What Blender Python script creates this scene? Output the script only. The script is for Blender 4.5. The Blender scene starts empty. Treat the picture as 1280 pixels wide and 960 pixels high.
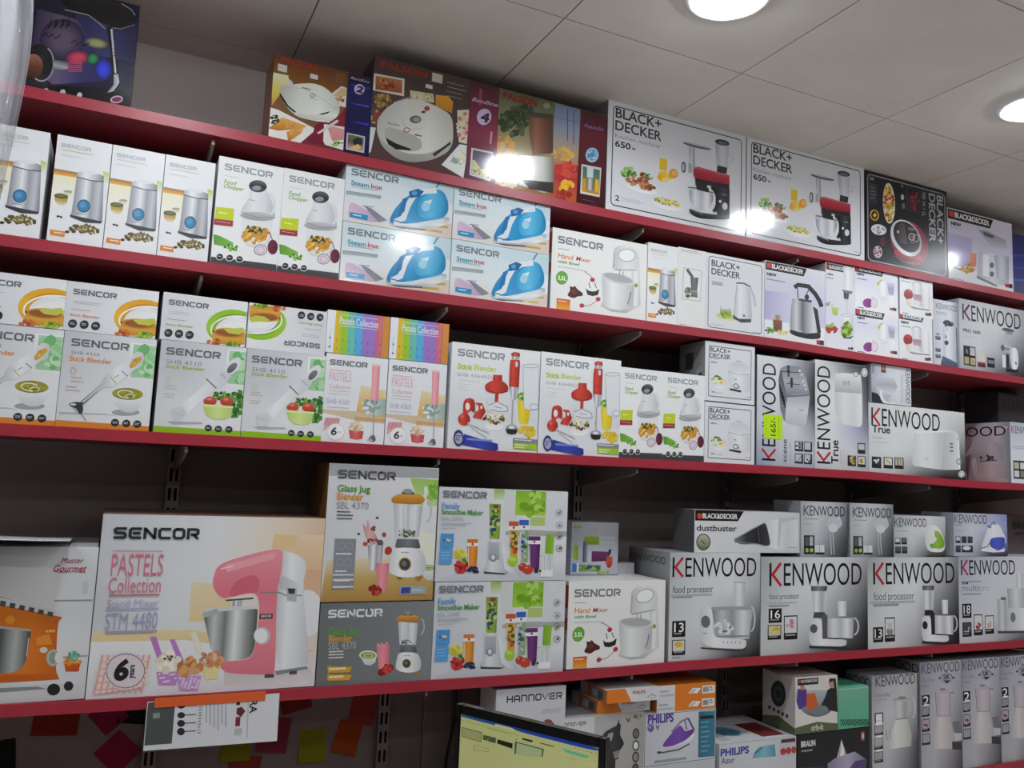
import bpy, bmesh, math, random
from mathutils import Vector, Matrix
from mathutils.geometry import tessellate_polygon

# ------------------------------------------------------------------ camera, light, exposure
sc = bpy.context.scene
COL = sc.collection
CAM_Z = 1.5                      # eye height; every z below is measured from the floor
YF = 2.0                         # plane of the carton fronts
YW = 2.36                        # back wall
CEIL = 2.62
cam_d = bpy.data.cameras.new('camera')
cam = bpy.data.objects.new('camera', cam_d)
COL.objects.link(cam)
yaw, pitch, roll = 0.440294, 0.117370, 0.042703
cy, sy, cp, sp, cr, sr = math.cos(yaw), math.sin(yaw), math.cos(pitch), math.sin(pitch), math.cos(roll), math.sin(roll)
fwd = Vector((sy*cp, cy*cp, sp)); right = Vector((cy, -sy, 0)); up = right.cross(fwd)
r2 = right*cr + up*sr; u2 = up*cr - right*sr
cam.matrix_world = Matrix(((r2.x, u2.x, -fwd.x, 0), (r2.y, u2.y, -fwd.y, 0), (r2.z, u2.z, -fwd.z, CAM_Z), (0, 0, 0, 1)))
cam_d.sensor_width = 36.0
cam_d.lens = 29.49
cam_d.clip_start = 0.02
sc.camera = cam
sc.view_settings.view_transform = 'Standard'
sc.view_settings.look = 'None'
sc.view_settings.exposure = -0.42
sc.view_settings.gamma = 1.0
sc.view_settings.use_curve_mapping = False

w = bpy.data.worlds.new('world'); sc.world = w; w.use_nodes = True
w.node_tree.nodes['Background'].inputs[0].default_value = (0.9, 0.93, 1.0, 1)
w.node_tree.nodes['Background'].inputs[1].default_value = 0.03

LAMP_W = 4.6                     # watts of each ceiling downlight
ROW_W = (1.0, 0.42, 0.18, 0.12)  # the rows further into the shop are dimmer
TILE = 0.545
LAMPS = [(1.1675 + 2*TILE*i, 1.4175 - 2*TILE*j) for i in range(-2, 4) for j in range(0, 4)]
for k, (lx, ly) in enumerate(LAMPS):
    ld = bpy.data.lights.new('downlight_lamp', 'AREA'); ld.shape = 'DISK'; ld.size = 0.16
    ld.energy = LAMP_W*ROW_W[k % 4]; ld.color = (0.90, 0.955, 1.0); ld.spread = math.radians(170)
    lo = bpy.data.objects.new('downlight_lamp', ld); lo.location = (lx, ly, CEIL - 0.038)
    COL.objects.link(lo)

# ------------------------------------------------------------------ materials
def lin(h):
    c = [int(h[i:i+2], 16)/255 for i in (0, 2, 4)]
    return tuple(x/12.92 if x <= 0.04045 else ((x+0.055)/1.055)**2.4 for x in c)

MATS = {}
def mat(name, col='ffffff', rough=0.5, metal=0.0, noise=0.0, nscale=20.0, bump=0.0, bscale=60.0, emit=0.0, coat=0.0, trans=0.0, alpha=1.0, spec=0.5):
    if name in MATS: return MATS[name]
    m = bpy.data.materials.new(name); m.use_nodes = True
    nt = m.node_tree; b = nt.nodes['Principled BSDF']
    rgb = lin(col)
    b.inputs['Base Color'].default_value = rgb + (1,)
    b.inputs['Roughness'].default_value = rough
    b.inputs['Metallic'].default_value = metal
    b.inputs['Coat Weight'].default_value = coat
    b.inputs['Coat Roughness'].default_value = 0.08
    b.inputs['Transmission Weight'].default_value = trans
    b.inputs['Alpha'].default_value = alpha
    b.inputs['Specular IOR Level'].default_value = spec
    if emit:
        b.inputs['Emission Color'].default_value = rgb + (1,)
        b.inputs['Emission Strength'].default_value = emit
    tc = nt.nodes.new('ShaderNodeTexCoord')
    if noise:
        n = nt.nodes.new('ShaderNodeTexNoise'); n.inputs['Scale'].default_value = nscale; n.inputs['Detail'].default_value = 5
        nt.links.new(tc.outputs['Object'], n.inputs['Vector'])
        r = nt.nodes.new('ShaderNodeValToRGB')
        r.color_ramp.elements[0].position = 0.3; r.color_ramp.elements[1].position = 0.7
        r.color_ramp.elements[0].color = tuple(x*(1-noise) for x in rgb) + (1,)
        r.color_ramp.elements[1].color = tuple(min(1, x*(1+noise)) for x in rgb) + (1,)
        nt.links.new(n.outputs['Fac'], r.inputs['Fac']); nt.links.new(r.outputs['Color'], b.inputs['Base Color'])
    if bump:
        n2 = nt.nodes.new('ShaderNodeTexNoise'); n2.inputs['Scale'].default_value = bscale; n2.inputs['Detail'].default_value = 3
        nt.links.new(tc.outputs['Object'], n2.inputs['Vector'])
        bp = nt.nodes.new('ShaderNodeBump'); bp.inputs['Strength'].default_value = bump; bp.inputs['Distance'].default_value = 0.004
        nt.links.new(n2.outputs['Fac'], bp.inputs['Height']); nt.links.new(bp.outputs['Normal'], b.inputs['Normal'])
    MATS[name] = m
    return m

def print_mat(name, rough, bump, coat=0.0, bscale=9.0, spec=0.5, emit=0.0):
    """ink on carton: the colour comes from the mesh's own colour attribute"""
    m = mat(name, 'ffffff', rough, bump=bump, bscale=bscale, coat=coat, spec=spec)
    nt = m.node_tree
    a = nt.nodes.new('ShaderNodeAttribute'); a.attribute_name = 'ink'
    nt.links.new(a.outputs['Color'], nt.nodes['Principled BSDF'].inputs['Base Color'])
    if emit:
        nt.links.new(a.outputs['Color'], nt.nodes['Principled BSDF'].inputs['Emission Color'])
        nt.nodes['Principled BSDF'].inputs['Emission Strength'].default_value = emit
    return m
PR = {'gloss': print_mat('glossy_print', 0.13, 0.10, 0.3),
      'satin': print_mat('satin_print', 0.30, 0.12),
      'matt': print_mat('matt_print', 0.5, 0.05, spec=0.3),
      'foil': print_mat('foil_print', 0.16, 0.5, 0.6, 14.0),
      'screen': print_mat('screen_print', 0.3, 0.0, emit=0.22)}

# ------------------------------------------------------------------ object helpers
def link(name, me, m=None, parent=None):
    o = bpy.data.objects.new(name, me); COL.objects.link(o)
    if m is not None and me is not None and not me.materials: me.materials.append(m)
    if parent is not None: o.parent = parent
    return o
def tag(o, label=None, cat=None, group=None, kind=None):
    if label: o['label'] = label
    if cat: o['category'] = cat
    if group: o['group'] = group
    if kind: o['kind'] = kind
    return o
def thing(name, label, cat, loc=(0, 0, 0), rz=0.0, group=None):
    o = bpy.data.objects.new(name, None); COL.objects.link(o); o.empty_display_size = 0.05
    o.location = loc; o.rotation_euler = (0, 0, rz)
    return tag(o, label, cat, group)
def bm_box(bm, x0, y0, z0, x1, y1, z1):
    v = [bm.verts.new(p) for p in ((x0,y0,z0),(x1,y0,z0),(x1,y1,z0),(x0,y1,z0),(x0,y0,z1),(x1,y0,z1),(x1,y1,z1),(x0,y1,z1))]
    for f in ((0,3,2,1),(4,5,6,7),(0,1,5,4),(1,2,6,5),(2,3,7,6),(3,0,4,7)):
        bm.faces.new([v[i] for i in f])
def finish(bm, name, smooth=False):
    bmesh.ops.recalc_face_normals(bm, faces=bm.faces)
    me = bpy.data.meshes.new(name); bm.to_mesh(me); bm.free()
    if smooth: me.polygons.foreach_set('use_smooth', [True]*len(me.polygons))
    return me
def box_mesh(name, x0, y0, z0, x1, y1, z1, bev=0.0):
    bm = bmesh.new(); bm_box(bm, x0, y0, z0, x1, y1, z1)
    if bev: bmesh.ops.bevel(bm, geom=bm.edges[:], offset=bev, segments=2, affect='EDGES', profile=0.5)
    return finish(bm, name)
def prism(name, pts, y0, y1, bev=0.0):
    """outline in x,z pushed through y0..y1"""
    bm = bmesh.new()
    a = [bm.verts.new((x, y0, z)) for x, z in pts]; b = [bm.verts.new((x, y1, z)) for x, z in pts]
    n = len(pts); bm.faces.new(a); bm.faces.new(b[::-1])
    for i in range(n): bm.faces.new((a[i], b[i], b[(i+1) % n], a[(i+1) % n]))
    if bev: bmesh.ops.bevel(bm, geom=bm.edges[:], offset=bev, segments=2, affect='EDGES')
    return finish(bm, name)
def lathe(name, prof, n=32, loc=(0, 0, 0)):
    bm = bmesh.new(); rings = []
    for r, z in prof:
        rings.append([bm.verts.new((loc[0]+r*math.cos(2*math.pi*i/n), loc[1]+r*math.sin(2*math.pi*i/n), loc[2]+z)) for i in range(n)] if r > 1e-6 else [bm.verts.new((loc[0], loc[1], loc[2]+z))])
    for A, B in zip(rings, rings[1:]):
        for i in range(n):
            j = (i+1) % n
            q = [A[i % len(A)], A[j % len(A)], B[j % len(B)], B[i % len(B)]]
            q = list(dict.fromkeys(q))
            if len(q) > 2: bm.faces.new(q)
    return finish(bm, name, True)

# ------------------------------------------------------------------ lettering
_T = {}
def glyphs(s, bold):
    """a line of the built-in typeface as triangles: x from 0, baseline 0, capital height 1"""
    k = (s, bold)
    if k in _T: return _T[k]
    cu = bpy.data.curves.new('lettering', 'FONT'); cu.body = s; cu.resolution_u = 4; cu.offset = bold
    ob = bpy.data.objects.new('lettering', cu); me = ob.to_mesh()
    V = [(v.co.x/0.69, v.co.y/0.69) for v in me.vertices]
    me.calc_loop_triangles()
    T = [tuple(t.vertices) for t in me.loop_triangles]
    ob.to_mesh_clear(); bpy.data.objects.remove(ob); bpy.data.curves.remove(cu)
    wd = 1.0
    if V:
        x0 = min(v[0] for v in V); x1 = max(v[0] for v in V)
        wd = x1-x0
        V = [((x-x0)/max(1e-6, x1-x0), y) for x, y in V]
    _T[k] = ([tuple(V[i] for i in t) for t in T], wd)
    return _T[k]
# squared technical capitals as strokes on a 1 x 1 cell
STROKES = {
 'S': [[(1,.9),(.2,.9),(.1,.8),(.1,.62),(.2,.52),(.8,.5),(.9,.4),(.9,.2),(.8,.1),(0,.1)]],
 'E': [[(1,.9),(.25,.9),(.1,.75),(.1,.25),(.25,.1),(1,.1)],[(.3,.5),(.92,.5)]],
 'N': [[(.1,0),(.1,1)],[(.9,0),(.9,1)],[(.1,.93),(.9,.07)]],
 'C': [[(1,.9),(.25,.9),(.1,.75),(.1,.25),(.25,.1),(1,.1)]],
 'O': [[(.25,.9),(.75,.9),(.9,.75),(.9,.25),(.75,.1),(.25,.1),(.1,.25),(.1,.75),(.25,.9),(.5,.9)]],
 'R': [[(.1,0),(.1,.9),(.75,.9),(.9,.8),(.9,.55),(.75,.44),(.3,.44)],[(.55,.44),(.92,0)]],
 'H': [[(.1,0),(.1,1)],[(.9,0),(.9,1)],[(.1,.5),(.9,.5)]],
 'A': [[(.1,0),(.1,.75),(.25,.9),(.75,.9),(.9,.75),(.9,0)],[(.1,.4),(.9,.4)]],
 'n': [[(.1,0),(.1,.9),(.75,.9),(.9,.75),(.9,0)]],
 'V': [[(0,1),(.42,.1),(1,1)]],
 'T': [[(0,.9),(1,.9)],[(.5,.9),(.5,0)]],
 'Z': [[(0,.9),(.95,.9),(.05,.1),(1,.1)]],
}
def stroke_quads(pts, w):
    out = []
    n = len(pts)
    L = []; Rr = []
    for i, p in enumerate(pts):
        d = []
        if i > 0: d.append((p[0]-pts[i-1][0], p[1]-pts[i-1][1]))
        if i < n-1: d.append((pts[i+1][0]-p[0], pts[i+1][1]-p[1]))
        nn = []
        for a, b in d:
            l = math.hypot(a, b) or 1e-9; nn.append((-b/l, a/l))
        nx = sum(q[0] for q in nn)/len(nn); ny = sum(q[1] for q in nn)/len(nn)
        l2 = nx*nx+ny*ny
        k = min(1/(l2 or 1e-9), 2.0) if len(nn) == 2 else 1
        L.append((p[0]+nx*k*w/2, p[1]+ny*k*w/2)); Rr.append((p[0]-nx*k*w/2, p[1]-ny*k*w/2))
    for i in range(n-1): out.append([L[i], L[i+1], Rr[i+1], Rr[i]])
    return out

# ------------------------------------------------------------------ printed artwork (vector drawing on a carton face)
def homog(q):
    """projective map of the drafting quad TL,TR,BR,BL onto the unit face (u right, v up)"""
    src = [(q[0],q[1]),(q[2],q[3]),(q[4],q[5]),(q[6],q[7])]; dst = [(0,1),(1,1),(1,0),(0,0)]
    A = []; B = []
    for (x, y), (u, v) in zip(src, dst):
        A.append([x,y,1,0,0,0,-u*x,-u*y]); B.append(u); A.append([0,0,0,x,y,1,-v*x,-v*y]); B.append(v)
    n = 8; M = [r+[b] for r, b in zip(A, B)]
    for i in range(n):
        p = max(range(i, n), key=lambda r: abs(M[r][i])); M[i], M[p] = M[p], M[i]
        for r in range(n):
            if r != i:
                f = M[r][i]/M[i][i]
                M[r] = [a-f*b for a, b in zip(M[r], M[i])]
    h = [M[i][8]/M[i][i] for i in range(n)]+[1]
    return h
def clip_half(P, ax, lim, keep_less):
    out = []; n = len(P)
    for i in range(n):
        a = P[i]; b = P[(i+1) % n]
        ia = (a[ax] <= lim) if keep_less else (a[ax] >= lim); ib = (b[ax] <= lim) if keep_less else (b[ax] >= lim)
        if ia: out.append(a)
        if ia != ib:
            t = (lim-a[ax])/(b[ax]-a[ax]); out.append((a[0]+t*(b[0]-a[0]), a[1]+t*(b[1]-a[1])))
    return out

class Art:
    def __init__(s, q, W, H, bg='ededf0', seed=1, quality='satin'):
        s.h = homog(q); s.W = W; s.H = H; s.cur = 'printed_panel'; s.parts = {}; s.k = 0; s.q = quality
        s.rnd = random.Random(seed)
        s.uvpoly([(0,0),(1,0),(1,1),(0,1)], bg)
        s.bgc = bg
    def m(s, x, y):
        h = s.h; d = h[6]*x+h[7]*y+1
        return ((h[0]*x+h[1]*y+h[2])/d, (h[3]*x+h[4]*y+h[5])/d)
    def p(s, name): s.cur = name; return s
    def _emit(s, tris, cols):
        s.parts.setdefault(s.cur, []).append((tris, cols, s.k))
    def _fill(s, P, col):
        """P in u,v; col = hex or ('v'|'h', hex, hex...)"""
        for ax, lim, kl in ((0,0,False),(0,1,True),(1,0,False),(1,1,True)):
            if P: P = clip_half(P, ax, lim, kl)
        if len(P) < 3: return
        if isinstance(col, str):
            s._tess(P, lambda p, c=lin(col): c); return
        ax = 0 if col[0] == 'h' else 1
        st = [lin(c) for c in col[1:]]
        if ax == 1: st = st[::-1]
        lo = min(p[ax] for p in P); hi = max(p[ax] for p in P); n = len(st)-1
        for i in range(n):
            a = lo+(hi-lo)*i/n; b = lo+(hi-lo)*(i+1)/n
            Q = clip_half(clip_half(P, ax, a, False), ax, b, True)
            if len(Q) < 3 or b-a < 1e-7: continue
            def cf(p, a=a, b=b, c0=st[i], c1=st[i+1]):
                t = min(1, max(0, (p[ax]-a)/(b-a))); return tuple(x+(y-x)*t for x, y in zip(c0, c1))
            s._tess(Q, cf)
    def _tess(s, Q, cf):
        R = []
        for p in Q:
            if not R or abs(p[0]-R[-1][0])+abs(p[1]-R[-1][1]) > 1e-6: R.append(p)
        if len(R) < 3: return
        T = tessellate_polygon([[Vector((x, y, 0)) for x, y in R]])
        s._emit([[R[i] for i in t] for t in T], [[cf(R[i]) for i in t] for t in T])
    def uvpoly(s, P, col, step=1): s.k += step; s._fill(P, col)
    def f(s, pts, col):
        """polygon: flat list of drafting coordinates"""
        P = [(pts[i], pts[i+1]) for i in range(0, len(pts), 2)]
        if len(P) > 6:                                   # many-pointed outlines are rounded
            for _ in range(2):
                P = [q for a, b in zip(P, P[1:]+P[:1]) for q in ((a[0]+(b[0]-a[0])*.2, a[1]+(b[1]-a[1])*.2), (a[0]+(b[0]-a[0])*.8, a[1]+(b[1]-a[1])*.8))]
        s.uvpoly([s.m(*p) for p in P], col)
    def r(s, x0, y0, x1, y1, col):
        (u0, v1), (u1, v0) = s.m(x0, y0), s.m(x1, y1); s.uvpoly([(u0,v0),(u1,v0),(u1,v1),(u0,v1)], col)
    def e(s, cx, cy, rx, ry, col, rot=0, a0=0, a1=360, n=22, step=1):
        c, d = math.cos(math.radians(rot)), math.sin(math.radians(rot)); P = []
        m = n if a1-a0 < 360 else n-1
        for i in range(n):
            t = math.radians(a0+(a1-a0)*i/m if a1-a0 < 360 else 360*i/n)
            x, y = rx*math.cos(t), ry*math.sin(t); P.append(s.m(cx+x*c-y*d, cy+x*d+y*c))
        s.uvpoly(P, col, step)
    def l(s, pts, w, col, close=False):
        P = [(pts[i], pts[i+1]) for i in range(0, len(pts), 2)]
        if close: P.append(P[0])
        s.k += 1
        for q in stroke_quads(P, w): s._fill([s.m(*a) for a in q], col)
    def arc(s, cx, cy, rx, ry, w, col, a0=0, a1=360, rot=0, n=20):
        c, d = math.cos(math.radians(rot)), math.sin(math.radians(rot)); P = []
        for i in range(n+1):
            t = math.radians(a0+(a1-a0)*i/n); x, y = rx*math.cos(t), ry*math.sin(t); P += [cx+x*c-y*d, cy+x*d+y*c]
        s.l(P, w, col)
    def b(s, cx, cy, rx, ry, cols, n, r, rot=0):
        """scatter of small rounded dabs filling an ellipse (food, leaves, beans)"""
        c, d = math.cos(math.radians(rot)), math.sin(math.radians(rot)); s.k += 1
        for i in range(n):
            t = s.rnd.random()*6.283; q = math.sqrt(s.rnd.random()); x, y = rx*q*math.cos(t), ry*q*math.sin(t)
            rr = r*(0.6+0.7*s.rnd.random())
            s.e(cx+x*c-y*d, cy+x*d+y*c, rr, rr*(0.5+0.5*s.rnd.random()), s.rnd.choice(cols), s.rnd.random()*180, n=7, step=0.15)
    def _map(s, box, rot):
        u0, v0, u1, v1 = box
        if rot == 90: return lambda a, b: (u1-b*(u1-u0), v0+a*(v1-v0))
        if rot == -90: return lambda a, b: (u0+b*(u1-u0), v1-a*(v1-v0))
        if rot == 180: return lambda a, b: (u1-a*(u1-u0), v1-b*(v1-v0))
        return lambda a, b: (u0+a*(u1-u0), v0+b*(v1-v0))
    def _box(s, x0, y0, x1, y1):
        (u0, v1), (u1, v0) = s.m(x0, y0), s.m(x1, y1); return (u0, v0, u1, v1)
    def _fit(s, bx, nat, lo, hi, rot=0):
        """keep lettering near its natural proportion; nat = length / capital height"""
        u0, v0, u1, v1 = bx
        if rot in (0, 180):
            h = (u1-u0)*s.W/nat/s.H; k = max(h*lo, min(h*hi, v1-v0))
            return (u0, v1-k, u1, v1) if rot == 0 else (u0, v0, u1, v0+k)
        w = (v1-v0)*s.H/nat/s.W; k = max(w*lo, min(w*hi, u1-u0)); m = (u0+u1)/2
        return (m-k/2, v0, m+k/2, v1)
    def t(s, txt, x0, y0, x1, y1, col, bold=0.0, ital=0.0, rot=0, box=None, tall=1.3):
        G, nat = glyphs(txt, bold); s.k += 1; c = lin(col); tr = []
        M = s._map(box or s._fit(s._box(x0, y0, x1, y1), nat, 0.72, 2.6 if any(c in txt for c in ('PASTEL', 'Collection', 'STM')) else tall, rot), rot)
        for tri in G:
            q = [M(a+ital*b/nat, b) for a, b in tri]
            if all(-1e-3 <= p[0] <= 1.001 and -1e-3 <= p[1] <= 1.001 for p in q): tr.append(q)
            else: s._fill(q, col)
        if tr: s._emit(tr, [[c]*3 for _ in tr])
    def st(s, txt, x0, y0, x1, y1, col, w=0.2, gap=0.22, rot=0, box=None, xw=1.0):
        """squared technical lettering"""
        n = len(txt); cw = 1/(n+(n-1)*gap); s.k += 1
        bx = box or s._fit(s._box(x0, y0, x1, y1), n*1.16, 1, 1, rot); M = s._map(bx, rot)
        asp = abs(bx[2]-bx[0])*s.W*cw/(abs(bx[3]-bx[1])*s.H) if rot in (0, 180) else abs(bx[3]-bx[1])*s.H*cw/(abs(bx[2]-bx[0])*s.W)
        for i, ch in enumerate(txt):
            for poly in STROKES[ch]:
                for q in stroke_quads([(a*asp, b) for a, b in poly], w):
                    s._fill([M((i*(1+gap))*cw+a/asp*cw, min(1, max(0, b))) for a, b in q], col)
    def lines(s, x0, y0, x1, y1, n, col, fill=0.45):
        """rows of fine print too small to read"""
        u0, v0, u1, v1 = s._box(x0, y0, x1, y1); s.k += 1; v0 = min(v0, v1-n*0.0022/s.H)
        for i in range(n):
            a = v1-(v1-v0)*i/n; h = (v1-v0)/n*fill; u = u0
            end = u0+(u1-u0)*(0.7+0.3*s.rnd.random())
            while u < end:
                q = min(end, u+(0.012+0.03*s.rnd.random())*0.12/s.W*2)
                s._fill([(u, a-h), (q, a-h), (q, a), (u, a)], col); u = q+0.004*0.2/s.W
    def grid(s, rows, sub=3, rect=None):
        """smooth two-way blend between a lattice of ink colours, top row first"""
        u0, v0, u1, v1 = s._box(*rect) if rect else (0, 0, 1, 1); s.k += 1
        C = [[lin(c) for c in r.split()] for r in rows][::-1]; nr, nc = len(C)-1, len(C[0])-1
        def at(a, b):
            x = a*nc; y = b*nr; i = min(nc-1, int(x)); j = min(nr-1, int(y)); x -= i; y -= j
            return tuple((C[j][i][q]*(1-x)+C[j][i+1][q]*x)*(1-y)+(C[j+1][i][q]*(1-x)+C[j+1][i+1][q]*x)*y for q in range(3))
        N, M_ = nc*sub, nr*sub; T = []; K = []
        for i in range(N):
            for j in range(M_):
                q = [(i/N, j/M_), ((i+1)/N, j/M_), ((i+1)/N, (j+1)/M_), (i/N, (j+1)/M_)]; c = [at(*p) for p in q]
                q = [(u0+(u1-u0)*a, v0+(v1-v0)*b) for a, b in q]
                T += [[q[0], q[1], q[2]], [q[0], q[2], q[3]]]; K += [[c[0], c[1], c[2]], [c[0], c[2], c[3]]]
        s._emit(T, K)
    def soft(s, cx, cy, rx, ry, col, edge, rot=0, core=0.35, n=20):
        """ellipse that fades into the ink around it"""
        c, d = math.cos(math.radians(rot)), math.sin(math.radians(rot)); s.k += 1; A = lin(col); E = lin(edge)
        def ring(k): return [s.m(cx+rx*k*math.cos(6.28319*i/n)*c-ry*k*math.sin(6.28319*i/n)*d, cy+rx*k*math.cos(6.28319*i/n)*d+ry*k*math.sin(6.28319*i/n)*c) for i in range(n)]
        R0, R1 = ring(core), ring(1.0); T = []; K = []
        for i in range(n):
            j = (i+1) % n
            T += [[R0[i], R0[j], R1[j]], [R0[i], R1[j], R1[i]], [s.m(cx, cy), R0[i], R0[j]]]; K += [[A, A, E], [A, E, E], [A, A, A]]
        if all(0 <= p[0] <= 1 and 0 <= p[1] <= 1 for p in R1): s._emit(T, K)
        else:
            for t, k in zip(T, K):
                if all(0 <= p[0] <= 1 and 0 <= p[1] <= 1 for p in t): s._emit([t], [k])
    def frame(s, m, w, col, rad=0.01):
        """rounded outline, m metres in from the carton's edges"""
        W, H = s.W, s.H; P = []
        for cx, cz, a in ((W-m-rad, H-m-rad, 0), (m+rad, H-m-rad, 90), (m+rad, m+rad, 180), (W-m-rad, m+rad, 270)):
            for i in range(6):
                t = math.radians(a+18*i); P.append((cx+rad*math.cos(t), cz+rad*math.sin(t)))
        P.append(P[0]); s.k += 1
        for q in stroke_quads(P, w): s._fill([(x/W, z/H) for x, z in q], col)
    # ---- the marks that recur on the cartons
    def sencor(s, x0, y0, x1, y1, col='85878d', rot=0): s.p('brand_lettering').st('SENCOR', x0, y0, x1, y1, col, 0.25, 0.17, rot); s.p('caption')
    def ken(s, x0, y0, x1, y1, col='17181a', red='c42a3c', rot=0):
        s.p('brand_lettering'); bx = s._fit(s._box(x0, y0, x1, y1), 5.6, 1, 1, rot); M = s._map(bx, rot); s.k += 1
        def seg(P, w, c):
            asp = (abs(bx[2]-bx[0])*s.W/(abs(bx[3]-bx[1])*s.H)) if rot in (0, 180) else (abs(bx[3]-bx[1])*s.H/(abs(bx[2]-bx[0])*s.W))
            for q in stroke_quads([(a*asp, b) for a, b in P], w): s._fill([M(a/asp, b) for a, b in q], c)
        seg([(0.008, 0), (0.008, 1)], 0.12, col); seg([(0.115, 1), (0.03, 0.5), (0.118, 0)], 0.14, red)
        u0, v0, u1, v1 = bx; k = 0.145
        sub = {0: (u0+(u1-u0)*k, v0, u1, v1), 90: (u0, v0+(v1-v0)*k, u1, v1), -90: (u0, v0, u1, v1-(v1-v0)*k), 180: (u0, v0, u1-(u1-u0)*k, v1)}[rot]
        s.t('ENWOOD', 0, 0, 0, 0, col, 0.0, 0, rot, sub); s.p('caption')
    def bd(s, x0, y0, x1, y1, col='3e4248', rot=0):
        s.p('brand_lettering'); u0, v0, u1, v1 = s._fit(s._box(x0, y0, x1, y1), 2.45, 1, 1, rot)
        if rot == 0:
            h = (v1-v0); s.t('BLACK+', 0, 0, 0, 0, col, 0.02, 0, 0, (u0, v1-h*0.43, u1-(u1-u0)*0.01, v1)); s.t('DECKER', 0, 0, 0, 0, col, 0.02, 0, 0, (u0, v0, u1, v0+h*0.43))
        else:
            h = (u1-u0); s.t('BLACK+', 0, 0, 0, 0, col, 0.02, 0, rot, (u1-h*0.43, v0, u1, v1)); s.t('DECKER', 0, 0, 0, 0, col, 0.02, 0, rot, (u0, v0, u0+h*0.43, v1))
        s.p('caption')
    def bdold(s, x0, y0, x1, y1, new=True):
        s.p('brand_badge'); u0, v0, u1, v1 = s._fit(s._box(x0, y0, x1, y1), 6.2, .9, 1.4); w = u1-u0; h = v1-v0
        s.uvpoly([(u0, v0), (u1-w*0.08, v0), (u1, v1), (u0, v1)], '1b1b1d')
        s.uvpoly([(u0+w*.03, v0+h*.25), (u0+w*.13, v0+h*.25), (u0+w*.13, v0+h*.8), (u0+w*.03, v0+h*.8)], 'd0342c')
        s.t('BLACK&DECKER', 0, 0, 0, 0, 'f2f2f2', 0.03, 0, 0, (u0+w*.15, v0+h*.27, u1-w*.09, v0+h*.78)); s.p('caption')
    def tile(s, x0, y0, x1, y1, num=None, pic=None):
        """small black-based info square"""
        s.r(x0, y0, x1, y1, '1a1b1d'); w = x1-x0; h = y1-y0
        if num: s.t(num, x0+w*.15, y0+h*.12, x1-w*.12, y0+h*.68, 'f4f4f4', 0.008, tall=2.2); s.lines(x0+w*.12, y0+h*.78, x1-w*.1, y0+h*.92, 1, 'b0b0b0')
        else:
            s.r(x0+w*.06, y0+h*.05, x1-w*.06, y0+h*.72, pic or 'e4e4e6'); s.lines(x0+w*.12, y0+h*.8, x1-w*.1, y0+h*.93, 1, 'b0b0b0')
    # ---- into meshes
    STEP = 0.00002
    def meshes(s, face='front', D=0.2, x=0.0):
        out = []
        for name, L in s.parts.items():
            V = []; F = []; C = []
            for tris, cols, k in L:
                z = 0.0004+k*s.STEP
                for t, c in zip(tris, cols):
                    a, b, d = t
                    ar = (b[0]-a[0])*(d[1]-a[1])-(d[0]-a[0])*(b[1]-a[1])
                    if abs(ar) < 1e-12: continue
                    if ar < 0: t = (a, d, b); c = (c[0], c[2], c[1])
                    i = len(V)
                    for (u, v), cc in zip(t, c):
                        if face == 'front': V.append((u*s.W, -z, v*s.H))
                        elif face == 'left': V.append((-z, (1-u)*s.W, v*s.H))
                        elif face == 'top': V.append((u*s.W, v*s.H, z))
                        C += [cc[0], cc[1], cc[2], 1.0]
                    F.append((i, i+1, i+2))
            if not F: continue
            me = bpy.data.meshes.new(name); me.from_pydata(V, [], F)
            at = me.color_attributes.new('ink', 'FLOAT_COLOR', 'CORNER'); at.data.foreach_set('color', C)
            me.materials.append(PR[s.q]); out.append((name, me))
        return out
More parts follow.
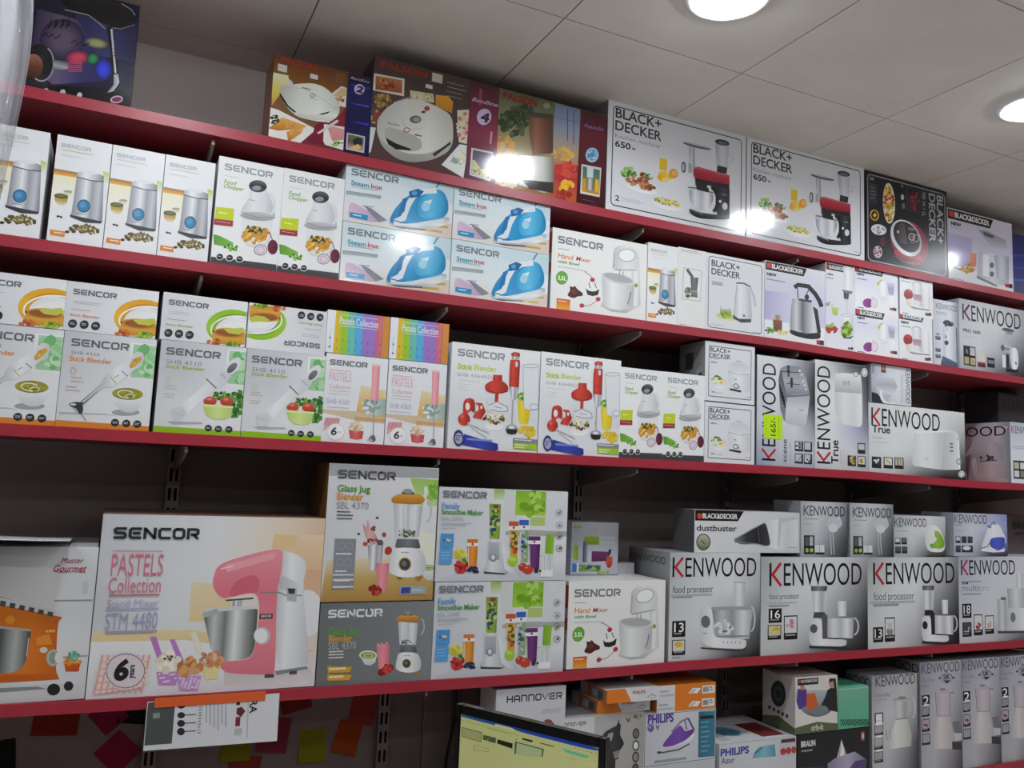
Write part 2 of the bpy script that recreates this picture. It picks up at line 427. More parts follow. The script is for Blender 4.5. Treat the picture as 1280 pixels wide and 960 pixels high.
# ------------------------------------------------------------------ artwork: one drafting function per kind of carton
METAL = ('h', '8a8c94', 'b9bbc2', 'eceef1', 'a2a4ac', 'c9cbd1', '797b83')
PEARL = ('h', 'd9dadc', 'f3f4f5', 'e6e7e9', 'c6c8cb')
LEAF = ['4f8c2c', '6fb03a', '8cc84c', '3c7426']
def art_dryer():
    a = Art((130,-60,670,30,615,520,70,385), 0.205, 0.245, ('h','1a1a2e','20203f','14143a','16163c'), 3, 'foil')
    a.p('holographic_panel')
    a.f([130,60,420,120,480,200,470,380,200,380,90,300], ('h','33304a','6a5a78','38366a','242456'))
    a.f([300,60,660,110,640,300,430,260], ('h','2c2c52','3a3c70','1c1c48'))
    a.f([80,370,640,430,620,520,66,420], '0c0c14')
    a.soft(250,190,110,90,'66586e','2a2548'); a.soft(425,205,70,26,'a8a878','2a2548',8)
    a.soft(325,268,66,34,'d84668','2a2548')
    a.soft(405,275,34,28,'2f9a5a','2a2548'); a.soft(462,325,48,52,'3448f0','20204c')
    a.p('product_picture')
    a.f([250,0,300,8,420,0,560,20,640,70,640,110,600,140,530,148,500,130,440,110,300,60,240,30], ('v','2a2a30','0e0e12','1c1c22'))
    a.l([260,60,380,80,430,110,470,140], 4, 'a8b0b8'); a.l([560,22,620,50,640,75], 5, '9aa2a8'); a.l([500,135,560,140,636,120], 4, '8a9098')
    a.f([480,130,512,135,540,330,545,350,520,350,512,320], ('h','18181c','0e0e10')); a.l([505,140,530,345], 11, 'c8cccf')
    for i in range(5): a.e(524, 200+16*i, 6, 4, '8a2438')
    a.f([520,350,545,350,552,390,520,430,480,436,520,400], ('h','6a7078','c0c4c8')); a.l([522,355,545,375,540,405,495,432], 3, 'e0e0e0')
    a.e(140,290,66,84,('h','0c0c0e','2a2a2e','101012')); a.arc(150,290,56,74,6,'a0a4a8',-60,200); a.e(110,300,44,52,('v','a07058','6a3a2a','3a2018'))
    a.f([200,275,275,288,275,318,205,322], ('v','55585e','a8acb0','303236'))
    for i in range(6): a.l([276,282+9*i,350,290+8*i], 4, 'd05070')
    a.p('brand_lettering')
    for x in (180, 210, 240, 268): a.l([x,140,x+16,95,x+12,130], 7, '0a0a10')
    a.l([150,175,170,160,180,180,200,165,215,185,240,170],4,'1c1424'); a.l([290,205,315,190,322,214,345,196,355,218,385,205],4,'1c1424')
    a.p('caption')
    for x, y in ((168,408),(250,418),(335,436)): a.e(x, y, 14, 12, 'c8c8cc')
    a.lines(180,412,400,448, 1, '8a8a90'); a.e(538,470,36,18,'c8b8c8'); a.e(538,470,28,12,'7a3050')
    return a
def toast(a, pts, c0='d89a4a', n=16, cx=0, cy=0, r=30):
    a.f(pts, ('v', 'e6ad5c', c0, 'b87430')); a.b(cx, cy, r, r*.6, ['e8b870','c47c34','d49448'], n, 8)
def art_palson2():
    a = Art((75,55,890,215,850,930,40,738), 0.245, 0.212, ('v','6e3a1e','8a5a24','7a5a3a','7a2838'), 4, 'gloss')
    a.p('food_picture')
    a.f([60,205,180,225,190,300,110,400,60,480], ('v','e4e4c0','dccb60','c88a50')); a.f([640,300,655,300,650,560,640,800,300,790,420,600,640,540], ('v','7a2434','8c2030','742034'))
    a.f([45,490,110,510,390,660,385,690,262,802,40,720], 'eceae4'); toast(a, [40,660,140,570,330,640,300,665,110,680], cx=180, cy=630, r=60); toast(a, [175,690,310,650,290,700,190,775], cx=230, cy=700, r=40)
    a.b(85,590,30,36,['2c3a2c','20281e','3c4c34'],20,10)
    a.f([520,370,610,295,656,310,650,480,600,470], 'e8e4dc'); a.f([545,380,610,310,655,320,650,380,580,390], 'd8c090'); a.b(600,420,46,30,['b04a30','d8a040','6a3a20'],24,9,30)
    a.f([470,625,640,650,632,850,480,800,465,770], 'ece8e4'); a.f([500,660,520,640,640,670,640,760,540,770], ('v','e0a0a0','d08888')); a.b(575,790,50,22,LEAF,26,9)
    a.f([412,700,570,590,588,590,585,610,430,710], 'd8d4d0')
    a.p('product_picture')
    a.f([115,340,130,315,260,290,380,280,470,310,540,370,590,450,600,500,585,560,530,600,480,610,400,600,260,570,180,500,120,390], ('h','b4b8ac','e2e6dc','f0f2ea','d6d8d0'))
    a.f([180,250,215,280,215,300,175,310], 'd8dad0'); a.l([118,380,180,480,240,530], 14, '24283a'); a.l([130,325,300,330,470,420,540,480], 4, 'bcc0b4')
    a.f([240,520,330,545,470,545,540,500,545,470,590,480,580,560,500,590,380,595,260,565], ('v','c6cabe','f2f4ec','c8ccc0')); a.f([420,545,520,515,500,535,450,548], '2c2c30')
    a.r(290,318,358,340,'8a2430'); a.e(372,388,22,16,'e8e8e0'); a.arc(372,388,18,13,5,'404040'); a.lines(355,408,430,425,1,'808080'); a.f([475,590,525,590,515,615,485,612],'d8dcd2')
    a.p('caption'); a.t('PALSON', 120,75,400,165, 'a83a24', .03); a.r(352,200,412,252,'e8e4dc'); a.r(100,132,168,205,'d8d4c8')
    for i in range(4): a.lines(560,185+22*i,650,200+22*i,1,'b09058')
    a.p('side_panel')
    a.f([668,180,892,212,850,930,632,860], ('v','0c0c24','1c1c5c','16164a','1a1a50','101030'))
    a.f([690,440,850,460,850,480,720,450], '4a48d0'); a.f([700,600,850,620,850,640,740,615], '3c3cc0'); a.f([690,270,860,300,855,320,700,290], '3434a8')
    a.e(765,318,46,46,'c8b8e0'); a.t('2', 738,285,792,350,'20183c',.05,.2); a.t('Bandline', 690,205,850,250,'c8c0d0',0,.3)
    a.r(662,700,812,880,'d0c8e0'); a.r(672,712,802,868,('v','5a7a3a','6a4a58','c8a888')); a.e(755,780,42,36,'2a2a34'); a.f([690,830,760,800,790,830,740,862], 'e0c070')
    return a
def art_palson4():
    a = Art((60,60,890,270,870,945,25,740), 0.35, 0.278, ('v','4a3a34','50423c','4c4444','5c3a3e'), 5, 'gloss')
    a.p('food_picture')
    a.f([55,180,250,215,248,330,50,290], 'e4dcd4'); a.f([65,195,235,225,235,310,65,285], ('v','c07a50','9a4a2c')); a.b(140,245,60,26,['b8683c','8a3a20','d89060'],30,12)
    a.b(110,360,55,40,['b09048','8a6a30','c8a860'],30,14); a.b(70,460,30,60,['9a4038','b8a078','6a5030'],34,12)
    a.f([285,290,440,315,445,375,290,345], 'd8d0a8'); a.b(370,335,60,20,['e4e0c0','b8b080'],18,10); a.f([455,320,540,330,572,370,565,445,455,395], ('v','e8a838','c88420'))
    a.f([600,425,685,420,670,655,615,640], 'e4dcc4'); a.b(640,530,34,90,['e8c8a8','c8788c','b8c070','e4e0c8'],50,14); a.f([500,790,620,655,680,665,650,885], 'e8ecea'); a.f([560,770,580,735,620,775,600,790], '9aa8a8'); a.b(630,740,26,50,['e8e4b8','f0f0e0','c8c890'],24,12)
    a.f([35,530,70,535,40,690,28,700], 'd8dcd8')
    a.p('product_picture')
    a.f([75,560,80,480,130,410,220,350,330,345,450,390,570,460,578,640,540,710,430,760,300,770,200,740,110,660], ('v','d6d6ce','c4c4bc','9c9c94'))
    a.f([78,540,84,480,134,412,222,354,330,350,450,394,568,466,570,600,520,670,400,715,280,712,160,660,95,600], ('h','bdbdb6','d9d9d2','e2e2da','c9c9c2'))
    a.f([120,545,160,530,300,580,365,620,370,680,300,700,180,670,130,610], 'b4b4aa'); a.f([130,600,200,640,300,680,290,688,200,680,150,645], '1c1c1c')
    a.f([440,715,560,635,560,655,450,735], '3a3a3a'); a.l([180,372,290,335,300,345], 8, 'a0a098')
    a.e(398,412,18,16,'b8402c'); a.e(375,435,14,8,'383838'); a.e(324,484,38,26,'6a6a66'); a.e(330,484,24,16,'a0a09c'); a.arc(320,490,80,60,3,'a8a8a0',60,200); a.arc(268,553,20,14,5,'8a3830'); a.lines(320,580,370,612,1,'404040'); a.t('Bandline', 145,495,220,530,'5a5a55',0,.2)
    a.p('caption'); a.t('PALSON', 95,95,395,205, '9a3024', .04); a.r(388,248,432,285,'e0dcd4'); a.r(430,172,497,248,'cfcac0')
    for i in range(4): a.lines(530,235+30*i,670,262+30*i,1,'c8d8d8')
    a.p('side_panel')
    a.f([690,225,892,270,870,945,660,885], ('v','4c2430','742a42','8c3450','6c2438','5a2034'))
    a.f([750,280,770,282,766,400,745,396], 'a04060'); a.e(785,472,50,56,'cfc4de',10); a.t('4', 758,438,815,512,'3a2040',.05,.15); a.t('Bandline', 700,335,875,400,'d8c8dc',0,.3); a.f([830,570,845,575,838,660,826,655], 'd890a8')
    a.f([700,680,852,715,835,915,690,865], 'dcd0dc'); a.f([712,695,842,725,826,900,702,855], ('v','5c5468','706880')); a.f([705,760,730,770,760,820,825,860,810,900,705,850], 'd8d0a0'); a.b(755,840,45,22,['e8e0b0','b8b070','8a8848'],24,9)
    return a
def art_palsonb():
    a = Art((80,115,590,235,585,690,72,578), 0.343, 0.28, ('v','5e6246','8a8a6a','b09a62','a8743e'), 6, 'gloss')
    a.p('food_picture')
    a.b(150,280,60,60,['3c4a2c','5a6840','2c381e'],50,16); a.b(190,230,50,40,['4a5636','384428'],30,14); a.l([120,220,180,300], 8, '2c381e'); a.l([150,210,190,300], 8, '3a4628')
    a.b(110,420,40,80,['e0a048','c88030','d8b868'],40,18); a.b(120,560,50,26,['d8c890','b06040','c8a040','e8e0b0'],34,13); a.e(130,582,24,14,'c8cc90'); a.e(130,582,14,8,'a8ac60')
    a.f([340,180,462,210,455,660,330,630], ('v','7888a8','98a0b8','b8a078','b83c34','c06038')); a.l([400,205,402,360],4,'4a5878'); a.l([430,212,432,380],4,'4a5878'); a.l([350,250,455,272],3,'58688a')
    a.b(400,520,50,46,['c83a34','b83040','d85040'],24,22); a.b(405,575,30,20,['e8b030','f0c040'],14,14); a.b(385,420,50,30,['d8a850','e0b868'],20,14); a.b(380,625,40,22,['b83830','9a2c28'],14,16)
    a.p('product_picture')
    a.f([215,240,330,255,335,420,240,430,220,300], ('h','6a4a3a','9a6850','7a4c3c','4c4038')); a.f([205,225,330,235,332,262,212,250], ('v','3a3c34','55584c')); a.f([180,430,335,440,345,600,300,610,180,570,170,500], ('h','c8c8c0','f0f0e8','dcdcd4','686860')); a.f([190,545,340,560,340,610,230,590], '34302c')
    a.p('caption'); a.t('PALSON', 98,133,255,200,'8c2c20',.05); a.e(300,195,16,14,'9a9a70')
    a.p('side_panel')
    a.f([462,208,590,237,585,690,450,662], ('v','4a1c24','6a2030','5a1c28','4c1824','3c1420'))
    a.t('Aquadin', 478,272,572,312,'9a7ac8',0,.3); a.e(522,428,32,36,'9cc8e0'); a.e(522,428,22,25,'5a98c8'); a.b(522,428,20,22,['d8e8f0','4a88b8'],12,6)
    a.f([472,472,568,490,562,632,468,612], 'd8d8d0'); a.r(478,482,560,622,('v','4c6a80','6a8048','c08c34')); a.f([498,485,530,490,528,540,500,536],'d0dce0'); a.f([500,540,530,544,530,600,498,596],('h','5a5c60','d8d8d8','404244')); a.r(540,545,556,610,'e8b030'); a.r(480,540,494,605,'d89a28'); a.lines(480,640,560,660,1,'9a7080')
    return a
def salad(a, cx, cy, rx, ry, rot, cols, n=46, r=11):
    a.e(cx, cy+ry*.25, rx, ry, ('v','d4d6da','fafafa'), rot); a.b(cx, cy-ry*.25, rx*.82, ry*.62, cols, n, r, rot)
MEAT = ['9a5a3a','b8744c','7c4630','c88c60','8a4c34']
def art_bdkitchen():
    a = Art((28,20,952,245,935,945,5,765), 0.511, 0.334, 'e4e5ea', 7, 'gloss')
    a.frame(0.018, 0.0032, '34363c', 0.012)
    a.bd(75,80,378,272); a.t('Kitchen machine', 70,254,366,330,'8791a8',0); a.p('caption'); a.t('650', 70,300,172,350,'3c4046',.03); a.t('w', 180,340,207,360,'3c4046',.03)
    a.t('2', 70,668,97,707,'3c4046',.02); a.lines(105,678,262,740,3,'c2c6d0')
    a.p('food_picture'); a.l([362,405,362,500],3,'f4e8b0'); a.f([365,410,416,422,412,498,362,492], ('v','f0cf3a','e8b818')); a.b(400,535,42,34,['f0c838','f4d860','e8b020'],26,15); a.e(455,516,32,34,'eda43c',12); a.e(462,510,18,20,'f4bc68')
    salad(a,235,600,118,36,17,MEAT,44,15); a.b(160,515,48,36,LEAF+['a8d070'],30,13); a.b(290,540,46,14,LEAF,14,8,30); a.b(240,555,60,34,MEAT,30,16,20)
    salad(a,410,715,106,34,14,['e8c860','f0dc90','90b848','d8d0a0','7aa838'],60,11)
    a.p('product_picture')
    a.e(615,325,98,13,('v','8a8e94','50545a'),12); a.e(620,318,80,6,'c8ccd2',12); a.f([562,328,600,336,600,468,566,460], METAL); a.f([510,440,540,432,600,462,600,505,540,512,508,480], METAL); a.e(522,472,16,38,'5a5e64'); a.e(520,472,9,26,'b8bcc2')
    a.f([740,292,832,312,822,470,750,454], ('h','b4b8c4','dfe2ea','c4c8d2')); a.e(786,296,50,20,'3a3c42',10); a.e(786,300,34,10,'6a6e76',10); a.l([832,380,858,400,850,430,826,430],5,'c0c4cc'); a.f([752,452,818,468,812,512,746,498], '36383e')
    a.f([600,545,830,583,830,640,740,625,690,600,600,590], ('v','1c1c20','34363a')); a.f([740,600,832,612,828,815,750,800,735,740], ('h','1a1b1f','3c3e44','26272b'))
    a.f([590,480,618,465,832,520,832,584,600,548,588,520], ('v','c04a58','b02c40','8c1c30')); a.l([600,470,830,522],4,'d87884')
    a.f([556,612,716,640,722,690,690,750,640,765,590,742,562,690], ('h','9a9ea6','e8eaee','c2c4ca','f0f1f3','8a8d94')); a.l([552,606,640,614,720,642],8,'70747a'); a.f([600,560,690,575,690,640,610,622],'2a2c30'); a.r(680,590,705,612,'d8dade')
    a.arc(690,690,60,90,22,'1c1d20',-70,60); a.f([556,745,640,778,828,798,825,820,650,818,600,805,560,780], ('v','3e4046','16171a')); a.l([560,752,650,786],6,'8a8e96')
    a.e(798,730,18,24,'dcdee2'); a.e(766,698,9,10,'e8e8ea'); a.r(778,645,810,660,'7a7e86'); a.p('caption'); a.lines(848,865,905,885,1,'a0a4b0')
    return a
def art_multi():
    a = Art((35,40,722,222,712,940,12,800), 0.407, 0.323, '191a20', 8, 'satin')
    a.frame(0.010, 0.0032, 'b6b9c0', 0.016)
    a.bd(565,225,690,655,'b9bcc4',-90); a.p('caption'); a.t('700 W / 1L', 505,210,545,425,'9aa0a8',.02,0,-90)
    a.p('food_picture'); a.e(226,312,52,168,('h','d8d4b8','f4f0d8')); a.b(228,310,42,145,['e8b828','c8501c','b03c18','a8b838','f0d050'],90,13)
    a.e(98,410,38,46,'d8a030',-10); a.e(98,410,28,36,'1c1a18'); a.f([84,410,104,390,116,410,96,432],'e8b838'); a.e(130,530,66,44,'e0e0e4',10); a.b(130,530,50,30,['a8a0a8','c8c4c8','8a7c84'],26,10); a.e(160,630,22,40,'5a2c2c'); a.e(115,715,38,50,'c8c4c8'); a.b(115,715,30,40,['9a4c54','e0d8dc','7a3c44'],20,10)
    a.f([375,165,498,215,490,395,378,360], ('h','4a4c54','2c2c34')); a.f([385,178,488,218,480,385,388,352], '1c1418'); a.b(440,285,46,80,['7a2838','5a1c28','8c3444'],30,16)
    a.p('product_picture')
    a.e(390,640,150,195,('h','8c2438','c04058','a83048','701c30'),-30); a.e(370,740,120,58,('v','5a1c28','b8485a','30181c'),14); a.e(362,600,118,165,('h','c8ccd2','f2f4f6','9a9ea6'),-33); a.e(366,590,98,142,'26242a',-33); a.f([290,490,350,470,370,650,300,640],('h','3c3236','6a5a60')); a.r(285,535,302,560,'c8ccd0')
    a.arc(410,590,24,28,6,'dcdee2'); a.arc(446,600,24,30,6,'b8bac0'); a.e(410,590,12,14,'b83850'); a.lines(380,510,440,550,2,'b8b0b8'); a.lines(390,630,430,650,1,'9a9aa0'); a.l([250,745,330,795,430,805],6,'8a8e94')
    a.p('caption'); a.f([60,140,128,160,122,322,55,300], '34363e'); a.t('2', 72,92,98,125,'c8ccd4',.03,0,-90); a.lines(68,170,118,300,4,'6a7078'); a.e(342,262,14,24,'c8ccd4'); a.e(348,335,14,26,'787c84'); a.e(342,170,10,14,'787c84')
    return a
def art_bdproc():
    a = Art((240,212,660,320,672,788,245,698), 0.36, 0.268, ('v','e8e6ee','d4cfe6','dcd8ec','eeedf0'), 9, 'gloss')
    a.p('scenery'); a.f([245,600,400,640,672,720,672,790,245,700], 'eceef0'); a.f([240,380,400,420,400,620,245,590], ('v','c0b8dc','a8a0cc'))
    a.bdold(242,218,540,358); a.t('NEW', 262,305,330,328,'2c2c34',.06); a.lines(262,342,352,366,1,'6a6a78')
    a.p('product_picture'); a.f([445,500,540,520,640,540,640,740,560,735,430,670], ('h','c0c4d0','e4e6ee','b4b8c6')); a.f([470,525,512,530,508,680,470,670], 'f6f7fa'); a.f([545,530,640,545,640,700,560,690], ('h','b0b4c2','dcdfe8','9a9eae')); a.f([440,360,500,370,620,430,630,490,520,470], ('v','9a9ea8','c8ccd6')); a.f([470,370,540,400,540,420,480,400],'5a5e68'); a.f([430,670,560,735,560,748,428,688],'8a8e9c'); a.e(528,600,14,20,'787c8c'); a.e(528,660,14,18,'787c8c')
    a.p('food_picture'); a.f([388,515,428,520,424,610,384,600], ('v','e89868','d87c4c')); a.e(360,640,76,30,'f0f0f2',10); a.b(370,625,50,30,['d8a030','e8b848','8a8428','c07c28'],50,9); a.l([280,615,330,635],6,'5a6a2c')
    a.p('caption'); a.r(262,686,342,706,'3a3a44'); a.r(615,725,640,752,'c0303c'); a.r(640,725,664,758,'33343c')
    return a
def art_grinder():
    a = Art((650,138,950,190,897,775,592,737), 0.107, 0.237, 'eff0f2', 10)
    a.p('food_picture'); a.f([632,330,770,352,768,382,630,362], ('v','8a7a60','d89038','f0b850')); a.f([630,362,768,382,760,560,606,540], ('v','f2edcc','f4f2e6','f0f1f2')); a.f([900,340,930,350,925,420,900,400], ('v','bcd850','f0f2ee'))
    a.e(708,460,24,9,'a8a890'); a.f([688,462,730,466,722,482,696,480],('v','d8d8b8','e8e4d0')); a.f([634,482,710,490,704,520,684,538,656,534,638,514], ('v','9a9058','c8a860','e8dcb8')); a.e(672,484,38,14,'55582c',6); a.e(672,482,26,8,'7a7a3c',6)
    a.e(656,598,9,6,'4a3c2c'); a.e(672,602,9,6,'5a4a34',30)
    a.b(800,668,80,24,['6a5a2c','8a7838','55451f','a09050'],70,9,4); a.e(706,684,12,8,'3c3424'); a.e(742,682,12,8,'4c4028')
    a.p('product_picture'); a.f([756,372,903,398,898,600,896,628,722,594,730,570], METAL); a.f([720,588,896,622,890,634,800,630,722,600], '3c3e44'); a.e(830,368,74,24,('h','c8cad0','f4f5f7','a0a2a8'),8); a.f([757,350,812,344,904,368,903,400,757,376], ('h','b4b6bc','f4f5f8','c8cacf','8a8c92')); a.l([757,376,830,394,903,401],5,'3a3c42'); a.e(826,350,50,10,'e8eaee',8)
    a.e(795,538,36,37,'24587c'); a.e(795,538,30,31,'3d85b4'); a.e(790,532,18,18,'5a9cc8'); a.lines(755,575,812,592,1,'6a6c74')
    a.p('caption'); a.r(614,672,692,712,'e38c30'); a.lines(634,684,684,702,1,'fff4e0')
    a.sencor(672,186,832,238,'c6c8ce'); a.lines(672,222,858,258,1,'e2b878'); a.lines(668,250,800,274,1,'c4c8d0')
    return a
def art_chopper():
    a = Art((105,65,480,135,443,738,60,680), 0.148, 0.257, 'f1f2f2', 11)
    a.sencor(138,108,412,196,'9c9ea4'); a.lines(136,176,236,200,1,'b8bac0'); a.t('Food', 134,200,200,236,'7fb02c',.02,.2); a.t('Chopper', 130,226,246,268,'7fb02c',.02,.2)
    a.p('food_picture'); a.f([76,515,110,522,190,562,192,584,130,582,80,572], ('h','5c9c30','86c04a')); a.b(184,590,44,15,LEAF,20,9,8)
    a.f([236,400,420,425,405,560,372,600,270,585,240,530], 'e9ebec'); a.b(320,520,76,46,['e0a43a','c98a2c','f2c24c','d89434'],70,13); a.b(310,488,64,18,['5c6420','8a7a28','3c441c'],22,9,6); a.arc(322,505,88,84,3,'c4c8ca',10,170)
    a.e(350,606,40,34,'e6dce4'); a.arc(350,606,36,30,4,'8a5c7c'); a.arc(350,606,22,18,3,'b898b0'); a.e(420,590,30,42,('h','7c2c44','50182c')); a.l([420,556,404,512,396,500],5,'6a3440')
    a.p('product_picture'); a.f([284,262,300,270,378,262,402,300,432,400,428,418,330,420,228,384,262,330,278,300], ('h','cfd1d3','ebecee','e0e1e3','bfc1c4')); a.arc(392,345,34,62,15,'e4e6e8',-85,80); a.e(330,412,102,24,('v','c8cacc','9ea0a4'),5); a.l([232,385,330,420,432,418],3,'7c7e82')
    a.e(328,240,52,35,('v','6a6a6e','2c2c30','55555a'),5); a.e(322,250,26,14,'9c9ca2'); a.lines(280,315,320,330,1,'8a8c90')
    a.p('caption'); a.f([88,358,194,368,188,438,82,428],'c9d62c'); a.lines(105,385,170,412,1,'eef0a0'); a.f([80,425,188,438,186,470,78,458],'a43440'); a.lines(92,438,176,458,1,'f0d0d0')
    a.p('base_band'); a.f([64,642,443,692,443,742,60,684],'454749')
    for x, y in ((114,643),(171,650),(228,658)): a.e(x,y,23,20,'f4f4f4'); a.e(x,y,19,17,'2a2a2c'); a.lines(x-12,y-6,x+12,y+6,1,'d8d8d8')
    return a
def art_iron():
    a = Art((422,610,932,700,925,965,410,888), 0.286, 0.1505, ('v','d3e6ec','dfecf0','e8eef0','e6e0da'), 12, 'gloss')
    a.p('scenery'); a.f([560,640,932,705,932,800,700,720], ('h','dcecf0','c6dde6')); a.f([780,905,925,890,925,968,700,935], 'e0cfc8'); a.f([765,915,880,928,880,938,765,926],'c8b055'); a.f([850,900,910,905,910,915,850,910],'c8b055'); a.l([870,688,848,722],9,'58a0bc'); a.l([846,722,800,760],4,'9cc8d8')
    a.p('cloth_picture'); a.f([440,800,470,808,520,838,600,872,620,886,560,896,430,876], ('h','e0c4de','cdb4d0','b4a8bc')); a.f([505,815,545,830,620,884,580,894,545,860], '8c8e98'); a.l([500,818,552,822],4,'8c90a0')
    a.p('product_picture'); a.f([620,900,640,880,900,858,916,868,912,884,880,906,800,922,690,917], ('v','a9b4bc','eef2f4','9aa6ae')); a.f([624,908,690,922,800,927,800,920,690,914],'5c6068')
    a.f([628,882,652,830,700,775,756,738,830,722,885,740,908,790,908,838,884,868,740,896,640,900], ('h','2c88c0','3aa4da','2d94cc','48b4e2','2684b8')); a.f([760,800,790,762,850,742,885,765,890,820,850,862,770,872], ('h','3aa8da','66c4ec','3a9cd0')); a.f([790,790,830,780,822,800,800,812],'dff0f8')
    a.l([652,892,696,870,716,810,742,764,790,742,850,736],26,'e9eff3'); a.l([650,900,760,905,890,876],11,'dfe8ee'); a.f([718,745,760,730,790,742,770,768,724,776],'2c6ea4'); a.e(745,752,13,10,'5aa8dc'); a.l([640,880,700,895,720,890],5,'2f6fa8'); a.e(800,815,20,22,'a8daf0'); a.f([690,780,712,770,700,840,664,872],'2d7cb8')
    a.sencor(446,640,668,708,'858b93'); a.t('Steam', 446,697,530,732,'3f9cc0',.02); a.t('Iron', 540,712,590,742,'c03c50',.02); a.lines(446,722,590,758,1,'b8c4cc'); a.f([423,747,588,768,586,784,422,764],'a3aeb3'); a.lines(430,756,580,778,1,'d8e0e4')
    a.f([443,848,528,862,526,886,440,872],'3498c8'); a.lines(455,858,515,878,1,'e0f0f8')
    return a
def art_handmixer():
    a = Art((762,290,1245,378,1230,770,748,700), 0.314, 0.229, 'eeeeeb', 13)
    a.sencor(790,333,1016,406,'7c7e83'); a.lines(790,396,866,418,1,'a4a6ac'); a.t('Hand', 788,421,862,458,'e0812a',.015,.15); a.t('Mixer', 880,438,952,472,'c4442c',.005,.15); a.t('with Bowl', 786,455,894,484,'3f9432',.02,.15); a.lines(786,486,950,512,2,'b0b2b6')
    a.e(808,548,30,34,'4c8a2c'); a.e(808,548,27,31,'6cb03c'); a.t('3,5L', 788,536,830,562,'f4fae8',.03)
    a.p('food_picture'); a.f([832,636,850,612,846,588,864,596,872,586,888,608,914,624,912,640,890,640,866,652], '4a2420'); a.f([850,612,872,600,884,622,862,630],'6c3830'); a.f([926,594,996,606,990,634,962,640,936,632], '2a1c1c'); a.e(960,592,35,24,'eef0f0',8); a.l([944,570,950,600],4,'3a2424'); a.l([972,572,982,600],4,'3a2424'); a.l([920,515,950,535,962,550],3,'8a4450')
    for x, y in ((962,558),(990,655),(908,687)): a.e(x,y,12,11,'c02a48')
    a.l([918,690,950,685,984,664],3,'a06070'); a.f([782,650,850,658,848,712,780,702],('v','c44c28','e88a2c','f0b030')); a.lines(790,660,840,676,1,'fff0d8')
    a.p('product_picture'); a.f([1002,690,1060,718,1130,725,1205,690,1205,672,1010,668], ('v','e8e9ea','b4b6b8')); a.f([1160,440,1202,450,1205,690,1165,690], ('h','d0d2d3','f0f1f1','c8cacb')); a.f([1008,524,1176,576,1166,690,1100,712,1040,700,1015,680], ('h','c4c6c8','eff0f0','dcdddd','b8babc')); a.e(1092,552,88,26,'d4d6d7',14); a.e(1092,548,76,19,'b0b2b4',14)
    a.l([1100,510,1098,548],5,'a0a2a4'); a.l([1118,515,1116,550],5,'a0a2a4'); a.f([1068,400,1100,382,1160,384,1198,420,1204,480,1190,506,1110,512,1072,505], ('h','c9cbcc','e9eaea','d9dada')); a.e(1138,432,44,32,'f6f6f6'); a.arc(1138,432,44,32,5,'b4b6b8'); a.l([1075,420,1068,500],8,'b8babc'); a.l([1072,506,1190,508],4,'96989a'); a.l([1156,618,1150,650,1138,682],4,'4a4a4e'); a.e(1184,586,8,10,'8a9038')
    return a
def art_herb():
    a = Art((213,128,366,148,370,605,213,588), 0.103, 0.24, 'ecedeb', 14)
    a.p('product_picture'); a.f([243,245,346,258,343,440,238,430],'b4b6b6'); a.f([246,249,343,261,340,436,241,427],'eceded'); a.l([262,255,280,280,294,300],16,'55565a'); a.f([282,300,326,300,320,378,288,376], ('h','4a4b4e','7c7d80','3a3b3e')); a.f([290,376,322,380,324,418,286,412], ('v','9a9b9e','5a5b5e')); a.b(270,378,18,18,['6a7a5c','8a9a78','55624a'],20,8); a.b(276,410,16,10,['6a6c6c','4a4c4c'],12,6)
    a.p('caption'); a.lines(226,140,350,172,2,'b8baba'); a.lines(226,575,270,590,1,'b0b0b0')
    return a
def art_kettle_new():
    a = Art((375,162,715,220,705,645,370,605), 0.228, 0.2385, 'e6e7ec', 15)
    a.frame(0.010, 0.0022, '34363c', 0.010); a.bd(406,204,572,310); a.lines(404,308,488,326,1,'b4bac8'); a.t('2000', 406,328,470,357,'55585e',.01); a.lines(404,570,476,590,2,'b8bec8'); a.lines(640,612,690,626,1,'a0a4b0')
    a.p('food_picture'); a.e(490,532,58,20,('v','b0c850','dfe8b0'),8); a.f([456,480,520,486,520,520,500,540,470,538,456,512], ('v','c8d0c0','8aa82c','4c6a1c')); a.b(492,520,26,15,['8cb030','5a8020','b0d050'],20,7); a.e(488,482,33,7,'e0e4ea'); a.l([458,470,456,520],3,'9aa0a8')
    a.p('product_picture'); a.f([552,342,628,352,638,520,634,552,560,548,528,520,545,430], ('h','bfc3ca','eff0f3','e0e2e6','b6bac2')); a.l([548,338,592,338,632,358],7,'3c3e44'); a.l([630,362,652,420,658,470],8,'b8bcc6'); a.f([530,518,560,540,634,542,632,560,575,562,530,540], ('v','55585e','2c2e34')); a.l([552,346,540,460],3,'9a9ea8'); a.r(584,516,600,530,'7a7e88')
    return a
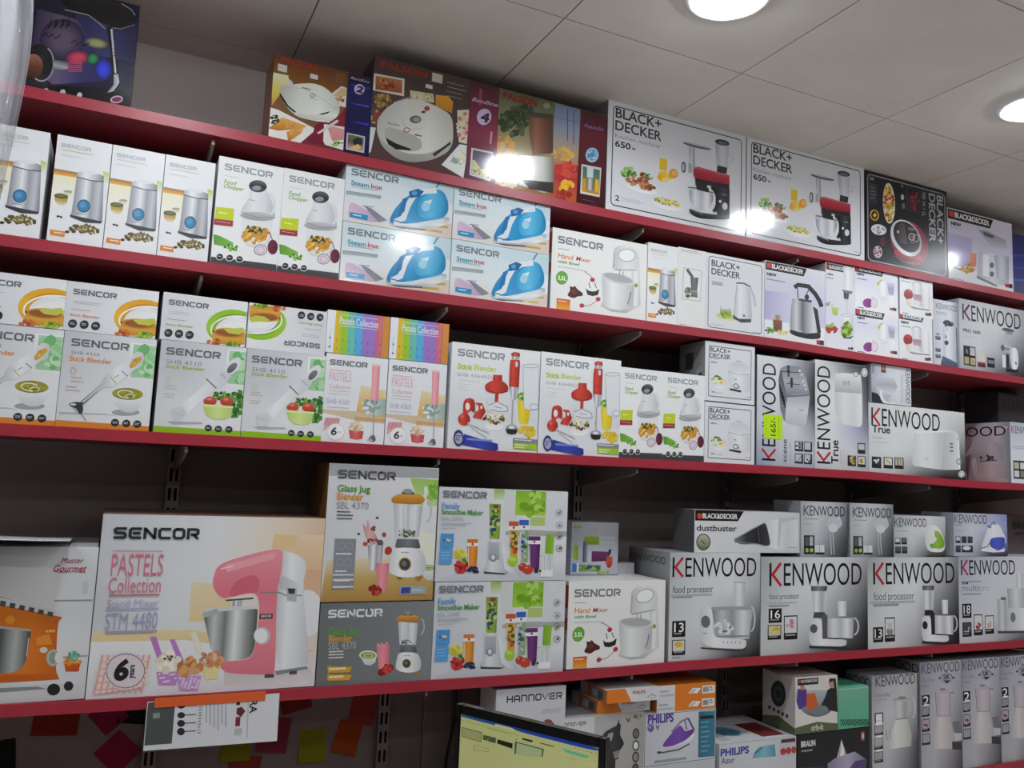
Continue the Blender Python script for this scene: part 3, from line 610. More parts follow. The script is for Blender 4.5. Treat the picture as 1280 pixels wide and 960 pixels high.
def art_kettle_old():
    a = Art((712,208,1060,270,1055,705,707,650), 0.256, 0.25, ('v','e6e7ec','d9d7ea','cfcce6','e8e9ee'), 16)
    a.p('scenery'); a.f([712,380,860,400,850,560,708,540], ('h','b8b2dc','d6d4ea')); a.f([708,545,1055,600,1055,710,707,655],'eef0f3')
    a.bdold(716,212,952,302); a.t('NEW', 722,278,778,300,'2c2c34',.06); a.lines(722,312,850,348,1,'80828c')
    a.p('food_picture'); a.f([752,516,812,524,806,622,756,612], ('h','dcd8e0','9c7458','dcd8e0')); a.f([756,545,808,552,804,618,760,608], ('v','8c5a3c','6c3c24')); a.b(738,605,22,16,LEAF,14,8); a.b(800,620,36,12,['e0b848','c8d070','f0e0a0'],18,8)
    a.p('product_picture'); a.f([862,440,900,422,960,438,1000,470,1012,520,1030,630,1020,655,940,645,850,620,856,520], ('h','8a8c92','d4d6da','6a6c72','b0b2b8','dfe0e3','7c7e84')); a.f([850,600,930,628,1028,622,1028,658,960,660,880,640,850,622], ('v','2c2d32','16171a')); a.f([865,425,885,430,880,450,862,440],'b0b2b8'); a.f([905,428,980,436,975,450,900,436],'3a3b40'); a.e(950,418,13,16,'26272b')
    a.l([878,362,900,348,960,356,1000,400,1024,440,1036,474],24,'26272c'); a.l([896,366,900,424],6,'4a4b50'); a.l([965,370,938,422],6,'4a4b50'); a.f([985,470,1012,490,1030,620,1012,640,1000,560],'2c2d32'); a.lines(895,608,930,624,1,'c8ccd2')
    a.p('caption'); a.r(1004,664,1022,692,'b83040'); a.r(1022,666,1046,696,'33343c'); a.lines(712,654,776,668,1,'55565c')
    return a
def art_bdhand():
    a = Art((1062,215,1225,232,1225,740,1058,706), 0.130, 0.288, ('v','e8e9ec','e4e5ec','e0e0ee','ecedf0'), 17)
    a.bdold(1066,222,1180,298,); a.t('NEW', 1072,278,1105,290,'2c2c34',.06); a.lines(1068,300,1110,316,1,'808490')
    a.p('food_picture'); a.b(1080,455,20,12,['7a8a70','a8b89c'],12,6); a.f([1092,470,1132,474,1124,520,1100,516], ('v','c8dc70','a4c840')); a.b(1090,600,26,26,['b83c2c','c8503a','8a2c20'],18,11); a.b(1085,575,20,10,LEAF,12,7); a.f([1146,520,1215,528,1220,620,1206,655,1160,650,1140,615], ('h','d8dce0','eef0f2','ccd0d6')); a.b(1180,600,32,38,['7a9c34','98b844','5c7c24','b4cc5c'],50,12); a.f([1142,620,1180,650,1218,640,1200,658,1160,654],'3a4a24')
    a.p('product_picture'); a.f([1158,225,1212,230,1212,372,1168,366], ('h','d0d2d8','f4f5f6','dcdee2')); a.f([1150,368,1214,376,1206,392,1160,384],'7a7c84'); a.f([1160,384,1192,388,1188,424,1162,420],'4a4c54'); a.l([1178,425,1180,510],10,'d8dade'); a.e(1182,516,38,8,'e4e6ea'); a.arc(1182,516,38,8,2,'a4a8b0')
    a.p('caption'); a.r(1184,708,1198,724,'55565c'); a.r(1200,708,1214,726,'33343c'); a.lines(1064,708,1110,722,1,'55565c')
    return a
def art_onion():
    a = Art((240,378,515,410,510,685,238,638), 0.208, 0.150, ('v','ecedf0','e0dff0','eceef0','eff0f1'), 18)
    a.bdold(246,374,425,442); a.t('NEW', 256,424,302,444,'2c2c34',.06); a.lines(256,456,334,480,1,'80828c')
    a.p('food_picture'); a.f([376,480,404,456,420,468,412,496,380,498],'b4d444'); a.e(320,606,32,28,('h','a0489c','6c2468')); a.f([340,570,352,562,378,600,376,630,352,640,336,620], ('h','e4d0e0','f0e8ee')); a.arc(354,605,20,30,3,'b88cb0',-90,90)
    a.p('product_picture'); a.f([386,500,400,470,420,462,440,490,448,560,380,556], ('h','e0e1e6','f6f7f8','d8dae0')); a.f([440,470,490,476,482,556,450,550], ('v','d4d4e0','a8a4bc','b8b4cc')); a.f([380,556,490,566,480,620,400,612], ('h','e4e5ea','f4f5f6')); a.lines(414,576,446,584,1,'6a6c74')
    a.p('caption'); a.r(455,632,472,650,'c03444'); a.r(473,632,498,656,'3c3c44'); a.lines(256,628,300,646,1,'3c3c44')
    return a
def art_miniproc():
    a = Art((520,412,720,440,718,718,512,685), 0.166, 0.160, ('v','ecedf0','eff0f1'), 19)
    a.bdold(522,404,670,462); a.t('NEW', 530,452,578,470,'2c2c34',.06); a.lines(530,480,590,500,1,'80828c')
    a.p('food_picture'); a.e(568,564,28,32,('v','b8343c','8c2028')); a.b(566,550,14,12,['c84850','a82c34'],8,8); a.f([556,600,572,588,594,600,590,634,566,640,556,622], ('h','e0d4c0','f4ecdc'))
    a.p('product_picture'); a.f([592,505,620,486,650,500,652,640,600,626,594,560], ('h','d8dade','eef0f2','c4c8ce')); a.f([596,560,648,566,648,606,600,596], ('v','b08a90','c8a8ac')); a.f([655,510,700,512,702,660,655,648], ('h','e2e3e2','f6f6f4','d8d9d8')); a.f([570,630,700,650,700,664,590,652],('v','eeefef','bfc0c4')); a.l([575,640,620,650,700,660],4,'3a3c42'); a.arc(620,505,28,18,4,'9a9ea6',180,360)
    a.p('caption'); a.r(668,674,690,696,'9a3040'); a.r(690,674,706,696,'3c3c44'); a.lines(530,676,570,692,1,'4c4c54')
    return a
def art_kenhand():
    a = Art((60,98,325,115,318,805,68,770), 0.136, 0.237, ('h','c9ccd8','dfe2ea','e6e8ee','8a90a0'), 20)
    a.ken(92,138,308,205,'5a5e6c','7a7e8c'); a.lines(92,230,200,270,2,'a0a4b0')
    a.p('product_picture'); a.f([158,390,286,400,290,760,160,745], ('h','c8ccd8','edf0f6','d8dce6','b4b8c6')); a.f([285,380,300,400,300,750,288,760],'6a6e7c'); a.b(215,350,50,26,['34363e','55585f','26282e','6a6c74'],50,14); a.l([262,372,280,400,282,620],10,'c4c8d2'); a.l([200,390,200,430],8,'b0b4c0'); a.e(190,550,20,24,'4a4e5a'); a.e(185,490,10,20,'9a9eac'); a.f([150,680,300,755,300,800,130,770], ('v','6a7890','4c566c'))
    a.p('caption')
    for y in (500,620,680): a.r(84,y-14,132,y+26,'3c3f4a'); a.r(88,y-8,126,y+10,'8a8e9a')
    a.r(92,455,122,480,'8c909c')
    return a
def art_kenpro():
    a = Art((325,105,1040,252,1040,908,318,805), 0.405, 0.258, ('h','d2d3dc','e4e4e8','dcdce0','a8a8b2','6c6c78','4a4a56'), 21, 'gloss')
    a.p('gradient_panel').grid(['c0c0cc dcdce0 d8d8dc c4c4c8 9c9ca4','d4d4dc e4e4e8 e4e4e6 c8c8cc 8a8a92','d8d8de e0e0e4 c8c8cc 8c8c94 4c4c56','b4b4be b0b0b6 74747c 3c3c44 24242c'])
    a.ken(362,160,940,385,'3f4046','6a4a54'); a.t('PRO 1600', 362,405,535,460,'55565e',.03); a.lines(362,478,545,512,1,'a0a0a8')
    a.p('caption'); a.f([358,572,480,592,478,785,357,762],'26262a')
    for x0, y0, x1, y1, c in ((366,582,412,668,'4a4a50'),(424,592,474,680,'c8c8c4'),(366,682,412,760,'b8ae88'),(426,694,474,770,'c0b898')): a.r(x0,y0,x1,y1,c)
    a.l([390,610,396,650],8,'b8b8b8'); a.b(450,730,16,16,['7a6a40','e0d8b8'],8,6); a.r(498,640,572,738,'dcdcd8'); a.r(498,738,574,795,('v','a83040','33333a')); a.r(594,692,668,800,'33343a'); a.r(600,716,662,760,'8a8c90')
    a.p('product_picture'); a.e(812,428,62,18,('v','4a4c54','7c7e86'),12); a.e(820,460,40,12,'9a9ca4',10); a.f([776,440,798,445,796,590,778,585], METAL); a.f([735,578,770,570,870,600,870,655,770,640,736,620], ('v','e8e9ec','8c8e96','c8cad0')); a.e(752,600,18,32,'6c6e76'); a.e(852,628,26,34,'5a5c64'); a.f([745,668,778,672,776,795,746,790],'eceef0'); a.f([815,600,880,598,905,640,908,740,890,815,840,815,825,740], ('h','bfc1c8','f4f5f6','dcdde2')); a.f([784,800,900,820,890,845,780,835],'26272c'); a.f([784,660,812,668,810,800,788,795],'3a3b42'); a.f([868,738,890,748,880,772],'4a4c54')
    return a
def dots(a, pts, r=22, c='2c2e33'):
    for x, y in pts: a.e(x, y, r, r*.95, c); a.lines(x-r*.6, y-r*.35, x+r*.6, y+r*.4, 2, 'c8cacc')
def window(a, x0, y0, x1, y1, blur=26):
    a.r(x0, y0, x1, y1, ('v','b4d8b0','8cc88a','a8d4a4')); a.b((x0+x1)/2, (y0+y1)/2, (x1-x0)*.42, (y1-y0)*.42, ['9cd09a','c8e4c4','74bc74','b4dcb0'], 26, blur)
def art_stick_orange():
    a = Art((332,355,825,400,795,898,290,868), 0.181, 0.2045, ('h','d8d9dd','dfe0e4','e8e9ec','eeeff1'), 30)
    a.p('scenery').grid(['c8cacd d4d5d9 dfe1e3 e4e6e6','ccced2 d8d9dc e4e5e7 e8e9ea','dcdde0 e4e5e7 eaebec eaebec','dcdde0 e6e7e8 ecedee e8e9ea']); a.r(685,415,820,620,'eef1ef'); window(a,700,425,822,612); a.f([310,790,560,800,620,812,560,806,310,802],'b8babd')
    a.sencor(370,396,674,466,'6c6e73'); a.t('SHB 4358', 368,462,518,492,'8e9096'); a.t('Stick Blender', 360,490,584,534,'e08a3c',.02)
    for c in (0,1,2): a.arc(380,570,18-4*c,22-5*c,2,'d8b8a4')
    a.lines(370,600,440,645,2,'ccbcb4'); a.lines(345,650,420,690,2,'c4b4ac')
    a.p('food_picture'); a.e(668,792,76,18,'a8aaae'); a.f([584,690,765,700,762,740,728,786,690,796,640,784,600,745], ('v','f4f5f6','d2d4d8')); a.e(675,690,93,38,'e8eaec',3); a.e(675,692,84,32,('v','8c8a2c','b0a83c','7a7824'),3); a.b(675,695,70,24,['a8a43c','7c7c28','948c30'],24,8); a.arc(668,694,46,20,5,'f0f0e0',20,320,8); a.arc(690,704,24,10,4,'f0f0e0',100,360); a.b(690,712,10,5,LEAF,6,5)
    a.p('product_picture'); a.l([545,640,430,745],24,('h','7c7e84','d4d6da')); a.l([540,650,425,752],7,'3c3d42'); a.l([552,640,436,738],5,'f0f0f2'); a.f([360,745,400,735,436,740,440,790,420,806,404,770,372,762],'3c3e44'); a.f([380,765,404,775,418,808,400,790],'b8bac0'); a.l([430,800,456,838],5,'8a8c90'); a.e(385,750,16,6,'d8dade')
    a.f([535,640,545,600,600,556,650,528,690,490,720,462,752,470,760,505,730,545,690,580,640,620,590,655,552,660], ('h','c8cace','f0f1f3','e2e4e7','d0d2d6')); a.f([680,540,700,505,740,490,745,510,710,545,688,556],'d8a840'); a.b(712,522,22,12,['e8c870','c89430'],8,5,-40); a.l([580,600,612,636],5,'c8b848'); a.l([640,570,672,596],4,'5c5e64'); a.l([600,608,625,590],4,'9a9ca0')
    a.p('base_band'); a.f([290,832,800,868,795,902,288,872],'e08c30'); a.p('caption'); dots(a, ((612,848),(673,852),(732,856)))
    return a
def art_stick_green():
    a = Art((120,330,540,365,512,822,85,800), 0.183, 0.206, ('h','d6d7db','dedfe3','e6e7ea','edeef0'), 31)
    a.p('scenery').grid(['c8cacd cecfd4 dadbde e4e6e6','cccdd2 d0d1d6 dfe0e3 e8e9ea','dcdde0 e4e5e7 eaebec eaebec','dcdde0 e6e7e8 ecedee e8e9ea']); a.r(445,370,538,560,'eef1ef'); window(a,455,380,538,555,20); a.f([150,745,320,748,330,758,180,762],'b4b6ba')
    a.sencor(146,368,408,428,'6c6e73'); a.t('SHB 4110', 146,430,318,454,'8e9096'); a.t('Stick Blender', 142,455,334,488,'9ac03c',.02)
    for c in (0,1,2): a.arc(155,535,14-4*c,18-5*c,2,'c8ccb8')
    a.lines(140,560,206,592,2,'c0c4b4'); a.lines(136,604,190,634,2,'c0c4b4')
    a.p('food_picture'); a.b(492,650,36,72,['2c6424','4c8c34','3c7a2c','6aa84c'],70,12); a.b(412,610,42,18,['4c8c34','7ab84c','2c6424'],26,10); a.e(362,640,33,24,('v','d86048','b83c2c')); a.e(444,640,33,24,('v','d86048','b83c2c')); a.e(358,630,12,6,'e89080'); a.e(440,630,12,6,'e89080'); a.f([325,655,478,664,462,720,430,734,370,730,340,705], ('h','c0d478','d8e894','bcd070')); a.f([325,655,478,664,476,674,328,666],'e4f0a8')
    a.p('product_picture'); a.f([445,505,430,470,460,430,495,410,515,425,500,475,470,500], 'e6e7ea'); a.f([345,545,430,478,468,505,455,530,390,585,345,620,265,690,240,720,225,745,170,730,165,690,190,672,220,660,300,590], ('h','d4d6da','f2f3f5','e2e4e8','cfd1d5')); a.e(468,468,17,32,('v','84868e','5c5e66'),42); a.l([342,526,392,574],6,'6c6e74'); a.l([412,495,436,522],3,'8a8c90'); a.f([165,688,225,668,250,700,222,746,180,744],'d6d8dc'); a.l([182,700,230,715],3,'b8babf')
    a.p('base_band'); a.f([88,768,516,792,512,826,84,804],'98c424'); a.p('caption'); dots(a, ((355,778),(405,782),(457,784)),18)
    return a
def art_end(c1, c2, c3, seed):
    a = Art((342,90,830,150,822,400,332,352), 0.181, 0.1065, ('h','dedfe3','e6e7ea','eeeff1'), seed)
    a.p('food_picture'); a.e(750,290,152,100,c1,4); a.e(765,292,130,78,c2,4); a.arc(768,300,140,72,9,'f8f8f4',150,300); a.e(770,308,118,76,'eceef0',2); a.e(772,320,108,62,'f4f4f2')
    a.f([636,318,690,310,825,330,822,385,640,380], ('v','c88c30','e0a83c','c8882c')); a.e(732,318,92,26,('v','e8b048','b8702c'),4); a.e(732,318,78,19,'9a5a2c',4); a.f([700,300,810,290,826,310,790,330,730,322],'c8cc50'); a.b(650,370,34,16,['b84c2c','d07840'],16,10); a.b(760,382,40,14,['8cb02c','b4cc4c','5c8424'],20,11); a.e(640,312,5,6,'3a2a20')
    a.sencor(376,132,606,188,'6c6e73'); a.lines(380,196,530,232,2,'c8cacc'); a.lines(370,240,490,256,1,'8e9096'); a.t('Stick Blender', 366,264,524,292,c3,.01); dots(a, ((382,320),(444,325),(505,332)),24)
    return a
def art_pastel_stick():
    a = Art((40,315,452,350,428,940,5,912), 0.154, 0.211, ('v','eef0f3','e8ebef','eef0f2'), 32)
    a.p('scenery'); a.f([270,525,440,560,432,790,230,770], ('v','eadcb4','e4bc78','ddb070')); a.f([300,620,440,620,435,740,290,720], ('h','a8c0b4','c8d8d0','9cb0a8')); a.b(340,670,60,48,['d8e0dc','98b0a0','e8ece8','88a490'],22,20); a.f([15,690,240,705,430,760,425,790,230,765,15,712],'d8c4a4'); a.f([230,740,440,760,430,780,235,765],'d0a874')
    a.p('food_picture'); a.f([192,830,292,842,284,896,240,902,200,892], ('h','c84850','dc6c6c','c04048')); a.b(240,812,46,32,['e4c8ac','d0a888','f0dcc8'],30,13); a.e(240,785,22,14,'ecd8c4')
    a.p('product_picture'); a.f([346,378,396,384,396,420,388,630,342,622,344,420], ('h','e88c98','f4b4bc','eea0aa','e08894')); a.f([346,378,396,384,394,396,346,390],'f8c8cc'); a.f([342,625,388,632,372,664,350,660], ('h','6c6e74','b8bac0','55575c')); a.l([362,660,358,870],9,('h','7c7e86','c8cace')); a.f([345,870,368,872,376,905,360,918,318,910,322,898],('h','8a8c92','55575e')); a.e(335,905,20,8,'c0c2c8')
    a.sencor(64,350,310,408,'70737a'); a.p('caption'); a.r(62,424,200,428,'ecc8cc'); a.t('PASTELS', 60,434,204,505,'eab8c0'); a.t('Collection', 60,515,200,556,'eab8c0'); a.r(60,564,200,568,'ecc8cc'); a.lines(50,580,192,600,1,'c8c4dc'); a.t('SHB 4360', 44,614,192,668,'c0bcd8'); a.r(40,676,190,680,'d0ccdc')
    a.f([40,748,134,756,126,790,70,800,20,842,30,790],'e4a8ac')
    for i in range(7): a.l([38+14*i,748,26+14*i,800],5,'c87880')
    a.e(104,846,60,60,'f6f6f6'); a.arc(104,846,58,58,2,'b8a8ac'); a.t('6', 72,815,108,868,'3c3c40',.03,.1); a.t('years', 114,840,138,858,'3c3c40',0,.2)
    return a
def art_rainbow():
    a = Art((40,30,470,75,450,350,28,318), 0.156, 0.104, 'eef0f6', 33)
    a.p('rainbow_panel'); P = [((98,34),(128,37),(118,326),(80,323),'e0c02c'),((128,37),(185,44),(172,331),(118,326),'a0cc30'),((185,44),(235,50),(222,335),(172,331),'6cc4b0'),((235,50),(285,55),(275,339),(222,335),'58b0e0'),((285,55),(375,64),(362,345),(275,339),'a07ccc'),((375,64),(425,70),(408,348),(362,345),'d06c88'),((425,70),(470,75),(450,350),(408,348),'d8903c')]
    for p in P: a.f([p[0][0],p[0][1],p[1][0],p[1][1],p[2][0],p[2][1],p[3][0],p[3][1]], p[4])
    a.f([128,37,140,38,128,326,118,326],'c8cc30'); a.f([400,67,414,69,396,346,386,345],'dc8068')
    a.p('caption'); a.t('Pastels Collection', 125,78,388,152,'f0ecf8',.01); a.l([130,66,388,92],3,'f0ecf8'); a.l([125,140,388,164],3,'f0ecf8')
    for i in range(8): a.l([105+42*i, 230+4*i, 105+42*i, 246+4*i],4,'584c70'); a.l([100+42*i, 288+4*i, 104+42*i, 300+4*i],4,'4c4468')
    a.l([60,170,56,290],2,'8c88b0'); a.e(58,222,5,7,'5c5888'); a.e(56,284,6,7,'4c4880')
    return a
def art_red_stick():
    a = Art((108,115,578,170,558,710,80,685), 0.2555, 0.275, ('v','f0f1f2','eaebed','dfe1e4','e8eaec'), 34)
    R = ('h','b83024','d8483a','c03a2c','942018')
    a.sencor(138,152,386,220,'92959b'); a.p('caption'); a.t('Stick', 136,232,216,268,'b4c824',.03); a.t('Blender', 226,238,342,278,'d0d868',.03); a.t('SHB 4364RD', 134,280,318,316,'a8aab0')
    a.lines(138,318,274,336,1,'b8babf'); a.lines(138,340,220,352,1,'b8babf'); a.lines(138,354,190,364,1,'b8babf'); a.lines(138,368,200,378,1,'b8babf')
    a.p('food_picture'); a.f([455,420,530,424,514,545,505,555,470,555,462,540], ('h','e0c018','f2dc3c','e8cc28','d8b414')); a.b(495,408,40,22,LEAF+['b8d880'],30,9); a.l([480,395,500,415],5,'4f8c2c'); a.e(330,570,48,16,('v','d8dade','f4f4f4')); a.f([272,535,390,540,375,575,345,588,305,586,284,568],('v','dcdee2','fafafa')); a.b(330,530,55,24,['e8e8d8','6a3a2c','3c4458','8ca03c','d8d8c8','a03828'],44,10); a.b(330,508,36,18,['f4f0d8','dcd8b8'],18,10); a.b(508,596,48,24,['e8cc38','f4e060','d8b828'],24,14); a.b(500,575,26,8,['e0c030'],8,9)
    a.p('glass_beaker_picture'); a.f([482,242,570,250,566,470,530,480,490,470],'e6e9ec'); a.arc(526,245,44,10,3,'b0b6bc'); a.l([484,246,490,470],3,'c0c6cc'); a.l([568,252,564,470],3,'c0c6cc'); a.arc(545,462,24,16,3,'9aa0a8'); a.f([455,428,462,425,470,430,460,430],'d0d4d8')
    a.p('product_picture'); a.f([420,178,440,170,466,176,468,196,424,194], ('h','9a281c','d86050','7c1c14')); a.f([424,194,466,196,462,212,426,210], METAL); a.f([418,212,466,214,468,235,462,360,410,355,413,250], R); a.e(450,236,8,16,'d8d8da'); a.l([414,310,464,314],2,'6c1810'); a.f([410,355,462,360,452,410,450,428,422,425,420,400], METAL); a.l([433,425,428,560],9,('h','8a8c92','e8eaec')); a.e(424,580,32,26,('v','b8bac0','4a4c52')); a.f([392,580,456,584,448,606,424,610,400,604],'26272b'); a.e(424,572,16,8,'e8eaec')
    a.p('attachment_picture'); a.f([326,292,372,294,374,325,322,322], R); a.f([322,320,374,324,400,345,408,372,380,392,320,392,284,378,280,345], R); a.l([286,372,345,392,404,380],4,'7c1c14'); a.l([345,392,342,448],18,'c03a2c'); a.f([290,410,330,415,328,490,300,480],'dfe3e6'); a.f([300,450,340,432,400,460,408,485,380,500,330,500,290,480],'e4e6ea'); a.l([300,455,345,436,400,462,404,485,360,490,310,478],4,'8a8e96'); a.l([330,462,370,470],3,'a85050')
    a.f([166,425,205,415,228,432,226,500,206,480,190,500,164,520], R); a.f([232,440,268,445,285,490,262,530,215,520,235,480], R); a.e(188,462,12,20,'ecedef'); a.e(238,470,9,18,'e4e4e6'); a.e(262,466,6,10,'e8e8ea'); a.e(170,530,32,34,R); a.e(158,515,10,12,'e07060'); a.l([190,548,215,566],9,'c8cace'); a.l([215,566,300,600],3,'9a9ca2'); a.l([210,575,290,628],3,'9a9ca2'); a.l([218,560,305,610],2,'b8babf')
    a.p('caption'); a.f([168,608,350,660,352,690,335,700,150,664,165,640], ('h','2c3a98','3a4cb4','2a3690')); a.e(140,630,27,44,'34387c'); a.e(140,632,20,30,'b0b4c8'); a.lines(125,615,155,650,3,'3c4080'); a.lines(185,630,340,662,1,'8c98d8'); a.f([432,628,560,636,558,660,432,652],'8a8c90'); a.f([432,652,558,660,557,692,432,684],'a4c830'); a.lines(440,634,545,652,1,'e8e8ea'); a.lines(440,660,510,690,2,'e4f0c0')
    return a
def art_egg():
    a = Art((75,28,424,68,415,482,60,455), 0.190, 0.180, 'e6e7eb', 35)
    a.frame(0.014, 0.0022, '3a3c42', 0.003); a.bd(107,72,250,150); a.lines(108,150,180,172,1,'b0b4bc'); a.t('280w', 110,172,158,190,'6a6c74',.02); a.lines(112,390,130,408,1,'55575e'); a.lines(130,396,190,412,1,'b8babf'); a.lines(355,424,395,438,1,'a0a2a8')
    a.p('food_picture'); a.b(150,300,36,18,['4c8434','6ca04c','3c6c2c'],16,11); a.e(172,345,42,26,('v','d8dce0','f6f7f8')); a.b(165,318,50,24,['6c9c48','e8e4b0','c8cc90','f0ecc8'],26,12); a.e(180,325,26,18,'f4f2e4'); a.e(180,325,14,11,'ecc438')
    a.p('product_picture'); a.f([238,190,270,178,340,182,384,205,386,290,384,385,360,398,240,370,228,280], ('h','dcdee2','eff0f2','d4d6da')); a.f([238,190,270,178,340,182,384,205,384,262,238,245],('v','d8dade','e4e6ea')); a.l([232,245,310,268,386,264],4,'b4b6bc'); a.l([290,170,325,172],7,'b8babf'); a.f([238,366,262,368,325,380,318,394,240,378],'2c2d32'); a.lines(272,296,296,314,1,'8a8c92'); a.arc(285,348,16,16,5,'3c3e44'); a.arc(303,358,8,9,4,'6c6e74')
    return a
def art_ken_toaster():
    a = Art((440,135,845,170,838,935,405,905), 0.238, 0.340, ('v','dcdee2','d4d6da','e2e4e9','d0d4dc'), 36)
    a.p('gradient_panel').grid(['e4e6ea e0e2e6 b4b6bc 5c5e64','d8dade e4e6e9 9c9ea4 2c2e33','d4d6da dcdee2 8a8c92 24262b','d0d4dc dcdee2 dcdee2 8c8e96','b0b8c8 ccd0d8 d4d8de c0c6d0','94a0b8 b4bccb b8c0cc a8b0c0'])
    a.p('product_picture'); a.f([600,215,650,195,760,205,805,380,800,410,630,420,590,380,582,300], ('v','8c8e96','b4b6be','7c7e88')); a.f([582,300,600,215,640,410,640,590,612,580,590,500], ('v','5c5e66','8c8e96')); a.f([640,400,804,385,806,420,776,615,750,625,640,605,620,590], ('v','aaacb4','d8dade','c4c6cc')); a.l([600,240,730,244],5,'26272c'); a.l([640,322,735,326],5,'26272c')
    for i in range(4): a.l([590+9*i, 330+25*i, 598+9*i, 420+25*i],7,'1e1f24')
    a.f([646,195,662,198,660,270,650,280],'2a2b30'); a.f([668,280,684,280,682,350,668,350],'2a2b30'); a.l([640,235,668,236],8,'3a3b40'); a.l([660,310,690,312],8,'3a3b40')
    for x, y in ((735,230),(748,258),(758,300),(768,330),(778,358)): a.e(x,y,7,8,'e4e6ea')
    a.f([640,405,806,390,806,402,640,418],'7c7e86'); a.lines(725,500,770,520,1,'9a9ca4')
    a.ken(468,185,550,875,rot=90)
    a.p('caption'); a.t('scene', 598,715,628,885,'3a3c42',0,0,90); a.l([655,740,655,790],3,'6a6c72'); a.l([655,800,655,885],3,'9a9ca2'); a.l([565,740,565,870],3,'b4b8c0')
    for x0, y0 in ((690,728),(758,733),(688,820),(756,824)):
        a.r(x0,y0,x0+60,y0+78,'2a2b30'); a.r(x0+4,y0+5,x0+48,y0+62,'c4c6ca')
    a.b(715,765,20,22,['55575e','e4e6ea','8c8e94'],12,10); a.b(785,870,20,20,['55575e','e4e6ea','8c8e94'],12,10); a.l([700,890,735,840],4,'6a6c72')
    a.p('price_sticker'); a.f([470,538,602,550,598,720,462,706],'c6f01e'); a.t('165/-', 518,562,550,694,'2a3010',.01,0,90); a.l([575,560,572,700],3,'98b830'); a.l([482,560,478,690],3,'98b830')
    return a
def art_ken_true_v():
    a = Art((88,130,398,172,388,770,84,762), 0.236, 0.350, ('v','e0e2e3','e4e6e6','e2e2e8','d4d6da'), 37)
    a.p('gradient_panel').grid(['e4e6e6 b8babc 5c5e60 1c1e20','e0e2e2 dcdede a8aaac 34363a','e2e4e4 e6e8e8 c8cacc 4c4e54','e4e6e6 e4e4ea c4c0d8 8a88a0','e0e2e2 e4e4e8 d8d8e0 c0c0cc','c8cacc d0d2d4 c8cacc b8babf'])
    a.p('product_picture'); a.f([205,215,230,208,355,215,360,300,358,505,340,525,240,505,215,470,200,400], ('h','cfd1d2','e6e8e8','dcdedf','eceeee')); a.f([205,215,355,222,358,330,202,320], ('v','e8eaea','b4b6b8')); 
    for x in (256,270,284): a.l([x,256,x,280],7,'9c9ea2')
    a.e(326,218,14,14,'d8dadc'); a.arc(326,218,14,14,3,'7c7e82'); a.l([230,178,232,215],3,'9a9ca0'); a.l([345,215,392,205],4,'a4a6aa')
    a.e(376,206,18,26,'e4e4e4'); a.arc(376,206,12,18,4,'8a8c8e')
    a.ken(102,165,168,732,rot=90); a.t('True', 178,598,216,732,'1e1f22',.02,0,90)
    a.p('caption'); a.l([232,650,230,735],3,'b0b2b8'); a.l([248,640,246,735],3,'c4c6ca'); a.r(328,610,370,672,'2a2b2e'); a.r(332,616,366,650,'c8cacc'); a.r(270,682,316,742,'26282a'); a.b(293,708,16,20,['b8a860','6c6a3c','d8d0a0'],12,9); a.r(326,684,370,746,'26282a'); a.r(330,688,366,730,'dcdcd4'); a.e(346,712,10,14,'b8983c')
    return a
def art_ken_true():
    a = Art((390,380,942,438,938,828,385,775), 0.475, 0.235, ('h','dfe1e2','e6e8e8','e2e4e4','d8dada'), 38)
    a.p('gradient_panel').grid(['d0d2d3 dfe1e1 e4e6e6 e4e6e6 dfe1e1','dcdedf e6e8e8 e6e8e8 dcdede b4b6b8','dcdedf e4e6e6 d8dada a8aaac 5c5e60','ccced0 c4c6c8 6c6e70 1e2022 1a1c1e'])
    a.p('product_picture'); a.f([650,545,840,540,890,548,905,580,908,765,895,772,800,770,640,742,626,730,640,570], ('h','d8dadb','eaecec','e6e8e8','cfd1d2','d8dada','f0f2f2')); a.f([815,540,885,548,905,580,908,765,895,772,800,768], ('h','c4c6c8','d4d6d7','e8eaea')); a.f([650,545,840,540,885,548,815,552,655,556],'f0f1f1')
    for y in (620,640,662): a.r(848,y-6,868,y+5,'6c6e72')
    a.l([898,580,904,770],5,'f4f4f4'); a.f([892,582,912,584,910,600,892,598],'c8cacc'); a.e(898,724,16,20,'d8dadc'); a.arc(898,724,12,16,4,'6a6c70'); a.lines(700,700,728,710,1,'8a8c90')
    a.e(914,798,19,20,'e4e4e4'); a.arc(914,798,13,14,3,'8a8c8e')
    a.ken(408,408,793,520); a.t('True', 410,505,508,556,'1e1f22',.02); a.lines(410,572,475,590,2,'b8babf'); a.lines(410,600,500,612,1,'a8aaaf')
    for x0,y0,c in ((404,682,'3a3c3e'),(468,686,'dcdcd4'),(528,690,'c8c4b0')): a.r(x0,y0,x0+50,y0+68,'26282a'); a.r(x0+5,y0+5,x0+45,y0+48,c)
    a.b(428,708,16,10,['e8e8e8','8c8e90'],8,6); a.l([480,700,505,725],7,'c8b060'); a.l([545,700,548,735],6,'6c5c3c'); a.l([560,700,563,735],6,'a8945c')
    return a
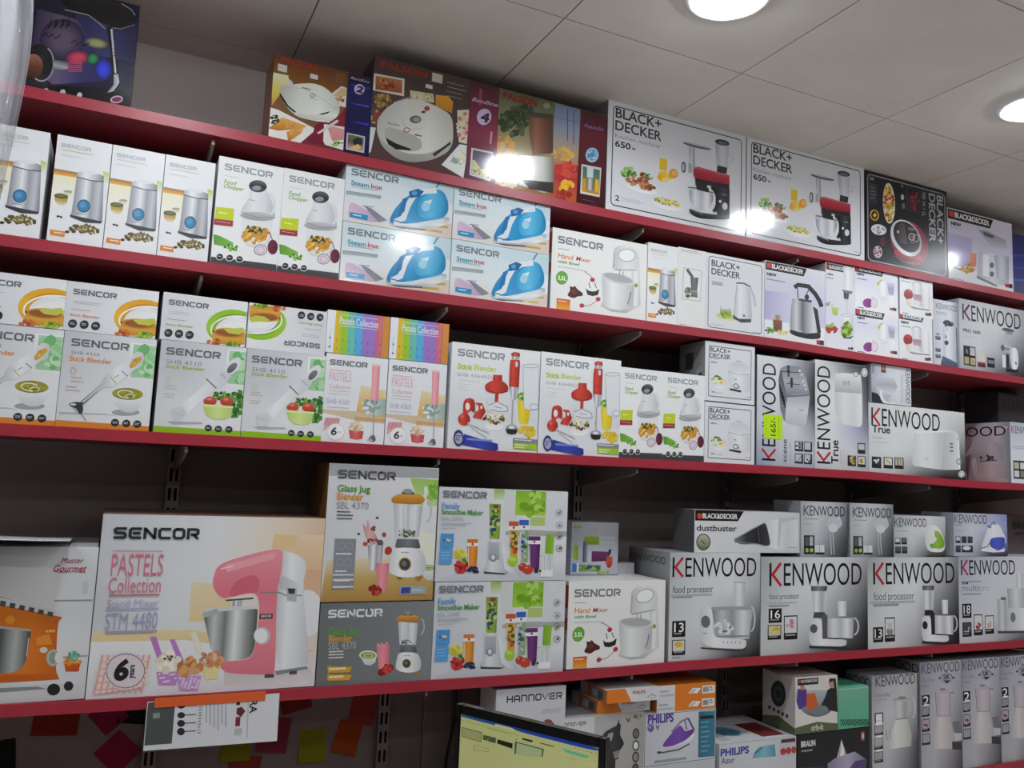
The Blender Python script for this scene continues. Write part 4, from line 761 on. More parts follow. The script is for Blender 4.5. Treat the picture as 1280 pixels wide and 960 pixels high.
def art_ken_small():
    a = Art((410,155,637,188,632,402,405,378), 0.188, 0.131, ('h','c8cad2','dcdee4','e2e4ea'), 39)
    a.p('gradient_panel').grid(['a8acb8 d0d2da e0e2e8 d8dae0','b4b8c4 d8dae0 e4e6ea d8dae0','8a8c94 c4c6cc dcdee4 d4d6dc']); a.f([405,320,440,330,480,380,500,390,405,378],'2a2c32'); a.f([415,160,428,162,424,215,412,212],'8a90a8'); a.r(466,168,492,212,'3a3c44'); a.r(470,176,488,200,'b4704c')
    a.p('product_picture'); a.f([440,230,540,245,556,290,540,330,450,320,430,290], ('v','cfd1d8','b4b6be','d8dae0')); a.arc(510,330,50,60,16,'e8eaee',60,200); a.f([470,330,520,340,500,372,480,365],'c0c2ca')
    a.p('brand_lettering'); a.t('KENWOOD', 604,192,628,388,'3a3c44',0,0,-90)
    a.p('caption'); a.l([580,220,576,380],3,'b4b6be'); a.l([590,225,586,380],2,'b4b6be')
    return a
def art_ken_pink():
    a = Art((380,320,850,320,848,840,370,810), 0.290, 0.225, ('h','6a5458','8a7278','a8989e','c8bcc4','d8d4dc','9a98a4'), 40)
    a.p('gradient_panel'); a.f([380,400,600,420,560,800,380,800], ('v','a89096','8c646c','6c4c54')); a.f([700,340,840,360,740,520,540,600,640,420],('h','bca8ae','e0d8de'))
    a.p('product_picture'); a.f([660,500,740,480,800,520,800,640,650,640], ('h','c4b4bc','dcd2d8','b8a8b0')); a.f([630,635,810,655,808,795,630,785], ('h','d8c0c4','e4d0d2','c8b0b4')); a.f([585,625,620,610,630,790,810,800,830,810,826,830,600,815], ('v','ecdce0','d4bcc2')); a.b(700,610,50,26,['4a3a40','6c5a60','c8b8be'],18,12); a.l([640,645,760,642],6,'2c2428'); a.r(505,740,550,795,'d4b8be'); a.r(450,740,495,800,'8c6c72')
    a.p('brand_lettering'); a.t('KENWOOD', 240,350,822,434,'1e1a20',0)
    return a
def art_ken_std(seed=41):
    a = Art((0,0,100,0,100,134,0,134), 0.168, 0.225, ('v','b8bccb','dcdfe8','e4e6ec'), seed)
    a.ken(5,8,95,24,'3a3e4c'); a.lines(8,52,70,60,2,'a8acb8'); a.r(8,84,70,124,'2a2c30')
    for i in range(3):
        for j in range(2): a.r(11+20*i,88+18*j,27+20*i,102+18*j,('c8c0a0','d8dade','8a8468')[(i+j)%3])
    return a
def art_dark_box():
    a = Art((0,0,100,0,100,60,0,60), 0.30, 0.12, ('h','2c2a2e','343236','3a383c'), 42)
    a.p('brand_lettering').t('KENWOOD', 8,10,92,32,'101012',0); return a
def art_gourmet():
    a = Art((-262,102,524,120,462,940,-349,963), 0.258, 0.309, ('h','c4c8cc','d6d9dd','e0e2e5'), 50)
    a.p('scenery').grid(['8c8e90 b8babd d8dadc dcdee0','a8aaad d0d2d4 e0e2e4 dcdee0','c8cacc dcdee0 e4e5e7 dcdee0','c0c2c4 d4d6d8 dcdee0 d4d6d8']); a.l([285,404,495,406],9,'9a9ca0'); a.f([-300,840,470,860,465,940,-349,960],'d4d4d4'); a.r(440,300,465,370,'d0d2d6'); a.l([330,712,475,706],10,'a8aaae')
    a.f([-300,870,200,865,255,880,-300,905],'8a8c8e')
    a.p('product_picture'); a.f([-200,300,60,400,326,470,328,500,306,520,300,780,320,830,-240,840], ('h','c8601c','dc7420','e07c24','c4601c')); a.f([-200,290,0,382,330,466,326,492,0,420,-200,340], 'd8dcda')
    for i in range(7): a.f([-60+52*i,382+13*i,-30+52*i,388+13*i,-36+52*i,418+12*i,-66+52*i,410+12*i],'4c5458')
    a.e(45,500,26,22,'e8a030'); a.f([-180,545,160,545,158,600,140,720,110,770,40,790,-140,785], ('h','3c4440','9aa09c','4c5450','b4b8b4','3a403c')); a.l([-180,548,0,540,160,560],12,'b0b4b2'); a.l([150,600,140,700],5,'d8d8d4'); a.f([190,600,260,580,280,640,195,640],'e89038')
    a.e(232,668,22,16,'d4d4cc'); a.e(285,712,38,46,'b8bcb0'); a.e(285,712,22,34,'8ca08c'); a.e(316,712,22,30,'e4e4e0'); a.f([-240,790,310,800,322,830,-240,845],'c8601c'); a.lines(240,560,300,590,1,'f0b070')
    a.e(292,884,36,32,'202226'); a.e(374,868,26,26,'26282c'); a.f([-349,905,-100,900,-100,930,-349,940],'8c8e90')
    a.p('food_picture'); a.f([346,742,438,742,428,790,356,788], ('v','dc6c2c','c4501c')); a.b(392,735,46,18,['e8a030','dc8428'],16,12); a.b(398,705,34,22,['7cc0a8','9cd4bc','5ca48c'],22,11)
    for i in range(6): a.l([352+15*i,750,360+13*i,786],3,'b04418')
    a.p('brand_lettering'); a.t('Master', 318,172,436,204,'a8485c',0,.3); a.t('Gourmet', 274,212,452,250,'b03048',.01,.3); a.l([300,252,380,248,452,256],3,'a8485c')
    return a
def art_pastels():
    a = Art((388,40,1238,55,1195,698,328,745), 0.474, 0.383, ('h','dfe0e4','e2e3e7','e6e6e8','ece4dc'), 51)
    a.p('scenery').grid(['c8cacf d8dade e4e4e6 e8dccc e0c4a8','d4d6da e0e2e5 e8e8ea ecdcc8 dcb494','d8dade e0e2e6 e6e4e0 e8dcd0 e0ccc0','dcdce0 e4e4e6 e6e6e8 e4e4e6 e0dcdc']); a.f([1040,115,1235,120,1228,310,1160,310,1160,250,1030,170], ('v','ecd4b0','e4b488')); a.f([1040,115,1130,120,1120,170,1030,170],'e8c898'); a.f([1150,250,1230,255,1220,480,1170,470],('v','e0b090','dcc0a8')); a.f([725,300,880,310,870,450,715,450], ('v','ecdcb8','e8d09c')); a.e(1170,420,60,90,'e8e8ea'); a.f([355,485,720,480,1200,560,1200,590,700,520,350,525], ('v','ecd8a8','e0c488')); a.f([345,525,700,520,1210,590,1197,700,328,745], ('v','eeeef0','e4e4e6')); a.f([1170,570,1215,560,1200,640,1190,690,1170,690],'e0d4d0')
    a.p('product_picture')
    a.f([850,620,1040,640,1170,625,1200,660,1100,700,850,690], ('v','c8c0c4','e4dcdc')); a.f([1060,176,1120,190,1160,215,1165,250,1150,310,1175,590,1168,625,1045,645,1050,340,1060,270], ('h','c8cace','f0f1f3','dfe1e4','c8cace')); a.f([805,290,820,240,870,215,1000,180,1060,172,1075,190,1068,270,1050,340,1046,640,1030,655,860,648,830,620,850,600,940,598,968,560,985,400,975,345,920,340,850,365,825,350,806,320], ('v','ee98a4','e47c8c','ea8c98','e07888')); a.f([870,330,900,290,960,270,985,290,980,340,925,345,870,360],'d8687c'); a.f([850,235,1000,196,1050,186,1040,210,860,262],'f2a8b0'); a.l([835,250,885,238],5,'f8d8dc')
    a.f([1062,270,1150,312,1148,330,1060,330], ('h','c0c2c6','e4e6ea')); a.l([985,340,1060,340,1086,352,1148,352],5,'8a8c92'); a.f([1086,322,1128,325,1126,376,1090,372],'b8babf'); a.f([1092,324,1122,326,1118,346,1096,345],'3c3e44')
    a.f([882,365,918,365,914,392,880,392], METAL); a.l([855,370,960,362],6,'4a4c52'); a.f([770,425,780,405,978,392,976,440,965,560,940,595,830,605,800,560,782,480], ('h','3c4040','c8ccca','7c807e','e8eaea','9aa09c','4c504e')); a.f([775,400,978,390,978,402,778,415],'d8dadc'); a.f([765,420,820,400,830,420,775,436],'b0b4b6'); a.e(994,505,32,33,'c8cacf'); a.e(990,505,25,28,'eff0f2'); a.r(985,422,1034,440,'3a3438'); a.t('SENCOR',990,426,1030,436,'e0d8d8',.03)
    a.f([1045,640,1168,622,1170,632,1050,655],'8a8c90'); a.r(1100,640,1128,652,'4c4e54'); a.r(1005,652,1040,664,'4c4e54')
    a.p('food_picture'); SP=('7a4c9a','b07cc4')
    a.f([568,508,592,505,618,585,600,595],'c07cc8'); a.f([644,518,662,516,698,600,680,612],'c080cc'); a.f([718,492,742,490,770,560,748,570],'ece8d8')
    a.f([594,640,680,640,668,690,602,690],'c890d0'); a.b(636,604,42,34,['f0ecd8','e4dcc4','fff8e8'],26,14); a.b(645,590,26,14,['4a3428'],9,5)
    a.f([765,625,838,615,826,665,780,672],'ece0a0'); a.b(800,595,42,30,['e0a878','d08c5c','ecc09c'],26,13); a.b(800,590,34,22,['a85c5c'],8,4)
    a.f([670,655,765,655,750,712,682,710],'d09cd8'); a.b(715,622,44,34,['cf8c54','e0a870','b8743c'],26,15)
    for i in range(20): a.e(684+((i*23)%72), 664+((i*17)%42), 5,4,'f0e0f4')
    for i in range(12): a.e(604+((i*19)%64), 648+((i*13)%38), 4,4,'f0e0f4')
    a.sencor(430,90,750,140,'303236'); a.p('caption')
    a.r(424,180,616,183,'c86c80'); a.t('PASTELS', 424,192,613,274,'d8788c',0); a.t('Collection', 414,282,606,338,'d8788c',0); a.r(412,347,602,350,'c86c80'); a.t('Stand Mixer', 408,366,598,394,'b4b0d0',0); a.r(402,400,600,402,'b4b0d0'); a.t('STM 4480', 402,416,594,474,'a8a4c8',0); a.r(400,485,594,488,'a8a4c8')
    a.f([398,572,572,578,562,680,520,700,360,722,370,640],'f2dcd4')
    for i in range(9): a.l([392+22*i,574,362+22*i,718],7,'e8a8a0')
    for i in range(5): a.l([385-4*i,600+26*i,560-4*i,600+24*i],6,'eab4ac')
    a.e(478,634,76,68,'e4d8dc'); a.arc(478,634,72,64,3,'55474c')
    for i in range(24): a.e(478+77*math.cos(i*.2618), 634+69*math.sin(i*.2618), 5,5,'e4d8dc')
    a.t('6', 436,596,486,664,'1e1c20',.05,.1); a.t('years', 486,612,512,662,'3a3438',.02,0,90)
    return a
def blender_pic(a, X, Y, s):
    """glass jug blender; X,Y shift and s scale from one drafting"""
    def T(*p): return [X+s*v if i%2==0 else Y+s*v for i,v in enumerate(p)]
    a.f(T(-72,60,-62,232,62,232,78,70), ('h','b8bcc0','dfe2e4','c8ccce','e8eaec','a8acb0')); a.b(*T(0,215),50*s,20*s,['3c4434','5c6450','8a9080'],24,7*s)
    for dx in (-40,-10,22): a.l(T(dx,70,dx*.8,190),4*s,'f0f2f4')
    a.arc(*T(95,95),28*s,60*s,8*s,'c0c4c8',-80,80)
    a.f(T(-88,38,-70,22,-40,10,40,8,78,18,90,36,84,52,60,62,-60,62,-82,54), ('v','dca850','cc8c34','b87828')); a.f(T(-30,0,32,0,36,14,-34,14), '6c6a64'); a.e(*T(0,-4),24*s,12*s,'9a9a96')
    a.f(T(-52,245,60,245,72,288,40,298,-44,296,-60,286), ('h','5c6064','7c8084','4c5054')); a.f(T(-64,290,70,290,100,340,104,400,84,432,30,446,-40,444,-88,424,-92,390,-80,330), ('h','d8dadd','f4f5f6','e6e8ea','c4c6ca')); a.e(*T(-8,376),34*s,36*s,'c8a044'); a.e(*T(-8,376),28*s,30*s,'3c3e44'); a.e(*T(-12,372),14*s,16*s,'74767c'); a.lines(*T(-30,312,30,326),1,'b0b2b8')
    a.f(T(46,440,88,436,72,462,60,462),'b87c34'); a.f(T(-50,444,-20,446,-26,456,-44,454),'8a5c28')
def art_jug():
    a = Art((65,32,520,42,505,590,35,608), 0.278, 0.3245, ('h','d6d7da','dcdde0','e0e2e2'), 52)
    a.p('scenery'); a.f([66,32,520,44,518,84,64,84],'a8a9ab'); a.f([400,85,520,90,518,200,440,195], ('v','9cc45c','c4d8a0')); a.r(460,120,474,200,'dfe4d8'); a.r(440,155,518,162,'dfe4d8'); a.b(490,130,30,40,['7cb03c','98c454'],18,12); a.f([60,430,512,400,505,590,35,608], ('v','e4dcc4','c8a868','b08848')); a.f([430,300,515,320,512,470,440,440],'e8ead8')
    a.b(230,360,10,10,['a04048'],2,2)
    a.p('food_picture'); a.f([228,365,294,360,284,470,238,472], METAL); a.e(280,355,14,12,'5a5a5c'); a.f([205,270,222,300,226,250,238,300,262,320,272,355,240,370,214,320], ('h','c89090','e0b4b0','c88888')); a.b(250,350,22,10,['8c4448','6c3034'],8,7); a.b(248,300,10,8,['7c4c40'],4,7); a.e(296,322,9,10,'b04438'); a.e(315,388,15,18,'b83830',20); a.e(266,253,6,5,'4c4444'); a.e(190,321,6,5,'4c4444'); a.e(218,362,10,9,'c04c44'); a.f([264,440,320,442,308,560,276,560], ('h','d87c8c','ee9caa','d87484')); a.b(270,555,26,18,['b83030','d04840','8c2424'],18,11); a.e(485,450,36,14,'e4e6e4'); a.f([452,450,506,452,506,510,475,508,458,480], ('v','f0f0ee','c8cac8')); a.e(484,456,28,12,'98a048'); a.arc(486,456,16,6,3,'e8ecc8')
    a.p('product_picture'); blender_pic(a, 392, 142, 0.80)
    a.sencor(102,58,338,102,'5c5d60'); a.p('caption'); a.t('Glass Jug', 100,120,234,148,'5a9a3c',.02); a.t('Blender', 98,152,206,182,'dc9a34',.02); a.t('SBL 4370', 97,190,228,218,'9a9ca2'); a.lines(98,228,165,270,3,'55575c',.35)
    a.f([92,342,180,342,172,550,82,555],'8c8f94'); 
    for x, y in ((120,372),(152,372),(115,440),(148,440)): a.arc(x,y,13,15,2,'a8abb0')
    a.lines(97,402,165,414,1,'e8eaec'); a.lines(95,475,160,484,1,'e8eaec')
    for y in (490,510,540): a.r(84,y,172,y+4,'d4d6d8')
    a.lines(92,514,165,524,1,'e8eaec'); a.lines(90,542,160,550,1,'e8eaec'); a.f([366,534,478,532,476,566,364,570],'a4acb8'); a.f([372,540,412,538,410,564,370,566],'3a4c94'); a.lines(418,546,470,556,2,'d8dce4')
    return a
def art_jug_grey():
    a = Art((35,608,502,590,490,918,0,958), 0.281, 0.188, ('h','6e7274','7a7e80','868a8c'), 53)
    a.p('product_picture'); blender_pic(a, 394, 642, 0.555)
    a.p('food_picture'); a.f([190,815,262,815,258,848,236,862,212,858], ('v','f0f0ee','c8cac8')); a.e(227,818,38,20,'e8e8e4'); a.e(227,819,32,15,'98a048'); a.arc(228,820,18,8,3,'e0e4b8'); a.f([262,775,320,770,312,870,272,882], ('h','dc7c88','ee98a4','d47480')); a.b(292,772,26,8,['ee98a4'],8,6); a.b(300,878,28,20,['b83030','d04840','8c2424'],16,12)
    a.p('brand_lettering').st('SENCOR', 66,632,286,672,'e8eaec',.26,.17); a.p('caption'); a.lines(280,632,290,640,1,'d8dadc'); a.t('Glass Jug', 64,708,186,730,'5cae3c',.02); a.t('Blender', 64,738,160,760,'dca040',.02); a.t('SBL 4370', 62,768,176,792,'b8babc'); a.lines(62,804,125,838,3,'e8eaea',.4)
    a.f([54,868,158,868,148,892,54,896],'d8a430'); a.f([52,902,156,902,146,926,52,930],'d8a430'); a.lines(62,876,145,888,1,'f4ecd0'); a.lines(60,910,142,922,1,'f4ecd0')
    return a
def bottle(a, x0, x1, y0, y1, cap, fill, cols, slope=0):
    a.f([x0,y0+(y1-y0)*.2,x1,y0+(y1-y0)*.2,x1-(x1-x0)*.1,y1,x0+(x1-x0)*.1,y1], fill)
    if cols: a.b((x0+x1)/2, y0+(y1-y0)*.6, (x1-x0)*.32, (y1-y0)*.34, cols, 18, (x1-x0)*.2)
    a.r(x0-2,y0+(y1-y0)*.11,x1+2,y0+(y1-y0)*.24,'f0f0f0'); a.r(x0,y0,x1,y0+(y1-y0)*.13,cap); a.e((x0+x1)/2,y0+(y1-y0)*.17,5,6,'8a3a30'); a.l([x0+5,y0+(y1-y0)*.28,x0+7,y1-8],3,'f4f0e4')
def art_smoothie():
    a = Art((33,35,650,50,635,472,17,487), 0.3705, 0.2345, ('h','d2d6da','dfe2e5','e4e6e8'), 54)
    a.p('scenery'); a.r(295,42,345,95,('v','98bc50','d4dcc0')); a.r(345,42,402,200,'dadcda'); a.r(400,48,545,168,('v','88b830','98c83c','a4d048')); a.b(475,110,60,50,['74a824','b4d868','90c034'],26,22); a.r(470,172,538,216,'b8cc78'); a.f([350,245,450,235,645,240,640,265,350,262],'b0b2ae'); a.f([160,420,645,380,636,472,17,487], ('v','dfe2e6','c8ccd2')); a.r(545,50,650,240,'dcdee2')
    a.p('product_picture'); a.f([272,112,328,115,322,282,274,280], ('h','8ca844','b0c458','7c9834')); a.b(298,205,20,68,['3c6434','345890','8cb03c','26406c','d0d870'],44,9); a.r(276,115,326,134,'8ca040'); a.e(304,126,14,10,'8a4c2c'); a.f([270,284,328,286,330,300,345,420,368,440,360,448,250,442,244,432,262,400,264,300], ('h','b4b8bd','e6e8ea','d0d4d8','b4b8bc')); a.f([270,296,320,298,322,380,268,380],('v','b8bcc2','a4a8b0')); a.e(292,370,17,20,'8a8e96'); a.e(292,368,9,12,'e4e6ea'); a.f([248,436,362,444,340,450,250,446],'3a3c40'); a.f([330,300,380,360,400,420,400,450,368,440,345,420], ('h','eceeef','d8dadd'))
    bottle(a,366,412,196,372,'d05838',('h','c89438','dcac48'),['c84c2c','3c6434','e8b840']); bottle(a,416,460,188,390,'3468c0',('h','a8b8bc','90a860'),['2c4c90','4c8434','b8ccd8','3c6434']); bottle(a,460,516,266,420,'6c3474',('h','54285c','743c80','4c2454'),None); bottle(a,168,218,284,420,'d87838',('h','c87c24','e89c38','c87420'),None)
    a.f([545,255,584,255,576,350,540,345], ('h','7cac2c','94c43c')); a.f([524,350,550,350,550,452,520,452],'dfe2e6'); a.f([552,350,578,350,574,456,550,456],'d8dce0'); a.r(518,425,574,456,'f2f3f4'); a.l([536,352,536,430],2,'a8acb4'); a.l([562,352,562,430],2,'a8acb4'); a.l([512,362,526,355],2,'888c94')
    a.p('food_picture'); a.f([105,340,160,342,165,370,130,378,102,368],'dcd048'); a.b(138,350,28,18,['e4dc68','c8c038'],10,13); a.b(140,415,28,26,['c02c30','d84440','981c24'],26,13); a.b(148,388,16,7,LEAF,8,7); a.b(205,428,30,12,['2c2c50','3c3c6c','1c1c38'],16,9); a.e(385,385,24,26,'a4cc3c'); a.b(378,380,14,12,['c4e068'],5,7); a.e(432,412,20,19,'c03c30'); a.e(458,424,24,22,'c8442f'); a.e(426,404,7,5,'e08878'); a.e(450,414,8,5,'e08878'); a.l([390,420,430,455],4,'c8ccd0'); a.b(505,425,16,10,['3c2848'],8,8)
    a.sencor(50,52,258,96,'7c8088'); a.p('caption'); a.t('Family', 46,110,130,140,'4c98d8',.01); a.t('Smoothie Maker', 44,142,242,168,'4c9434',.02); a.t('SBL 2900', 42,176,146,196,'b4b8be'); a.lines(44,206,200,218,1,'b4b8be'); a.lines(44,220,170,226,1,'b4b8be'); a.lines(44,232,140,238,1,'b4b8be')
    a.f([42,258,104,258,100,326,38,326],'4c9cdc'); a.b(70,292,15,10,['5c5040','d8d0b8'],8,7); a.f([38,332,98,332,95,402,34,402],'5ca4e0'); a.lines(44,345,86,390,3,'90c4ee',.3)
    for y in (150,210,262,322): a.arc(606,y,15,15,2,'9a9ea4' if y < 250 else '3c3e44'); a.b(606,y,8,8,['8a8e94' if y < 250 else '55575c'],4,5)
    return a
def art_smoothie_side():
    a = Art((35,68,302,72,300,375,25,372), 0.157, 0.152, ('h','a8acb4','c0c4cc','b0b4bc'), 55)
    a.p('scenery'); a.b(60,90,26,16,['8cac4c'],8,8); a.r(100,100,180,145,'b8bcc4')
    a.p('product_picture'); a.r(102,148,188,196,('v','9cc034','7c9c2c')); a.r(188,150,282,158,'d0d4da'); a.r(192,160,280,190,'c0c4cc'); a.l([195,186,280,186],3,'e0e4e8'); a.f([42,200,68,200,68,280,42,278],('h','98bc30','7ca028')); a.f([98,175,120,178,118,296,94,294],('h','3c3450','8c90a0')); a.f([142,232,250,236,250,290,142,292], ('v','7c3c74','5c2454')); a.f([245,225,262,222,256,255,244,250],'2a2830'); a.r(128,230,145,296,'c8ccd4'); a.f([232,262,270,266,268,320,236,325], 'c85838'); a.b(248,305,18,18,['d86038','b83c28'],8,10); a.f([70,308,200,314,198,350,66,346], ('h','6c9444','7ca850','48683a')); a.b(130,330,60,12,['48683a','9cb870','3c4c80'],20,8); a.f([36,300,60,305,58,350,34,350],'3c70b8'); a.b(210,355,40,10,['8cac3c','b4c468'],12,9); a.r(62,298,70,352,'e0e4e8')
    a.l([30,366,300,370],8,'8a8e90')
    return a
def kenpanel(a, P, Q):
    a.p('gradient_panel'); a.f(P, Q)
def fp_pic(a, X, Y, s, dark=False):
    """food processor with tall goblet blender"""
    def T(*p): return [X+s*v if i%2==0 else Y+s*v for i,v in enumerate(p)]
    a.f(T(10,10,85,10,82,40,12,40), ('h','4a4c50','8a8c90','34363a')); a.f(T(14,40,82,40,76,165,20,165), ('h','c0c2c6','eceef0','b4b6ba','dcdee0')); a.f(T(24,165,74,165,78,200,20,200),'4c4e54' if not dark else '232428')
    a.f(T(132,100,172,100,170,190,134,190), ('h','d4d6da','f0f1f2','c4c6ca')); a.f(T(82,195,205,200,200,320,82,320), ('h','b0b2b8','e4e6e8','c4c6ca','eceeef','a8aab0')); a.arc(*T(200,250),26*s,52*s,8*s,'c8cace',-80,80); a.l(T(80,198,208,200),5*s,'9a9ca2')
    a.f(T(0,205,62,205,66,318,100,326,172,325,170,368,60,372,0,360), ('h','cfd1d4','f4f5f6','e8e9eb','d8dadd')); a.f(T(58,180,85,180,84,318,62,318),'5c5e64' if not dark else '2a2b30'); a.e(*T(22,262),17*s,26*s,'5a5c62' if not dark else '26272b'); a.l(T(60,318,170,322),6*s,'2a2b30'); a.f(T(0,362,172,370,168,382,4,378),'2a2c30')
def fp_gobletless(a, X, Y, s):
    def T(*p): return [X+s*v if i%2==0 else Y+s*v for i,v in enumerate(p)]
    a.f(T(195,10,255,10,250,140,198,140), ('h','c8cacc','e8eaea','babcc0')); a.l(T(195,12,255,12),4*s,'9a9ca0')
    a.f(T(75,148,300,150,278,320,100,318), ('h','7c7e82','c8cacc','9a9ca0','e4e6e6','a8aaae')); a.f(T(75,146,302,140,300,160,76,164),'a4a6aa'); a.b(*T(140,250),50*s,40*s,['c8cacc','6c6e72','e4e6e6'],14,16*s); a.arc(*T(285,210),24*s,70*s,8*s,'d0d2d4',-80,80); a.l(T(90,310,275,305),9*s,'8a8c90')
    a.f(T(5,145,80,142,82,300,115,318,265,320,262,365,240,380,10,368), ('h','cfd1d3','f2f3f3','e8e9ea','e0e2e3')); a.e(*T(42,228),25*s,34*s,'6c6e72'); a.lines(*T(24,290,50,300),1,'8a8c90')
    for i in range(5): a.l(T(138+22*i,335,140+22*i,348),4*s,'8a8c90')
    a.f(T(14,370,240,384,262,372,262,382,220,392,14,380),'3a3c40')
def art_fp13():
    a = Art((345,343,810,340,812,890,318,928), 0.331, 0.302, ('h','d4d8da','e0e2e4','d4d6d8','c0c2c4'), 60)
    a.p('gradient_panel').grid(['b0b4b6 d0d4d6 dfe1e3 ccced0','c4c8ca dcdfe1 e2e4e6 b4b6b8','d0d3d5 dcdee0 b0b2b4 5c5e60','d4d6d8 bcbec0 4c4e50 18191b'])
    a.p('product_picture'); fp_gobletless(a, 482, 482, 0.98)
    a.ken(358,368,790,444); a.t('food processor', 354,516,564,546,'55575c'); a.lines(350,570,490,590,1,'9a9ca2'); a.r(340,562,560,564,'b4b6ba')
    a.tile(346,704,413,788,'13'); a.tile(342,808,410,888,None,'d8d8d0'); a.e(376,832,22,16,'e0b040'); a.p('caption'); a.lines(340,902,400,916,1,'9a9ca2')
    return a
def art_fp16():
    a = Art((-75,395,392,395,390,922,-76,955), 0.444, 0.2905, ('h','c8cccc','d8dadc','e4e6e7','b8babc','5a5c5e','2a2c2e'), 61)
    a.p('gradient_panel').grid(['a8acac c8cccd dadddf dcdee0 a8aaac','b8bcbe d8dbdc e6e8e9 c0c2c4 6c6e70','c4c8ca dcdee0 d0d2d4 8a8c8e 2c2e30','c8cacc c0c2c4 7c7e80 3c3e40 141517'])
    a.p('product_picture'); fp_pic(a, 132, 552, 0.96)
    a.ken(-38,430,365,530); a.t('food processor', -40,604,90,640,'6a6c70')
    a.r(-52,656,78,659,'b4b6ba'); a.lines(-42,670,60,690,1,'9a9ca2')
    a.tile(-42,690,14,768,'16'); a.tile(-46,784,12,862,None,'d0cca8'); a.tile(24,730,82,862,None,'dcdee0'); a.b(-18,808,18,14,['d8b048','e8d080'],8,9); a.b(52,780,14,26,['d8a8a8','c88c90'],8,9)
    return a
def art_fp13b():
    a = Art((395,398,912,392,910,888,390,922), 0.434, 0.291, ('h','c4c8c8','dcdee0','e4e6e7','c8cacc','6c6e70','3a3c3e'), 62)
    a.p('gradient_panel').grid(['a0a4a4 c4c8c8 d8dbdc cccecf 8a8c8e','bcc0c0 dcdedf e6e8e9 b8babc 5c5e60','ccd0d0 e0e2e2 d0d2d4 6c6e70 2c2e30','d0d2d2 d8dada a8aaac 3c3e40 141517'])
    a.p('product_picture'); fp_pic(a, 695, 548, 0.90, True)
    a.ken(428,430,890,526); a.t('food processor', 426,600,656,636,'6a6c70'); a.r(408,652,660,655,'b4b6ba'); a.lines(424,666,570,690,1,'9a9ca2')
    a.tile(420,798,476,880,'13'); a.tile(486,742,542,876,None,'dcdee0'); a.e(514,820,18,24,'8a8c90'); a.f([500,770,530,770,524,810,506,810],'c8cacc')
    return a
def art_fp18():
    a = Art((348,410,838,414,836,868,345,898), 0.482, 0.294, ('h','b8bccb','d4d6dc','dcdee4','d0d2d8','b0b2b8'), 63)
    a.p('gradient_panel').grid(['a4a8b8 c0c4d0 d4d6dc c8cad0','bcc0cc d8dae0 dcdee4 b8bac2','ccced6 dcdee2 b8babf 8a8c92','d0d2d8 c0c2c6 6c6e72 34363a'])
    a.p('product_picture'); a.f([668,508,706,508,704,590,668,590], ('h','c8cacf','e8eaec','c0c2c8')); a.f([616,592,760,590,758,700,620,700], ('h','a8aab0','dfe1e4','b8babf','e8eaec')); a.f([612,700,800,700,810,828,602,832], ('h','c4c6cb','eff0f2','dfe1e4')); a.e(644,752,14,28,'7c7e84'); a.f([560,650,610,645,606,835,560,836], ('h','b0b2b8','d8dade','a8aab0')); a.r(580,640,606,655,'6c6e74'); a.f([555,828,800,826,800,838,560,842],'4c4e54')
    a.f([700,860,838,700,836,868,600,884],'6a6c72')
    a.ken(364,430,664,496); a.t('true', 366,545,400,566,'3c3e44',.03); a.lines(400,548,485,562,1,'9a9ca2'); a.t('multi', 366,570,456,600,'8a8c92'); a.t('pro', 460,570,520,600,'b4b6bc'); a.lines(366,620,480,634,1,'9a9ca2')
    a.tile(364,676,414,754,'18'); a.tile(362,780,412,858,None,'4a4c50'); a.l([370,830,395,830,395,805,406,815],5,'c8cace'); a.tile(426,736,474,850,None,'dcdee0'); a.b(450,800,12,22,['8c3438','b04c4c'],8,9); a.tile(488,742,536,842,None,'e0e0dc'); a.b(512,790,12,20,['c8b098'],6,9)
    return a
def art_dust():
    a = Art((462,110,1022,120,1020,340,460,332), 0.404, 0.1225, ('h','e0e1e3','dcdddf','d4d5d7','cfd0d2'), 64)
    a.p('product_picture'); a.f([830,172,870,160,950,146,1010,144,1008,330,860,316,840,290], ('h','d8d9db','e6e7e8','d0d1d3','e0e1e3')); a.f([905,150,1008,142,1006,152,920,175,908,300,898,310],'c4c5c8'); a.f([662,264,750,210,832,168,848,230,860,296,830,302,780,290,700,292,668,278], ('h','7c7e82','3a3c40','26282c','44464a')); a.l([664,262,832,170],5,'b8babf'); a.l([668,280,780,288,830,300],5,'8a8c90'); a.l([790,200,800,280],3,'6c6e72')
    a.p('brand_badge'); a.f([464,110,716,114,684,168,464,166],'161618'); a.e(487,142,14,15,'d0502c'); a.r(476,134,498,150,'c84c2c'); a.t('BLACK&DECKER', 502,128,682,156,'f0f0f0',.03); a.p('brand_lettering'); a.t('dustbuster', 472,188,678,222,'3c3d42',.02)
    a.p('caption'); a.e(506,278,36,44,'3a3c3c'); a.e(506,278,31,39,('v','b8bca8','6c7058')); a.e(506,280,16,18,'98a468'); a.l([495,270,515,290],5,'3a402c'); a.lines(955,306,1005,320,1,'a8a9ac')
    return a
